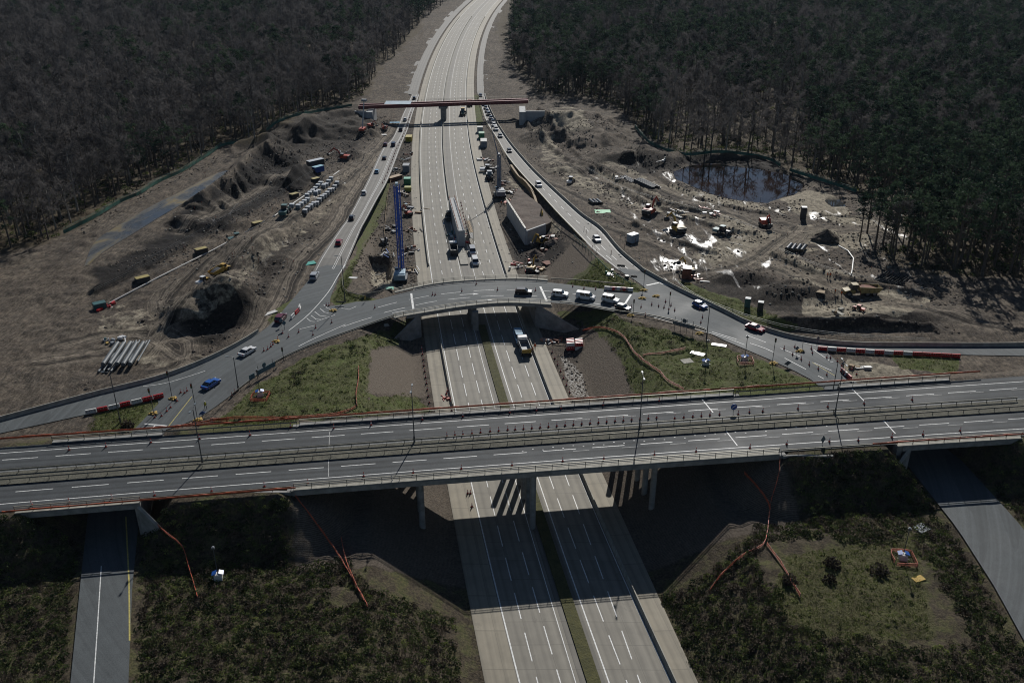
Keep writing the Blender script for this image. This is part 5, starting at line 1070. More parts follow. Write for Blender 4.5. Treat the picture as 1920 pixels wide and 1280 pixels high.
# water filled barrier units
def water_unit():
    m = MB(); m.prof([(-1.02, 0), (-1.02, .95), (-.95, 1.0), (.95, 1.0), (1.02, .95), (1.02, 0), (.6, 0), (.6, .1), (.25, .1), (.25, 0), (-.25, 0), (-.25, .1), (-.6, .1), (-.6, 0)], -.16, .16); m.prof([(-1.0, .12), (-1.0, .42), (1.0, .42), (1.0, .12)], -.28, .28); return m
WU = water_unit(); HOLEM = MB()
for k in range(4): HOLEM.wheel((-.75 + .5 * k, 0, .68), .1, .36, 8)
def barrier_row(pts, pattern, label_fn, group):
    q = resample(pts, n=len(pattern) + 1); pr = {}
    for i, ch in enumerate(pattern):
        a, b = q[i], q[i + 1]; c = (a + b) / 2; rz = math.atan2(b.y - a.y, b.x - a.x)
        if ch not in pr:
            t = thing('water_barrier', label_fn(ch), 'barrier', c, rz, group); WU.build('body', RED if ch == 'R' else WHITEP, t); HOLEM.build('fork_hole', WHITEP if ch == 'R' else POLE, t); pr[ch] = t
        else: copy_thing(pr[ch], c, rz)
nm = dict(R='red', W='white')
barrier_row(Q1([(160, 777), (205, 768), (308, 744)]), 'WRWRWRR', lambda c: f'{nm[c]} water-filled barrier in the row beside the left roundabout exit', 'water barriers at the left exit')
barrier_row(Q1([(1533, 656), (1640, 663), (1743, 668), (1800, 671)]), 'RWRWRWRWRWRRRRR', lambda c: f'{nm[c]} water-filled barrier in the long row at the right roundabout exit', 'water barriers at the right exit')
barrier_row(Q1([(1135, 543), (1185, 546)]), 'WRWRW', lambda c: f'{nm[c]} water-filled barrier in the short row behind the queue of vehicles', 'water barriers by the bridge')
barrier_row(Q1([(1578, 697), (1594, 712)]), 'RWR', lambda c: f'{nm[c]} water-filled barrier at the foot of the far parapet beside the right exit', 'water barriers below the parapet')
barrier_row(Q1([(545, 600), (562, 582), (563, 575)]), 'WRW', lambda c: f'{nm[c]} water-filled barrier beside the dark red car on the left slip', 'water barriers on the left slip')
b0 = PT(1077, 652); k = 0
for zz in range(2):                                          # stack of barriers by the motorway
    for i in range(4):
        for j in range(2):
            ch = 'RW'[(i + j + zz) % 2]; t = thing('water_barrier', f'{nm[ch]} plastic barrier in the stacked pile beside the near motorway', 'barrier', b0 + V3((-1.1 + j * 2.2, -1.2 + i * .8, zz * 1.02)), .2, 'stacked plastic barriers'); WU.build('body', RED if ch == 'R' else WHITEP, t); HOLEM.build('fork_hole', WHITEP, t)

# cones
def cone_proto(label, group):
    t = thing('traffic_cone', label, 'traffic cone', (0, 0, 0), 0, group); MB().box((0, 0, .04), (.5, .5, .08)).build('base', BLACK, t); MB().lathe([(.19, .08), (.13, .38), (.125, .38), (.04, .98), (.02, 1.0)], 10).build('body', CONEO, t); MB().lathe([(.145, .38), (.098, .66)], 10).build('band', CONEW, t); return t
CPROTO = []
def cones(label, group, pts):
    t = None
    for p in pts:
        if t is None:
            if CPROTO: t = copy_thing(CPROTO[0], p, None, label, group)
            else: t = cone_proto(label, group); t.location = p; CPROTO.append(t)
        else: copy_thing(t, p, random.random())
        t_ = t
pp = lambda pts, z: [P(x, y, z) for x, y in pts]
cones('traffic cone in the widely spaced line along the near edge of the dual carriageway', 'near edge cones', pp([(210, 935), (290, 929), (397, 921), (496, 912), (577, 906), (682, 893), (775, 887), (865, 879), (960, 873), (1055, 865), (1132, 861), (1227, 853), (1305, 847), (1406, 840), (1475, 833), (1555, 828), (1609, 826), (1672, 820), (1730, 815), (130, 942), (60, 947), (1800, 808)], Z2))
cones('traffic cone in the widely spaced line along the far edge of the dual carriageway', 'far edge cones', pp([(199, 838), (283, 830), (374, 823), (469, 816), (545, 801), (626, 803), (696, 797), (792, 787), (868, 781), (956, 774), (1006, 770), (1052, 766), (1131, 760), (1236, 752), (130, 844)], Z2))
cl = [(838, 818), (853, 816), (868, 815), (885, 813), (901, 811), (919, 809), (935, 808), (952, 806)] + [(966 + i * 15.6, 805.5 - i * 1.3) for i in range(18)]
cones('traffic cone in the dense line beside the central reserve of the far carriageway', 'central reserve cones', pp(cl + [(1265, 784.5), (1282, 783), (1299, 781.5), (1315, 780), (1331, 778.5), (1349, 777), (1384, 777), (1405, 773), (1430, 771.5), (1496, 766.5), (1552, 763), (1620, 757), (1710, 750)], Z2))
cones('traffic cone in the scattered line along the roundabout bridge', 'bridge cones', pp([(703, 577), (811, 553), (816, 553), (866, 546), (933, 544), (893, 533), (1004, 545), (622, 605), (592, 615), (587, 628), (560, 623), (541, 632), (612, 573), (617, 573), (1095, 541), (1117, 542), (1139, 551), (1074, 537)], Z1))
cones('traffic cone in the tapering group on the right roundabout', 'right taper cones', pp([(1222, 571), (1235, 574), (1245, 577), (1254, 580), (1265, 582), (1258, 573), (1248, 566), (1312, 580), (1317, 595), (1314, 605), (1202, 576), (1210, 592), (1184, 577)], Z1))
cones('traffic cone among the barriers on the right roundabout exit', 'right exit cones', pp([(1470, 654), (1490, 651), (1486, 665), (1521, 654), (1523, 662), (1502, 674), (1517, 684), (1534, 692), (1550, 703), (1550, 671), (1557, 671), (1570, 678), (1578, 686), (1597, 693), (1606, 702)], Z1))
cones('traffic cone in the line on the left roundabout exit', 'left exit cones', pp([(351, 733), (346, 737), (339, 736), (332, 752), (320, 764), (313, 771), (303, 780), (290, 783), (508, 650), (512, 646), (521, 637), (530, 625), (495, 658), (502, 655), (440, 736), (435, 742)], Z1))
sl = lerp_lines(SL_L, SL_R, .82, 200); cones('small cone in the close line along the left slip road', 'left slip cones', [p + V3((0, 0, .02)) for p in sl[70:170:4]])
cones('cone standing on the near motorway shoulder', 'motorway shoulder cones', pp([(877, 925), (882, 925), (885, 950), (837, 738), (840, 733), (838, 744), (845, 752), (847, 770), (1002, 905)], 0))
ed = [V3((float(mx('L', y)) - 1.0, float(y), 0.0)) for y in np.arange(160, 206, 3.0)] + [V3((float(mx('R', y)) + .8, float(y), 0.0)) for y in np.arange(176, 204, 3.4)]
cones('cone in the line along the near motorway shoulder edge', 'shoulder edge cones', ed)
cones('cone in the line around the central pier works on the motorway', 'pier work cones', [V3((float(mx('M2', y)) + 1.2, float(y), 0)) for y in np.arange(262, 330, 4)])
# lamp posts, camera towers, signs
def lamp_post(loc, h, label, arms=(1,), group=None, az=0.0):
    t = thing('lamp_post', label, 'lamp post', loc, az, group); MB().lathe([(.19, -.1), (.17, 1.2), (.11, 1.25), (.075, h)], 8).build('pole', POLE, t)
    for s in arms:
        MB().tube([(0, 0, h - .05), (s * .5, 0, h + .12), (s * 1.1, 0, h + .18)], .05, 6).build('arm', POLE, t); MB().prof([(s * 1.0, h + .1), (s * 1.0, h + .24), (s * 1.7, h + .26), (s * 1.75, h + .16)], -.15, .15).build('lamp_head', SIGNG, t)
for (bx, by), lb in zip(((379.5, 867), (777, 828), (1199, 802), (1565.6, 775)), ('tall lamp post on the central reserve nearest the left end', 'tall lamp post on the central reserve above the left motorway lanes', 'tall lamp post on the central reserve right of the motorway', 'tall lamp post on the central reserve nearest the right end')): lamp_post(P(bx, by, Z2 + .1), 11.0, lb, (1, -1), az=R(90))
for (bx, by), h, lb in (((226, 792), 11.5, 'lamp post on the rubble island left of the red and white barriers'), ((447, 731), 8.0, 'lamp post at the inner kerb beside the bright blue car'), ((647, 564), 12.5, 'tall lamp post on the grass nose left of the roundabout bridge'), ((1325, 632), 8.5, 'lamp post at the edge of the right grass triangle'), ((1560, 742), 8.0, 'lamp post behind the right end of the far parapet')): lamp_post(P(bx, by, Z1), h, lb, (-1,))
def signal(loc, h, label, heads=1, az=0):
    t = thing('traffic_signal', label, 'traffic light', loc, az); MB().tube([(0, 0, -.1), (0, 0, h)], .07, 7).build('pole', POLE, t)
    for k in range(heads):
        hd = MB().box((0, -.2, h - .6 - k * 1.3), (.34, .25, 1.0)).build('signal_head', BLACK, t)
        for j, c in enumerate(((.3, .02, .02), (.3, .15, .02), (.02, .2, .05))): MB().lathe([(.11, 0), (.11, .04)], 10, (0, 0, 0)).build('lens', M('lens%d' % j, c, .3), hd, (0, -.34, h - .3 - j * .3 - k * 1.3)).rotation_euler = (R(90), 0, 0)
for (bx, by), h, lb in (((324, 752), 7.5, 'traffic light on the left exit beside a yellow sandbag base'), ((289, 778), 6.5, 'second traffic light on the left exit further down the road'), ((371, 790), 9, 'traffic light pole with heads beside the left road below the sign'), ((532, 676), 3.6, 'short traffic light at the inner kerb above the blue sign boards'), ((1448, 680), 6.5, 'slim signal pole at the kerb of the right exit'), ((1207, 536), 5.0, 'signal pole at the tip of the right grass nose'), ((1187, 590), 4.5, 'signal pole at the right end of the roundabout bridge'), ((1255, 572), 4.0, 'signal pole beside the tapering cones on the right roundabout')): signal(P(bx, by, Z1), h, lb)
def cam_tower(loc, label):
    t = thing('camera_tower', label, 'camera tower', loc, random.uniform(-.3, .3)); MB().box((0, 0, .55), (1.3, 1.1, 1.1), top=(.9, .9)).build('cabinet', WHITEP, t); MB().tube([(0, 0, 1.1), (0, 0, 6.0)], .07, 7).build('mast', POLE, t); h = MB().box((0, 0, 6.1), (.5, .4, .35)).build('camera_head', POLE, t)
    for s in (-1, 1): MB().box((s * .55, .05, 1.3), (.75, 1.0, .05), pitch=s * .35).build('solar_panel', SIGNB, t); MB().box((s * .8, 0, .08), (.6, .2, .16)).build('outrigger', POLE, t)
    MB().lathe([(.16, 0), (.14, .2), (0, .3)], 8, (0, 0, 6.25)).build('dome', WHITEP, h)
for (px, py), lb in (((488, 742), 'white camera tower inside orange fencing on the left grass triangle'), ((1323, 684), 'dark camera tower in the middle of the right grass triangle'), ((1396, 676), 'white camera tower by the kerb of the right grass triangle'), ((1692, 1048), 'white camera tower in a fenced patch at bottom right'), ((410, 1085), 'white camera tower on the dark embankment at bottom left')): cam_tower(PT(px, py), lb)
for (px, py), lb in (((488, 746), 'orange netting enclosure round the left camera tower'), ((1396, 679), 'orange netting enclosure round the kerbside camera tower'), ((1692, 1050), 'orange netting enclosure round the camera tower at bottom right')):
    c = PT(px, py); mesh_fence(lb, [PT(px, py) + V3((dx * 1.7, dy * 1.7, 0)) for dx, dy in ((-1, -1), (1, -1.1), (1.1, 1), (-1, 1.1), (-1, -.6))], .95)
def signboard(loc, label, panels, posts=(-.6, .6), az=0.0, name='road_sign'):
    t = thing(name, label, 'sign', loc, az)
    for s in posts: MB().tube([(s, .08, -.1), (s, .08, max(p[2] + p[4] / 2 for p in panels))], .05, 6).build('post', POLE, t)
    for shp, x, z, w_, h, mt in panels:
        m = MB()
        if shp == 'r': m.box((x, 0, z), (w_, .06, h))
        elif shp == 'd': m.prof([(x - w_ / 2, z), (x, z + h / 2), (x + w_ / 2, z), (x, z - h / 2)], -.03, .03)
        else: m.prof([(x + math.cos(a) * w_ / 2, z + math.sin(a) * w_ / 2) for a in np.linspace(0, 6.283, 17)[:-1]], -.03, .03)
        m.build('panel', mt, t)
    return t
az_ = lambda a, b, z: (lambda v: math.atan2(v.y, v.x))(P(*b, z) - P(*a, z))
SLATE = M('sign_slate_blue', (0.06, 0.13, 0.17), .45, var=.15)
t = signboard(P(500, 702, Z1), 'long blue chevron board with a round blue sign at the left inner kerb', [('r', 0, 1.5, 5.6, 1.1, SLATE), ('c', -.4, 2.6, 1.1, 1.1, SLATE), ('r', -4.2, 1.4, 1.6, 1.2, SLATE)], (-2.2, 0, 2.2), az_((480, 712), (520, 690), Z1), 'chevron_board')
signboard(P(1281, 622, Z1), 'long grey backed chevron board with a round sign at the right inner kerb', [('r', 0, 1.9, 5.8, .9, SIGNG), ('c', .1, 3.0, 1.15, 1.15, SIGNG)], (-2.4, -.8, .8, 2.4), az_((1257, 612), (1303, 624), Z1), 'chevron_board')
t = signboard(P(1375, 773, Z2 + .1), 'round blue arrow sign on the central reserve', [('c', 0, 1.25, 1.3, 1.3, SIGNB)], (0,), R(10)); am = MB(); am.bar([V3((.38, -.05, 1.55)), V3((-.3, -.05, 1.02))], .02, .16); am.prof([(-.42, .92), (-.12, .96), (-.36, 1.22)], -.06, -.04); am.build('arrow', WHITEP, t)
tg = [((382, 790), 'blue sign board beside the left exit road', [('d', 0, 2.0, 1.4, .9, SIGNB)], R(30)), ((685, 566), 'yellow sign on the grass nose beside the bridge', [('d', 0, 1.2, 1.2, 1.4, YELB)], R(70)), ((1493, 664), 'small diamond sign among cones on the right exit', [('d', 0, 1.6, 1.1, 1.1, SIGNG)], R(20)), ((1505, 650), 'square backed sign on the right exit near the barrier end', [('d', 0, 2.2, 1.1, 1.0, SIGNG)], R(30)), ((1532, 648), 'dark backed sign at the start of the red and white row', [('d', 0, 1.9, 1.2, 1.2, SIGNG)], R(35)), ((1476, 688), 'dark diamond sign at the grass edge of the right exit', [('d', 0, 1.0, 2.0, 1.2, SIGNG)], R(20)), ((1578, 700), 'diamond sign on a thin post by the right far parapet', [('d', 0, 2.6, 1.3, 1.2, SIGNG)], R(25)), ((1542, 833), 'dark triangular sign on the near verge at right', [('d', 0, 1.1, 1.0, 1.6, SIGNG)], R(20)), ((1164, 508), 'dark backed sign beside the right slip', [('r', 0, 1.6, 2.2, .7, DGREY)], R(-10)), ((1188, 527), 'second dark backed sign lower down the right slip', [('r', 0, 1.4, 1.8, .6, DGREY)], R(-10)), ((528, 612), 'grey backed sign beside the dark red car', [('d', 0, 1.6, 1.2, 1.2, SLATE)], R(40)), ((534, 618), 'grey diamond sign between cones below the dark red car', [('d', 0, 1.8, 1.2, 1.3, SLATE)], R(40)), ((640, 572), 'low black board fence sign on the grass nose', [('r', 0, .9, 2.4, .3, DGREY)], 0)]
for (px, py), lb, pn_, az in tg: signboard(P(px, py, Z2 + .05 if py > 800 else Z1), lb, pn_, (0,), az)
def sandbags(loc, label, n=7, mt=YELB):
    t = thing('sandbag_pile', label, 'sandbags', loc)
    for i in range(n):
        m = MB(); a = i * 2.4; rr = .55 * math.sqrt(i / n); m.lathe([(.05, 0), (.32, .05), (.36, .14), (.22, .25), (.02, .28)], 8); o = m.build('sandbag', mt, t, (rr * math.cos(a) * 1.6, rr * math.sin(a), .2 * (i % 2)), random.random() * 3); o.scale = (1.4, .9, 1)
for (px, py), z, lb in (((325, 748), Z1, 'yellow sandbags weighting the first signal on the left exit'), ((288, 776), Z1, 'yellow sandbags weighting the second signal on the left exit'), ((372, 788), Z1, 'orange-yellow sandbags at the verge of the left exit'), ((625, 583), Z1, 'bright yellow sandbag heap at the foot of the grass nose'), ((518, 641), Z1, 'orange sandbag heap among cones by the white car'), ((1207, 545), Z1, 'yellow sandbag heap on the right grass nose'), ((1204, 560), Z1, 'yellow sandbag heap on the road by the grass nose'), ((1230, 556), Z1, 'yellow sandbags round a signal base on the right'), ((1182, 592), Z1, 'yellow sandbags by the kerb behind the black car'), ((1311, 626), Z1, 'yellow sandbags at the kerb by the lamp post'), ((1450, 682), Z1, 'yellow sandbags at the grass edge of the right exit'), ((1499, 659), Z1, 'yellow sandbag heap among cones at the right exit'), ((1289, 533), Z1, 'yellow sandbags on the verge outside the right curve')): sandbags(P(px, py, z), lb)

# ------------------------------------------------------------------ vehicles
def paint(name, rgb): return M('paint_' + name, rgb, .28, .0, var=.06, coat=.7)
RIM = M('alloy_rim', (.35, .35, .36), .3, .8)
def wheels(t, pos_, r, w_):
    tm = MB().wheel((0, 0, 0), r, w_); rm = MB().wheel((0, 0, 0), r * .6, w_ + .02, 10); ft = None
    for p in pos_:
        if ft is None: ft = tm.build('wheel', BLACK, t, p); fr = rm.build('rim', RIM, ft)
        else:
            c = ft.copy(); COL.objects.link(c); c.parent = t; c.location = p; d = fr.copy(); COL.objects.link(d); d.parent = c
def car(kind, col, loc, az, label, cat='car', group=None, scale=1.0):
    nm_ = {'hatch': 'hatchback_car', 'suv': 'suv_car', 'coupe': 'saloon_car', 'van': 'van', 'pickup': 'pickup_truck', 'defender': 'off_road_car'}[kind]
    t = thing(nm_, label, cat, loc, az, group); t.scale = (scale,) * 3
    S = {'hatch': (4.2, 1.78, .92, 1.46, (-1.95, 1.0), (-1.45, .25)), 'suv': (4.6, 1.9, 1.06, 1.70, (-2.2, 1.1), (-1.85, .4)), 'coupe': (4.75, 1.85, .9, 1.42, (-1.9, 1.15), (-1.05, .3)), 'van': (5.1, 1.95, 1.12, 1.96, (-2.5, 1.75), (-2.44, 1.05)), 'pickup': (5.3, 1.9, 1.1, 1.8, (-.9, 1.3), (-.7, .6)), 'defender': (4.7, 1.95, 1.2, 1.95, (-2.25, .95), (-2.15, .55))}[kind]
    L, W, zb, zt, (xb0, xb1), (xt0, xt1) = S; l = L / 2; nose = .8 if kind not in ('van', 'suv', 'defender', 'pickup') else .95
    pr = [(-l, .38), (-l - .02, zb - .15), (-l + .12, zb), (xb1, zb), (l - .22, nose), (l, nose - .2), (l, .32), (l - .2, .24), (-l + .2, .24)]
    MB().prof(pr, -W / 2, W / 2, .06).build('body', col, t)
    def ring(x0, x1, w_, z): return [V3((x0, -w_ / 2, z)), V3((x1, -w_ / 2, z)), V3((x1 + .08, 0, z)), V3((x1, w_ / 2, z)), V3((x0, w_ / 2, z)), V3((x0 - .04, 0, z))]
    wb, wt = W * .94, W * (.76 if kind in ('hatch', 'coupe') else .84)
    MB().loft([ring(xb0, xb1, wb, zb - .02), ring(xt0, xt1, wt, zt - .04)]).build('window_glass', GLASS, t)
    MB().loft([ring(xt0 - .05, xt1 + .05, wt + .06, zt - .06), ring(xt0, xt1 - .05, wt - .06, zt)]).build('roof', col, t)
    if kind in ('van', 'defender', 'suv', 'hatch', 'coupe'):     # painted pillars
        for s in (-1, 1):
            pm = MB()
            for f in ((.0, .07), (.34, .4), (.66, .71)) if kind != 'van' else ((0, .3), (.62, .67)):
                a0, a1 = xb0 + (xb1 - xb0) * f[0], xb0 + (xb1 - xb0) * f[1]; b0_, b1_ = xt0 + (xt1 - xt0) * f[0], xt0 + (xt1 - xt0) * f[1]; e = .015
                pm.add([(a0, s * (wb / 2 + e), zb - .03), (a1, s * (wb / 2 + e), zb - .03), (b1_, s * (wt / 2 + e), zt - .05), (b0_, s * (wt / 2 + e), zt - .05), (a0, s * (wb / 2 - .05), zb - .03), (a1, s * (wb / 2 - .05), zb - .03), (b1_, s * (wt / 2 - .05), zt - .05), (b0_, s * (wt / 2 - .05), zt - .05)], [(0, 1, 2, 3), (7, 6, 5, 4), (0, 3, 7, 4), (1, 5, 6, 2)])
            pm.build('pillar', col, t)
    if kind == 'pickup': MB().box((-1.75, 0, 1.12), (1.6, W * .8, .06)).build('load_bed', DGREY, t)
    for s in (-1, 1):
        MB().box((l - .1, s * W * .36, nose - .1), (.18, .4, .16)).build('headlight', LAMPW, t); MB().box((-l + .03, s * W * .4, zb - .15), (.1, .22, .26)).build('tail_light', LAMPR, t); MB().box((xb1 - .15, s * (W / 2 + .08), zb + .05), (.18, .2, .14)).build('mirror', col, t)
    r = .33 if kind in ('hatch', 'coupe') else .37
    wheels(t, [(x, s * (W / 2 - .1), r) for x in (-l * .62, l * .63) for s in (-1, 1)], r, .22); return t
def on(px, py, hx, hy, z): a = P(px, py, z); b = P(hx, hy, z); return a, math.atan2(b.y - a.y, b.x - a.x)
def onS(px, py, hx, hy): a = PS(px, py, .02); b = PS(hx, hy); return a, math.atan2(b.y - a.y, b.x - a.x)
pb, pw, pk, pr_, pdr, psil, pgr, pdb, plb = paint('bright_blue', (.012, .085, .34)), WHT, paint('black', (.01, .01, .012)), paint('red', (.32, .008, .02)), paint('dark_red', (.12, .01, .018)), paint('silver', (.42, .43, .44)), paint('grey', (.12, .125, .13)), paint('dark_blue', (.015, .025, .06)), paint('pale_blue', (.25, .42, .55))
ZR = Z1 + .035
for k, c, a, lb in (('coupe', pw, (464, 662, 500, 640), 'white saloon car on the left roundabout road heading away'), ('coupe', pb, (396, 723, 440, 695), 'bright blue saloon car at the lower left of the roundabout'), ('suv', pk, (982, 551, 1020, 552), 'black car at the tail of the queue on the roundabout bridge'), ('suv', pw, (1050, 555, 1090, 559), 'white car second in the queue on the roundabout bridge'), ('van', pw, (1098, 560, 1140, 566), 'white passenger van in the queue on the roundabout bridge'), ('defender', pw, (1145, 566, 1185, 574), 'white boxy off-road car in the queue behind the black car'), ('hatch', pk, (1168, 580, 1205, 590), 'black car at the front of the queue beside the kerb'), ('hatch', pb, (1312, 575, 1352, 592), 'blue hatchback at the outer barrier of the right curve'), ('coupe', pr_, (1415, 618, 1460, 633), 'bright red car with a dark soft top on the right curve')):
    l, az = on(*a, ZR); car(k, c, l, az, lb)
for k, c, a, lb in (('suv', pdr, (527, 600, 545, 578), 'dark red car on the left slip beside red and white barriers'), ('suv', psil, (590, 521, 604, 498), 'silver car on the left slip at the end of the worn lane lines'), ('hatch', pr_, (636, 457, 645, 440), 'red car climbing the left slip above the silver one'), ('hatch', pk, (660, 411, 668, 396), 'black car on the left slip opposite the pit'), ('hatch', pw, (683, 364, 690, 350), 'white roofed car halfway up the left slip'), ('hatch', plb, (707, 324, 713, 312), 'pale blue car on the left slip near the coned line'), ('hatch', pk, (721, 299, 727, 286), 'black car on the left slip beside small cones'), ('suv', pdb, (738, 273, 743, 262), 'dark van-like car on the upper left slip'), ('hatch', pk, (752, 245, 756, 236), 'black car just below the far bridge shadow on the left slip'), ('hatch', pw, (760, 226, 764, 217), 'white roofed car in front of the far bridge on the left slip'), ('hatch', pdr, (723, 273, 728, 262), 'dark red car on the dirt beside the left slip'),
                    ('hatch', psil, (1119, 451, 1135, 468), 'pale silver car on the wide part of the right slip'), ('suv', pw, (1010, 349, 1020, 362), 'white car alone on the middle of the right slip'), ('hatch', pk, (955, 285, 962, 296), 'dark car with a pale bonnet on the upper right slip'), ('hatch', pgr, (938, 257, 944, 267), 'grey car at the bottom of the upper right queue'), ('suv', pw, (930, 244, 935, 254), 'white car just below the far bridge shadow in the right queue'), ('hatch', pw, (926.5, 236, 930, 244), 'white car in the far bridge shadow in the right queue'), ('hatch', psil, (924.5, 230, 928, 238), 'silver car at the upper edge of the far bridge shadow'), ('hatch', pdb, (920.5, 223, 924, 231), 'dark blue car above the far bridge shadow in the right queue'), ('suv', pk, (916.5, 216, 920, 224), 'black car fourth from the far bridge in the right queue'), ('hatch', pdb, (913.5, 210, 917, 217), 'navy car third from the far bridge in the right queue'), ('hatch', pk, (911, 204, 914, 211), 'black car second from the far bridge in the right queue'), ('van', pw, (908.5, 197, 911, 203), 'white van right below the far bridge beam in the right queue'), ('hatch', pdb, (901, 181, 904, 187), 'dark car beyond the far bridge on the right slip'), ('hatch', pk, (777, 186, 779, 181), 'dark car beyond the far bridge on the left slip')):
    l, az = onS(*a); l.z = float(zs(l.y)) + .03; car(k, c, l, az, lb)
l, az = on(973, 637, 985, 668, .01); car('van', plb, l, az, 'pale blue van parked in the shade behind the tipper on the motorway', 'van', scale=1.12)
l, az = on(886, 474, 889, 484, .01); car('van', psil, l, az, 'pale van parked beside the bridge pier works', 'van'); l, az = on(891, 494, 895, 506, .01); car('van', pw, l, az, 'white roofed van parked below the other by the pier works', 'van')
def tipper(loc, az, label, body=GREYC, tail=None):
    t = thing('tipper_truck', label, 'truck', loc, az); MB().box((0, 0, .8), (7.0, .9, .3)).build('chassis', DGREY, t); c = MB().prof([(2.3, .6), (2.3, 2.75), (3.7, 2.8), (4.0, 1.7), (4.05, .6)], -1.2, 1.2, .05).build('cab', WHT, t); MB().box((3.86, 0, 2.15), (.32, 2.1, .75), pitch=-.27).build('windscreen', GLASS, c)
    m = MB(); m.box((-.7, 0, 1.15), (5.2, 2.3, .12))
    for s in (-1, 1): m.box((-.7, s * 1.16, 1.75), (5.2, .1, 1.1))
    m.box((1.86, 0, 1.85), (.1, 2.4, 1.3)); m.build('dump_body', body, t); MB().box((-3.35, 0, 1.6), (.12, 2.42, 1.0)).build('tailboard', tail or body, t); wheels(t, [(x, s * 1.05, .5) for x in (2.9, -1.4, -2.6) for s in (-1, 1)], .5, .35); return t
l, az = on(983, 658, 976, 640, .01); tipper(l, az, 'white cabbed tipper truck with a yellow-green tail on the motorway', GREYC, YELB)
l, az = on(851, 474, 848, 455, .01); tipper(l, az, 'dark tipper truck in the left lanes beside the bridge pier works', DGREY)
def tracks(t, L, W, h=.85):
    for s in (-1, 1): MB().prof([(-L / 2, h * .5), (-L / 2 + h * .35, h), (L / 2 - h * .35, h), (L / 2, h * .5), (L / 2 - h * .35, 0), (-L / 2 + h * .35, 0)], s * W / 2 - .3, s * W / 2 + .3).build('track', DGREY, t)
def excavator(loc, az, label, col, reach=1.0, slew=0.0, s=1.0, cabtop=None, curl=0.0):
    t = thing('excavator', label, 'excavator', loc, az); t.scale = (s,) * 3; tracks(t, 4.4, 2.5)
    h = link(bpy.data.objects.new('upper_body', None)); bpy.data.objects.remove(h)
    b = MB().prof([(-2.5, 1.0), (-2.6, 1.9), (-2.2, 2.3), (.4, 2.2), (1.3, 1.6), (1.4, 1.0)], -1.35, 1.35, .04).build('upper_body', col, t); b.rotation_euler = (0, 0, slew)
    MB().box((-2.35, 0, 1.55), (.7, 2.72, 1.05)).build('counterweight', DGREY, b); c = MB().prof([(-.4, 1.2), (-.4, 2.95), (.9, 2.95), (1.45, 2.0), (1.45, 1.2)], .35, 1.32).build('cab', GLASS, b); MB().box((.25, .84, 3.0), (1.35, 1.0, .1)).build('cab_roof', cabtop or WHT, b)
    e = V3((3.6 * reach, -.1, 4.6)); w_ = V3((5.7 * reach, -.1, 2.6 + curl)); MB().tube([(1.0, -.1, 1.6), (2.1 * reach, -.1, 3.9), e], [.34, .38, .22], 4).build('boom', col, b); MB().tube([e + V3((-.5, 0, .35)), e, w_], [.16, .28, .17], 4).build('stick', col, b)
    MB().tube([(1.35, -.1, 1.8), (2.5 * reach, -.1, 3.6)], .11, 6).build('hydraulic_ram', STEEL, b); MB().prof([(w_.x - .15, w_.z), (w_.x + .35, w_.z - .15), (w_.x + .45, w_.z - 1.1), (w_.x - .4, w_.z - 1.25), (w_.x - .75, w_.z - .6)], -.75, .55).build('bucket', DGREY, b); return t
def at(px, py, hx, hy): a = PT(px, py); b = PT(hx, hy); return a, math.atan2(b.y - a.y, b.x - a.x)
for px, hd, col, lb, kw in (((645, 300), (622, 297), ORM, 'orange-red excavator loading beside the white pipe on the left', dict(reach=1.25)), ((1218, 403), (1236, 394), ORM, 'red excavator with a bent arm near the green mat on the right', dict(reach=1.0, s=1.15)), ((1270, 436), (1254, 428), YEL, 'white cabbed yellow excavator reaching left over wet mud', dict(reach=1.2, s=1.1)), ((1434, 424), (1452, 440), ORM, 'orange excavator on the pale strip by the dirt crossroads', dict(reach=.9)), ((1017, 424), (1010, 404), YEL, 'yellow excavator on the brown fill behind the new wall', dict(reach=1.1)), ((1015, 458), (990, 474), YEL, 'yellow excavator digging at the foot of the new wall', dict(reach=1.05)), ((696, 239), (704, 244), ORM, 'small orange excavator below the far bridge on the left', dict(s=.75)), ((721, 244), (714, 250), ORM, 'small orange digger beside a blue puddle below the far bridge', dict(s=.75)), ((1289, 512), (1274, 505), YEL, 'yellow mini digger in the plant yard outside the right curve', dict(s=.8)), ((721, 458), (730, 470), DGREY, 'small dark digger working in the deep pit', dict(s=.7)), ((997, 508), (1010, 494), YEL, 'yellow digger in the crowded plant yard above the bridge', dict(s=.85)), ((765, 404), (750, 398), ORM, 'orange telescopic digger left of the blue rig', dict(s=.7))):
    l, az = at(*px, *hd); excavator(l, az, lb, col, **kw)
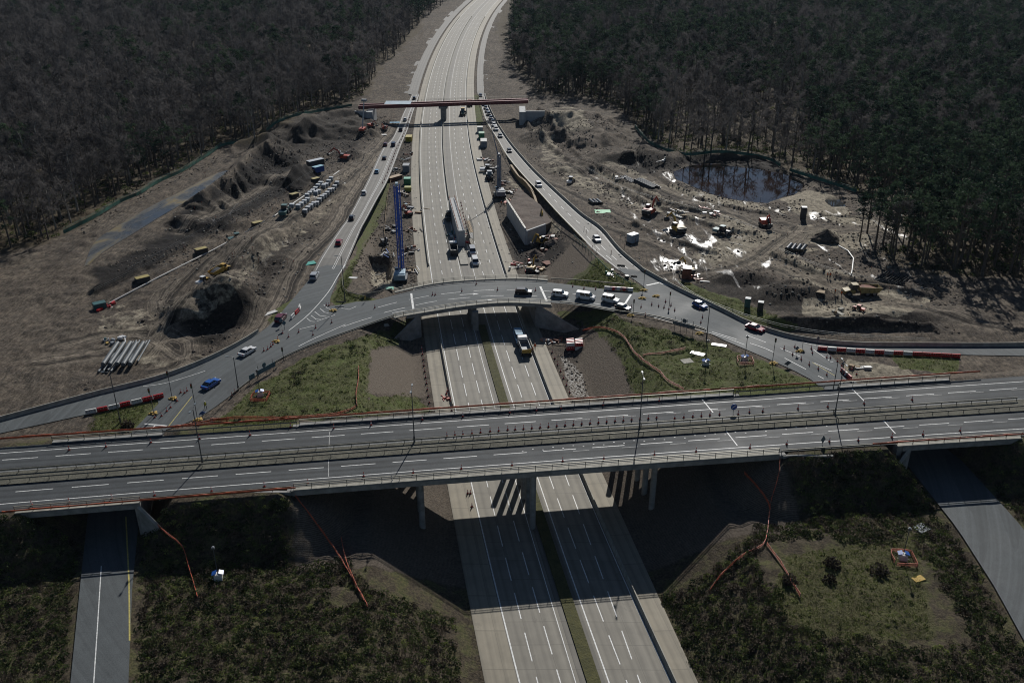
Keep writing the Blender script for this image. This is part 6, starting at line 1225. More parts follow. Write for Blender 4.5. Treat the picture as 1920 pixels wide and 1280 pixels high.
def dumper(loc, az, label, col=YEL, s=1.0, load=True):
    t = thing('dump_truck', label, 'dump truck', loc, az); t.scale = (s,) * 3
    MB().prof([(2.0, .8), (2.0, 1.9), (3.6, 2.0), (5.0, 1.7), (5.2, 1.2), (5.1, .7)], -1.15, 1.15, .05).build('bonnet', col, t); c = MB().prof([(1.5, 1.5), (1.55, 3.2), (2.9, 3.2), (3.3, 1.9)], -.85, .85).build('cab', GLASS, t); MB().box((2.2, 0, 3.28), (1.7, 1.9, .14)).build('cab_roof', col, t)
    m = MB(); ri = [(-5.0, 2.4), (-4.2, 1.25), (.6, 1.1), (1.1, 1.6), (1.25, 2.9)]
    for s_ in (-1, 1): m.prof([(-5.1, 2.45), (-4.1, 1.2), (.7, 1.05), (1.3, 2.9)], s_ * 1.5 - .06, s_ * 1.5 + .06)
    m.add([(x, y, z) for x, z in ri for y in (-1.48, 1.48)], [(2 * i, 2 * i + 1, 2 * i + 3, 2 * i + 2) for i in range(4)]); m.build('dump_body', col, t)
    if load: MB().prof([(-4.3, 1.75), (-2.5, 2.35), (-.4, 2.6), (1.0, 2.2), (.9, 1.4), (-4, 1.4)], -1.38, 1.38).build('load', RUST if s > .9 else DGREY, t)
    MB().box((.2, 0, .9), (8.0, .8, .35)).build('chassis', DGREY, t); wheels(t, [(x, q * 1.2, .85) for x in (3.9, -1.2, -3.0) for q in (-1, 1)], .85, .6); return t
l, az = at(413, 513, 440, 488); dumper(l, az, 'yellow articulated dump truck parked on top of the left spoil heap', YEL, .72)
l, az = at(1614, 553, 1572, 546); dumper(l, az, 'big articulated dump truck on the lower right haul road', M('muddy_yellow', (.27, .2, .07), .6, var=.5), 1.0)
def tractor(loc, az, label, col, top=None, s=1.0):
    t = thing('site_tractor', label, 'tractor', loc, az); t.scale = (s,) * 3; MB().prof([(.2, .8), (.2, 1.6), (1.9, 1.55), (2.2, 1.2), (2.2, .7)], -.5, .5).build('bonnet', col, t); MB().prof([(-1.4, .9), (-1.3, 2.6), (.1, 2.6), (.4, 1.3), (.2, .9)], -.75, .75).build('cab', GLASS, t); MB().box((-.6, 0, 2.68), (1.6, 1.6, .14)).build('cab_roof', top or col, t); m = MB(); m.box((-2.5, 0, 1.0), (1.8, 1.9, .9), top=(1.1, 1.1)); m.build('skip', top or col, t); wheels(t, [(1.5, q * .95, .6) for q in (-1, 1)] + [(-1.0, q * 1.0, .85) for q in (-1, 1)], .7, .45)
for px, hd, col, top, lb, s in (((536, 400), (556, 386), TEAL, TEAL, 'teal welding tractor straddling the white pipe on the left', 1.15), ((449, 451), (468, 440), TEAL, TEAL, 'small teal tractor beside the pale pipe lower on the left', .95), ((384, 530), (402, 522), YEL, WHT, 'white roofed roller on the lip of the spoil heap', .75), ((1071, 342), (1080, 336), YEL, WHT, 'yellow tractor with a white roof near the right slip barrier', .9), ((1357, 440), (1385, 446), DGREY, M('pale_teal', (.2, .3, .3)), 'dark bulldozer with a pale roof on wet ground at right', 1.05), ((842, 410), (843, 398), DGREY, DGREY, 'dark framed machine in the left lanes above the pier works', 1.1), ((868, 216), (866, 224), TEAL, YEL, 'green and yellow machine on the far right lanes by the bridge shadow', 1.3), ((881, 199), (880, 206), DGREY, RUST, 'brown machine below the far bridge beam', 1.2), ((918, 336), (919, 345), DGREY, WHT, 'white roofed dumper beside the grey crane', 1.2), ((917, 322), (925, 322), DGREY, WHT, 'white roofed loader above the dumper by the grey crane', 1.1), ((1607, 581), (1596, 578), ORM, ORM, 'small orange-red roller on the sandy ground below the big dump truck', .55)):
    l, az = at(*px, *hd) if not (840 < px[0] < 890) else on(*px, *hd, .01); tractor(l, az, lb, col, top, s)
def lattice(m, a, b, w_, r=.06, step=1.6):
    a = V3(a); b = V3(b); d = (b - a).normalized(); u = d.cross(V3((0, 1, 0))).normalized() * w_ / 2; v = d.cross(u).normalized() * w_ / 2; n = max(2, int((b - a).length / step)); cs = [u + v, u - v, -u - v, -u + v]
    for c in cs: m.tube([a + c, b + c], r, 4)
    for i in range(n):
        p, q = a.lerp(b, i / n), a.lerp(b, (i + 1) / n)
        for k in range(4): m.tube([p + cs[k], q + cs[(k + 1) % 4]], r * .6, 3, cap=False)
def rig(loc, az, label, col, body, h, lean=0.0, jib=None, mw=1.1):
    t = thing('piling_rig', label, 'piling rig', loc, az); tracks(t, 5.6, 3.6, 1.1); b = MB().prof([(-3.4, 1.2), (-3.5, 2.7), (-2.8, 3.1), (1.5, 2.9), (2.0, 1.2)], -1.55, 1.55, .03).build('upper_body', body, t)
    MB().box((-3.2, 0, 2.0), (1.2, 3.3, 1.6)).build('counterweight', body, b); MB().prof([(.4, 1.3), (.4, 3.4), (1.9, 3.3), (2.2, 1.3)], .5, 1.6).build('cab', GLASS, b); m = MB(); x = 2.9; m.box((x, -.2, h / 2), (mw * .28, mw * .5, h - 1)); lattice(m, (x, -.2, .6), (x + lean, -.2, h), mw, .11, 1.3); m.build('mast', col, t)
    MB().box((x + .2, -.2, h + .3), (1.6, .7, .7)).build('mast_head', body, t); MB().tube([(-.5, -.2, 2.9), (x - .3, -.2, h * .45)], .13, 6).build('mast_stay', STEEL, t); MB().tube([(x + .9, -.2, h), (x + .9, -.2, 1.5)], .16, 7).build('drill_rod', STEEL, t); MB().box((x + .75, -.2, h * .35), (.8, .9, 1.6)).build('rotary_drive', body, t)
    if jib: MB().tube([(x, -.2, h * .9), jib], [.22, .12], 5).build('jib', col, t)
l = P(751, 524, .0); rig(l, math.pi / 2 + .05, 'tall blue piling rig standing in the left works behind the bridge', BLUEM, PALEB, 28, mw=1.6)
l = P(937, 368, .0); rig(l, math.pi / 2 + .15, 'grey crane rig with a thin jib in the right works', M('rig_steel_blue', (.15, .19, .26), .5, .2), M('rig_grey', (.22, .24, .27), .5), 15, jib=(6.5, 2.4, 26), mw=1.3)
t = thing('boom_lift', 'red boom lift with a raised pale boom by the left abutment of the far bridge', 'boom lift', PT(680, 246), R(80)); MB().box((0, 0, 1.0), (4.2, 2.4, 1.1)).build('chassis', ORM, t); MB().tube([(0, 0, 1.6), (6, .4, 12.5)], [.35, .22], 6).build('boom', WPIPE, t); MB().box((6.2, .4, 13), (1.6, 2.2, 1.0)).build('basket', GREYC, t); wheels(t, [(x, q * 1.15, .5) for x in (-1.5, 1.5) for q in (-1, 1)], .5, .4)
def container(loc, az, dim, label, col, roof=None, name='container', cat='container', doors=True):
    t = thing(name, label, cat, loc, az); L, W, H = dim; m = MB(); m.box((0, 0, H / 2), (L, W, H))
    for k in range(int(L / .5)): 
        for s in (-1, 1): m.box((-L / 2 + .25 + k * .5, s * (W / 2 + .02), H / 2), (.22, .05, H * .88))
    m.build('body', col, t); MB().box((0, 0, H + .05), (L + .06, W + .06, .1)).build('roof', roof or col, t)
    if doors:
        for s in (-1, 1): MB().box((-L / 2 - .04, s * W * .24, H * .48), (.06, W * .45, H * .88)).build('door', col, t)
for (px, py), az, dim, lb, col, roof in (((764, 345), 92, (2.6, 2.6, 2.4), 'light green container beside the left motorway shoulder', GREENC, M('mint', (.16, .42, .3))), ((765, 358), 92, (2.4, 2.5, 1.6), 'yellow-green skip in front of the light green container', M('olive_yellow', (.25, .25, .03)), None), ((762, 321), 90, (4, 2.6, 2.8), 'grey cabin container beside the left motorway shoulder', GREYC, None), ((740, 337), 50, (6.5, 2.4, 1.4), 'rusty brown flatbed container lying across the left works', RUST, M('tan_top', (.3, .2, .1))), ((767, 264), 90, (4.5, 2.8, 2.2), 'yellow skip near the top of the left works', M('skip_yellow', (.32, .25, .02)), None), ((900, 248), 92, (3, 2.6, 2.6), 'pale grey container topmost beside the far right shoulder', M('pale_grey', (.4, .4, .38)), None), ((903, 259), 92, (4, 2.6, 2.6), 'green container second beside the far right shoulder', GREENC, None), ((907, 274), 92, (6, 2.8, 2.8), 'large grey container lowest beside the far right shoulder', GREYC, M('silver_top', (.38, .38, .36))), ((1186, 453), 40, (3.2, 2.2, 2.5), 'white site cabin by the right slip barrier', M('cabin_blue_grey', (.3, .34, .38)), WHT), ((1287, 520), 80, (2.6, 2.4, 3.0), 'tall narrow dark cabin with a white roof in the plant yard', RUST, WHT), ((1505, 411), 85, (1.7, 1.7, 4.2), 'tall dark tank cabin standing alone on the pale ground', DGREY, WPIPE), ((1401, 575), 70, (1.35, 1.35, 2.4), 'teal toilet cabin on the verge outside the right curve', TEAL, GREYC), ((1425, 582), 70, (1.35, 1.35, 2.4), 'dark toilet cabin right of the teal one', DGREY, GREYC), ((592, 341), 50, (3.0, 1.8, 1.4), 'yellow topped trench box highest on the left haul road', DGREY, M('dull_yellow', (.3, .24, .07))), ((552, 370), 50, (3.0, 1.8, 1.4), 'yellow topped trench box second from the top of the left haul road', DGREY, None), ((483, 424), 45, (3.2, 1.9, 1.4), 'yellow topped trench box midway along the left haul road', DGREY, None), ((378, 474), 42, (3.4, 1.9, 1.4), 'yellow topped trench box lower on the left haul road', DGREY, None), ((268, 528), 40, (3.6, 1.9, 1.4), 'yellow topped trench box lowest on the left haul road', DGREY, None), ((597, 322), 50, (4.5, 2.2, 2.2), 'small blue and red cabin under the black mound', SIGNB, M('pale_blue_top', (.2, .4, .5))), ((592, 310), 45, (7, 2.4, 2.2), 'long cabin with a bright white roof under the black mound', DGREY, WHT), ((188, 578), 35, (3, 2, 1.6), 'teal trailer at the left edge beside the red barrier heap', TEAL, None)):
    if 'trench box' in lb: roof = MATS['dull_yellow']
    l = PT(px, py); container(l, R(az), dim, lb, col, roof)
# pipes, blocks, heaps of material
def pipe_pile(c, az, n, L, r, label, group, mat=BLKPIPE, spread=None, rows=1):
    proto = None; d = V3((-math.sin(az), math.cos(az), 0)); k = 0
    for row in range(rows):
        for i in range(n - row):
            p = c + d * ((i - (n - row - 1) / 2) * (spread or 2.08 * r)) + V3((0, 0, r + row * r * 1.75)) + V3((math.cos(az), math.sin(az), 0)) * random.uniform(-.5, .5)
            if proto is None: m = MB(); m.tube([(-L / 2, 0, 0), (L / 2, 0, 0)], r, 10); proto = tag(m.build('pipe', mat, None, p, az), label, 'pipe', group)
            else: q = proto.copy(); COL.objects.link(q); q.location = p; q.rotation_euler = (0, 0, az + random.uniform(-.03, .03))
def paz(a, b): u, v = PT(*a), PT(*b); return math.atan2(v.y - u.y, v.x - u.x)
GPIPE = M('grey_pipe', (.085, .10, .11), .6)
pipe_pile(PT(254, 660), paz((247, 672), (262, 648)), 6, 11, .22, 'thin grey pipe in the bundle right of the left pipe stack', 'thin pipes at the left stack', GPIPE, .75); pipe_pile(PT(233, 665), paz((222, 682), (242, 650)), 5, 11, .5, 'thick dark pipe in the middle of the left pipe stack', 'thick pipes at the left stack', GPIPE, 1.5); pipe_pile(PT(212, 680), paz((203, 690), (220, 668)), 4, 9, .25, 'thin grey pipe at the lower end of the left pipe stack', 'thin pipes at the lower left', GPIPE, .9)
for (c, a, b, n, L, r, lb, gp, rows) in (((1212, 348), (1190, 338), (1235, 355), 6, 12, .35, 'long black pipe in the pile along the upper right fence', 'black pipes by the upper right fence', 2), ((1178, 338), (1165, 332), (1195, 345), 4, 9, .35, 'black pipe in the shorter pile uphill along the right fence', 'black pipes uphill on the right', 1), ((1116, 381), (1109, 376), (1122, 385), 3, 4.5, .6, 'short fat black pipe in the bundle above the green mat', 'fat black pipes above the green mat', 1), ((1492, 468), (1486, 475), (1498, 462), 4, 5.0, .65, 'fat black pipe in the bundle by the dirt crossroads', 'fat black pipes by the crossroads', 1), ((1672, 524), (1660, 532), (1684, 514), 9, 9, .25, 'dark pipe in the spread row under the pines at right', 'dark pipes under the pines', 1), ((1265, 404), (1256, 398), (1275, 402), 4, 7, .2, 'pale pipe in the loose pile above the yellow excavator', 'pale pipes above the excavator', 1)):
    pipe_pile(PT(*c), paz(a, b), n, L, r, lb, gp, WPIPE if 'pale pipe' in lb else BLKPIPE, None if n < 9 else .8, rows)
bl = None; a0, a1 = PT(572, 399), PT(632, 346); dv = (a1 - a0); rz = math.atan2(dv.y, dv.x); nrm = V3((-math.sin(rz), math.cos(rz), 0))
for j in range(3):
    for i in range(13):
        if (j == 1 and i in (4, 5, 8)) or (j == 2 and not 5 <= i <= 10 and i != 0): continue
        p = a0 + dv * (i / 12.0) + nrm * j * 2.1; p.z = tz(p.x, p.y)
        if bl is None:
            bl = thing('material_bag', 'white topped bulk bag in the long rows beside the left haul road', 'bulk bag', p, rz, 'white bulk bags in rows'); MB().box((0, 0, .55), (1.5, 1.5, 1.1), top=(.95, .95)).build('body', GREYC, bl); MB().box((0, 0, 1.16), (1.55, 1.55, .14), top=(.85, .85)).build('cover', WHT, bl)
        else: copy_thing(bl, p, rz + random.uniform(-.08, .08))
for c, n, lb, cols in (((210, 640), 12, 'heap of crates and fittings at the top of the left pipe stack', (WHT, GREYC, NAVY, TEAL, YELB)), ((205, 574), 8, 'red and white barrier heap beside the pale pipe at far left', (RED, RED, WHITEP)), ((1300, 520), 10, 'heap of pink and white materials in the plant yard', (RUST, WHITEP, SKIN, ORM)), ((1000, 508), 14, 'crowded heap of timber and steel at the foot of the new wall', (WOODM, RUST, WHITEP, YEL, DGREY)), ((758, 385), 12, 'heap of timber and drums behind the blue rig', (WOODM, DGREY, PALEB, RUST)), ((902, 300), 10, 'row of drums and pallets below the far right containers', (ORM, WHITEP, DGREY, RUST)), ((910, 314), 10, 'dark heap of fittings beside the far right shoulder', (DGREY, GREYC, WHITEP)), ((957, 362), 12, 'heap of steel and timber below the grey crane', (RUST, WOODM, DGREY, WHITEP)), ((770, 470), 10, 'long heap of steel sections right of the blue rig', (RUST, DGREY, GREYC)), ((738, 320), 8, 'heap of grey equipment in the upper left works', (DGREY, GREYC, TEAL)), ((765, 290), 8, 'mound of brown scrap in the upper left works', (RUST, DGREY)), ((1150, 515), 8, 'white and dark boxes on the verge above the bridge barriers', (WHITEP, DGREY, GREENC)), ((1580, 590), 7, 'pale rubble heap with a white drum below the dump truck', (WPIPE, STRUCL, WOODM)), ((1340, 402), 8, 'orange and white barriers heaped on the right works', (ORM, WHITEP)), ((1046, 640), 8, 'pallets of grey blocks in the shade by the motorway', (GREYC, GREYC, RUST)), ((1022, 640), 8, 'stack of pink and grey units in the shade of the bridge', (GREYC, SKIN)), ((1610, 690), 6, 'white sheets and timber by the red earth at the right exit', (WHITEP, WOODM)), ((838, 745), 5, 'small heap of orange signs on the near motorway shoulder', (ORM, YEL, POLE))):
    l = PT(*c) if c != (838, 745) else P(838, 745, 0); t = thing('material_heap', lb, 'materials', l, random.random() * 3); random.seed(c[0]); t.scale = (.45,) * 3 if c == (838, 745) else (.8,) * 3
    for i in range(n):
        s = random.uniform(.5, 1.3); p_ = (random.gauss(0, 1.5), random.gauss(0, 1.5)); kind = random.random(); m = MB(); nm3 = 'crate'
        if kind < .6: m.box((0, 0, s * .35), (s * random.uniform(.8, 2.2), s, s * .7), top=(.96, .96))
        elif kind < .8: m.lathe([(s * .35, 0), (s * .37, .1), (s * .35, s), (s * .3, s + .03)], 10); nm3 = 'drum'
        else: m.bar([(-1.6, 0, .1), (1.6, .2, .15)], .3, .25); nm3 = 'beam'
        m.build(nm3, random.choice(cols), t, (p_[0], p_[1], 0), random.random() * 3)
def mat_sheet(c, dim, az, label, col, h=.12):
    t = tag(MB().box((0, 0, h / 2), dim + (h,), top=(.97, .97)).build('ground_sheet', col, None, PT(*c), az), label, 'sheet')
for c, dim, az, lb, col in (((1130, 397), (5.5, 4), 0, 'bright green mat on the ground near the right slip', M('bright_green', (.03, .36, .13), .6, var=.2)), ((579, 494), (4, 2.5), .5, 'turquoise sheet on the bank beside the left slip', M('turquoise', (.02, .30, .24), .5, var=.2)), ((725, 541), (4, 2), .2, 'pale green sheet at the edge of the pit by the bridge', M('pale_green', (.10, .35, .24), .6, var=.3)), ((1534, 546), (3.5, 2), -.4, 'pale board lying by the lower right mound', WOODM), ((1030, 492), (4, 3.2), .5, 'dark brown steel plate on the earth slope', RUST), ((503, 588), (5, 1.4), .8, 'white and dark panel lying beside the left slip', WHITEP), ((662, 521), (2.4, 1.2), -.2, 'pale sheet on the grass nose', WHITEP), ((1308, 663), (3.4, 1.6), -.5, 'white oval board on the right grass triangle', WHITEP), ((1348, 647), (3.6, 1.3), -.35, 'white sheet at the kerb of the right grass triangle', WHITEP), ((1288, 677), (2.6, 2.2), .3, 'grey slab on the right grass triangle', STRUCL), ((722, 1085 - 475), (2, 1.6), .4, 'white sheet on the dark bank left of the bridge', WHITEP), ((1722, 1085), (2, 1.2), .4, 'pale yellow board on the grass at bottom right', YELB), ((1728, 990), (2.4, 2), .5, 'pale blue grey box lid on the verge at far right', GREYC), ((740, 230 + 0), (5, 2.4), .1, 'pale blue sheet in the far bridge shadow on the left', M('sheet_blue', (.2, .4, .55), .4)), ((717, 253), (4, 2.4), .2, 'white spill sheet below the far bridge on the left', WHITEP)):
    mat_sheet(c, dim, az, lb, col)
# ------------------------------------------------------------------ works structures
NEWC = M('fresh_concrete', (.36, .37, .37), .75, var=.18, scale=.7); FILL = mat_plain_noise('reddish_fill', [(.3, (.045, .033, .027)), (.55, (.12, .09, .072)), (.75, (.19, .15, .12))], .3)
t = thing('retaining_wall', 'tall new pale concrete retaining wall beside the right shoulder', 'wall'); wb = [P(951, 404, 0), P(966, 428, 0), P(985, 459, 0), P(1022, 446, 0)]; m = MB(); m.bar(wb[:3], .4, 5.6); m.build('wall_face', NEWC, t); m = MB(); m.bar([wb[2] + V3((.36, .0, 0)), wb[3]], .6, 4.9); m.build('return_wall', NEWC, t); m = MB(); m.bar(lift(wb[:3], 5.6), .5, .2); m.build('coping', WPIPE, t); railing(t, lift(off_line(wb[:3], -.5), 5.6), name='handrail', rails=(.5, 1.0))
q = [wb[0] + V3((.5, 0, 0)), wb[2] + V3((.8, .4, 0)), wb[3] + V3((0, .4, 0)), P(1034, 436, 0), P(1012, 405, 0), P(972, 372, 0)]; patch('earth_fill', [V3((v.x, v.y, 4.2)) for v in q], FILL, lambda x, y: 4.2 + fbm(x, y, 4, 3) * .8, 1.0); m = MB(); r0 = [V3((v.x, v.y, -.2)) for v in q]; m.loft([r0, [V3((v.x, v.y, 3.95)) for v in q]], True); m.build('earth_fill_body', FILL)['kind'] = 'structure'
t = thing('bridge_pier', 'long grey concrete pier under construction in the central reserve', 'pier'); pa, pb_ = P(866, 462, 0), P(848, 398, 0); m = MB(); m.bar([pa, pb_], 2.2, 5.4); m.build('pier_wall', NEWC, t); m = MB(); m.bar([P(871, 497, 0), P(863, 467, 0)], 2.4, .35); m.build('base_slab', STRUCL, t); railing(t, lift(off_line([pa, pb_], 1.0), 5.4), name='handrail', rails=(.5, 1.0), mat=RUST); railing(t, lift(off_line([pa, pb_], -1.0), 5.4), name='handrail', rails=(.5, 1.0), mat=RUST)
t = thing('scaffold', 'dark scaffold stair along the right side of the new bridge pier', 'scaffold', pa + V3((2.4, 2, 0)), math.atan2((pb_ - pa).y, (pb_ - pa).x)); m = MB()
for i in range(7):
    for s in (0, 1.4):
        m.tube([(i * 2, -s, 0), (i * 2, -s, 6.2)], .05, 5)
for zz in (2, 4, 6):
    for s in (0, 1.4): m.tube([(0, -s, zz), (12, -s, zz)], .05, 5)
m.build('frame', POLE, t); MB().box((6, -.7, 4.05), (12, 1.3, .08)).build('platform', WOODM, t); MB().box((5, -.7, 2.05), (10, 1.3, .08)).build('platform', DGREY, t)
# far bridge under construction
RSTEEL = M('red_brown_girder', (.13, .025, .028), .5, .2, var=.3, scale=.8); t = thing('steel_bridge', 'unfinished bridge of red-brown steel girders across the far motorway', 'bridge'); fa, fb = P(672, 205, 7.2), P(990, 194, 7.2)
for k in range(2):
    o = V3((0, 4.2 * k, 0)); m = MB(); d = fb + o; c = fa + o; m.bar([c, d], .5, 1.7); m.bar([c, d], 1.0, .1); m.bar([c + V3((0, 0, 1.62)), d + V3((0, 0, 1.62))], 1.0, .1); m.build('girder', RSTEEL, t)
for k in range(9): q = fa.lerp(fb, k / 8); MB().box((q.x, q.y + 2.1, 7.9), (.3, 3.2, .9)).build('cross_brace', RSTEEL, t)
railing(t, [fa.lerp(fb, .36) + V3((0, 5, 1.75)), fb + V3((0, 5, 1.75))], name='edge_rail', rails=(.6, 1.1)); MB().box((fa.x + 19, fa.y + 7, 9.0), (13, 8, .15)).build('deck_sheet', M('deck_sheet_steel', (.3, .36, .4), .4, .4), t)
cpx = P(833, 222, 0); MB().box((cpx.x, fa.lerp(fb, .5).y + 2, 3.4), (2.6, 5.5, 7.0)).build('pier', STRUC, t); MB().box((cpx.x, fa.lerp(fb, .5).y + 2, 6.6), (4.4, 6.0, 1.0)).build('pier_cap', STRUC, t)
for xx, s in ((fa.x + 6, -1), (fb.x - 3, 1)): MB().box((xx, fa.y + 2, 3.4), (3.0, 14, 7.0)).build('abutment', NEWC, t); MB().box((xx + s * 6, fa.y - 5 + 2.2, 3.4), (10, 1.0, 7.0)).build('wing_wall', NEWC, t)
random.seed(77)
for c, n, lb, cols in (((748, 300), 9, 'scatter of grey sheets and frames beside the left shoulder, above the light green container', (GREYC, DGREY, WHITEP, TEAL)), ((752, 365), 10, 'pile of boards and red drums between the rusty flatbed and the blue rig', (WOODM, ORM, DGREY, WHITEP)), ((775, 395), 9, 'pile of pale boards along the left shoulder edge near the top of the blue rig', (WOODM, WHITEP, GREYC)), ((772, 430), 9, 'line of brown steel lengths along the left shoulder edge right of the blue mast', (RUST, DGREY, WOODM)), ((738, 430), 10, 'rack of dark steel lengths left of the blue mast', (DGREY, GREYC, RUST)), ((735, 478), 8, 'blue and grey drums between the deep pit and the blue rig', (SIGNB, GREYC, WHITEP)), ((770, 510), 9, 'white and brown rubbish pile right of the foot of the blue rig', (WHITEP, WOODM, RUST)), ((715, 520), 8, 'broken pale stone pile in the brown trench left of the blue rig', (WPIPE, STRUCL, WOODM)),
                       ((915, 300), 9, 'row of dark boxes along the right shoulder above the white roofed loader', (DGREY, GREYC, RUST)), ((928, 318), 9, 'white and grey crates behind the white roofed loader', (WHITEP, GREYC, DGREY)), ((945, 345), 9, 'dark steel frames between the grey crane and the trench wall', (DGREY, RUST, GREYC)), ((952, 382), 10, 'red and brown steel pile at the top end of the new wall', (ORM, RUST, WOODM)), ((975, 365), 9, 'red reinforcement cages behind the new wall', (ORM, RUST, DGREY)), ((1040, 450), 9, 'dark formwork pile on the bank between the wall and the right slip', (DGREY, RUST, GREYC)), ((1022, 470), 8, 'brown timber pile at the foot of the return wall', (RUST, WOODM, DGREY)), ((975, 500), 9, 'white and red plastic pile at the edge of the right shoulder', (WHITEP, ORM, RED)),
                       ((1275, 400), 7, 'pale plank pile beside the yellow excavator', (WPIPE, WOODM)), ((1322, 392), 7, 'pale planks with orange caps on the sandy strip', (WPIPE, ORM, WOODM)), ((1240, 300), 6, 'pale stones on the flat topped mound by the pond', (STRUCL, WPIPE)), ((1160, 335), 7, 'pale pipes and boxes at the upper end of the black pipe piles', (WPIPE, GREYC, DGREY)), ((640, 285), 6, 'grey gravel bags beside the orange-red excavator', (GREYC, STRUCL)), ((870, 450), 8, 'white and red tools at the foot of the scaffold', (WHITEP, RED, SIGNB)), ((846, 440), 7, 'teal and white equipment in the shadow left of the new pier', (TEAL, WHITEP, PALEB))):
    l = PT(*c) if not 840 < c[0] < 880 else P(*c, .01); t = thing('material_heap', lb, 'materials', l, random.random() * 3); t.scale = (.85,) * 3
    for i in range(n):
        s = random.uniform(.5, 1.4); p_ = (random.gauss(0, 2.0), random.gauss(0, 2.4)); k = random.random(); m = MB(); nm3 = 'crate'
        if k < .4: m.box((0, 0, s * .3), (s * random.uniform(.8, 2.4), s, s * .6), top=(.96, .96))
        elif k < .6: m.lathe([(s * .35, 0), (s * .37, .1), (s * .35, s), (s * .3, s + .03)], 10); nm3 = 'drum'
        else: m.bar([(-2.2, 0, .1 + .1 * i), (2.2, .3, .12 + .1 * i)], .28, .22); nm3 = 'beam'
        m.build(nm3, random.choice(cols), t, (p_[0], p_[1], 0), 1.4 + random.gauss(0, .5))
t = thing('sheet_pile_wall', 'yellowish timber faced trench wall winding beside the grey crane', 'wall'); q = catmull([PT(*c) for c in [(958, 318), (972, 338), (988, 352), (1000, 372), (1008, 398)]], 5); m = MB(); m.bar([V3((v.x, v.y, v.z - .5)) for v in q], .5, 2.4); m.build('facing', M('trench_timber', (.30, .2, .085), .8, var=.35, scale=1.5), t); m = MB(); m.bar([V3((v.x, v.y, v.z + 1.92)) for v in q], .8, .15); m.build('capping', WOODM, t)
for c, r_, h_, lb, mt_ in (((1003, 478), 3.6, 2.2, 'reddish earth heap in the shade below the return wall', FILL), ((1036, 456), 3.0, 1.8, 'reddish earth heap on the bank right of the return wall', FILL), ((962, 440), 2.0, 1.0, 'low reddish earth heap at the foot of the new wall face', FILL), ((1548, 446), 4.6, 3.2, 'steep dark earth cone beside the dirt crossroads', None)):
    m = MB(); rings = []; random.seed(c[0])
    for k in range(7): f = k / 6; rings.append([V3((math.cos(a) * r_ * (1 - f) * random.uniform(.85, 1.12) + .02, math.sin(a) * r_ * .85 * (1 - f) * random.uniform(.85, 1.12), h_ * f ** .9 - .25)) for a in np.linspace(0, 6.283, 19)[:-1]])
    m.loft(rings); tag(m.build('earth_heap', mt_ or GROUND, None, PT(*c)), lb, 'earth heap')
# ------------------------------------------------------------------ people
def person(loc, az, label, jacket=HIVIS, pose=0):
    me = bpy.data.meshes.new('person'); st = .12 + .1 * pose
    V = [(0, 0, .95), (0, 0, 1.18), (0, 0, 1.42), (0, 0, 1.52), (.02, 0, 1.62), (0.02, 0, 1.74), (0, .1, .9), (st, .11, .5), (st * .6, .11, .08), (st * .6 + .16, .12, .03), (0, -.1, .9), (-st, -.11, .5), (-st * 1.3, -.11, .08), (-st * 1.3 + .16, -.12, .03), (0, .19, 1.42), (.02, .25, 1.15), (.14, .24, .92), (0, -.19, 1.42), (.05, -.26, 1.15), (.2, -.22, .98)]
    E = [(0, 1), (1, 2), (2, 3), (3, 4), (4, 5), (0, 6), (6, 7), (7, 8), (8, 9), (0, 10), (10, 11), (11, 12), (12, 13), (2, 14), (14, 15), (15, 16), (2, 17), (17, 18), (18, 19)]; RR_ = [.15, .14, .16, .065, .10, .085, .10, .07, .05, .045, .10, .07, .05, .045, .075, .05, .04, .075, .05, .04]
    me.from_pydata(V, E, []); o = link(bpy.data.objects.new('person', me)); md = o.modifiers.new('skin', 'SKIN'); 
    for i, sv in enumerate(me.skin_vertices[0].data): sv.radius = (RR_[i], RR_[i] * (1.0 if i > 2 else 1.25)); sv.use_root = (i == 0)
    md.use_smooth_shade = True; s2 = o.modifiers.new('sub', 'SUBSURF'); s2.levels = s2.render_levels = 1; me.materials.append(NAVY); o.location = loc; o.rotation_euler = (0, 0, az); tag(o, label, 'person')
    MB().loft([[V3((math.cos(a) * r * .8, math.sin(a) * r * 1.2, z)) for a in np.linspace(0, 6.283, 13)[:-1]] for r, z in ((.2, .88), (.2, 1.2), (.21, 1.42), (.1, 1.53))]).build('jacket', jacket, o); MB().lathe([(.125, 1.68), (.13, 1.72), (.1, 1.83), (.03, 1.87)], 12, (.02, 0, 0)).build('helmet', WHITEP, o); MB().lathe([(.05, 1.53), (.085, 1.58), (.09, 1.66), (.07, 1.7)], 10, (.045, 0, 0)).build('face', SKIN, o)
for i, (c, z, lb, jk) in enumerate((((1551, 521), None, 'worker in orange standing on the pale haul road, left of two', HIVIS), ((1556, 521), None, 'worker in orange standing on the pale haul road, right of two', HIVIS), ((1565, 552), None, 'worker standing left of the big dump truck in dull orange', HIVIS), ((1577, 556), None, 'worker in orange in front of the big dump truck', HIVIS), ((1003, 655), 0, 'worker in orange beside the tipper truck on the motorway', HIVIS), ((999, 661), 0, 'worker in dark orange at the tail of the tipper truck', HIVIS), ((862, 402), 0, 'worker in orange at the far end of the new pier', HIVIS), ((880, 440), 0, 'worker in yellow beside the scaffold of the new pier', HIVISY), ((940, 385), None, 'worker in orange below the grey crane', HIVIS), ((386, 766), Z1, 'worker in yellow at the kerb of the left exit road', HIVISY))):
    person(PT(*c) if z is None else P(*c, z), i * 1.3, lb, jk, i % 2)
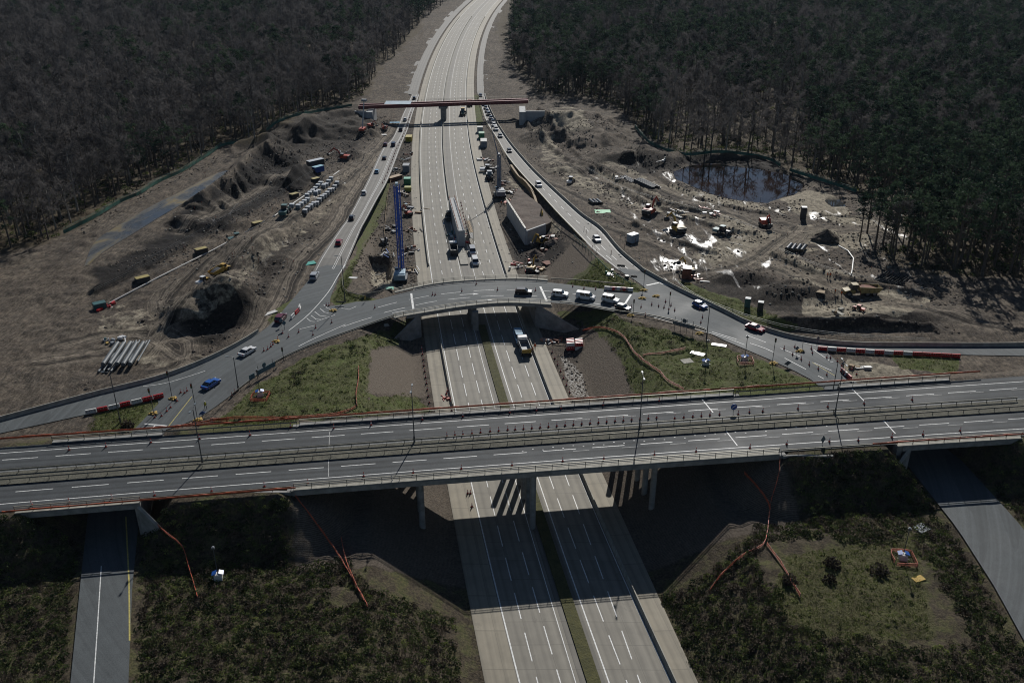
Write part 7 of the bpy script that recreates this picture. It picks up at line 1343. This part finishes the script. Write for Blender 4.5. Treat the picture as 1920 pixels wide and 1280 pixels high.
# bushes, stakes and stones
for (px, py), lb, sc in (((1560, 1060), 'dark rounded bush on the lit grass at bottom right, middle', 1.6), ((1648, 1075), 'dark rounded bush on the lit grass at bottom right, nearest the tower', 1.8), ((1480, 1090), 'dark bush beside the ropes at bottom right', 1.5), ((1555, 1090), 'dark bush at the bottom edge on the lit grass', 1.3), ((240, 800), 'purple-brown bush on the rubble island at left', 1.6)):
    c = PT(px, py); t = thing('bush', lb, 'bush', c); t.scale = (sc,) * 3; m = MB(); random.seed(px)
    for _ in range(160): a = rv(.9 * random.random() ** .4); a.z = abs(a.z) * 1.1; quad(m, a, .11, .1)
    m.build('foliage', BRAMB2, t); MB().tube([(0, 0, -.2), (.05, 0, .7)], [.06, .03], 5).build('stem', BARK, t)
random.seed(21); st = None; mkp = []
for _ in range(70):
    px, py = random.choice([(random.uniform(1100, 1480), random.uniform(350, 480)), (random.uniform(1440, 1740), random.uniform(400, 560)), (random.uniform(330, 560), random.uniform(330, 500)), (random.uniform(1090, 1200), random.uniform(400, 480))]); p = PT(px, py)
    if st is None: st = thing('marker_stake', 'thin dark marker stake standing in the earthworks', 'stake', p, 0, 'marker stakes over the works'); MB().tube([(0, 0, -.1), (0, 0, 1.5)], .05, 5).build('stake', RUST, st); MB().box((0, 0, 1.42), (.2, .06, .2)).build('flag', ORM, st)
    else: copy_thing(st, p, random.random() * 3)
ROCK = M('pale_stone', (.3, .28, .24), .9, var=.4, scale=2)
m = MB()
for _ in range(900):
    px, py = random.choice([(random.uniform(1060, 1480), random.uniform(330, 520)), (random.uniform(1440, 1740), random.uniform(400, 600)), (random.uniform(300, 600), random.uniform(330, 560)), (random.uniform(700, 790), random.uniform(300, 540)), (random.uniform(900, 1000), random.uniform(280, 500)), (random.uniform(600, 720), random.uniform(230, 330))]); p = PT(px, py)
    s = random.uniform(.12, .42); m.lathe([(s * .3, -.1), (s, .05), (s * .8, s * .5), (s * .2, s * .75)], 5, (p.x, p.y, p.z))
tag(m.build('loose_stones', ROCK), kind='stuff')

# ------------------------------------------------------------------ air
hz, hn, hb = newmat('haze_air'); hn.nodes.remove(hb); pv = N(hn, 'ShaderNodeVolumePrincipled'); pv.inputs['Color'].default_value = (.62, .78, 1.0, 1); pv.inputs['Density'].default_value = HAZE; pv.inputs['Anisotropy'].default_value = 0.15
hn.links.new(pv.outputs[0], hn.nodes['Material Output'].inputs['Volume'])
tag(MB().box((0, 2000, 54.5), (6000, 5000, 121)).build('haze', hz), kind='stuff')
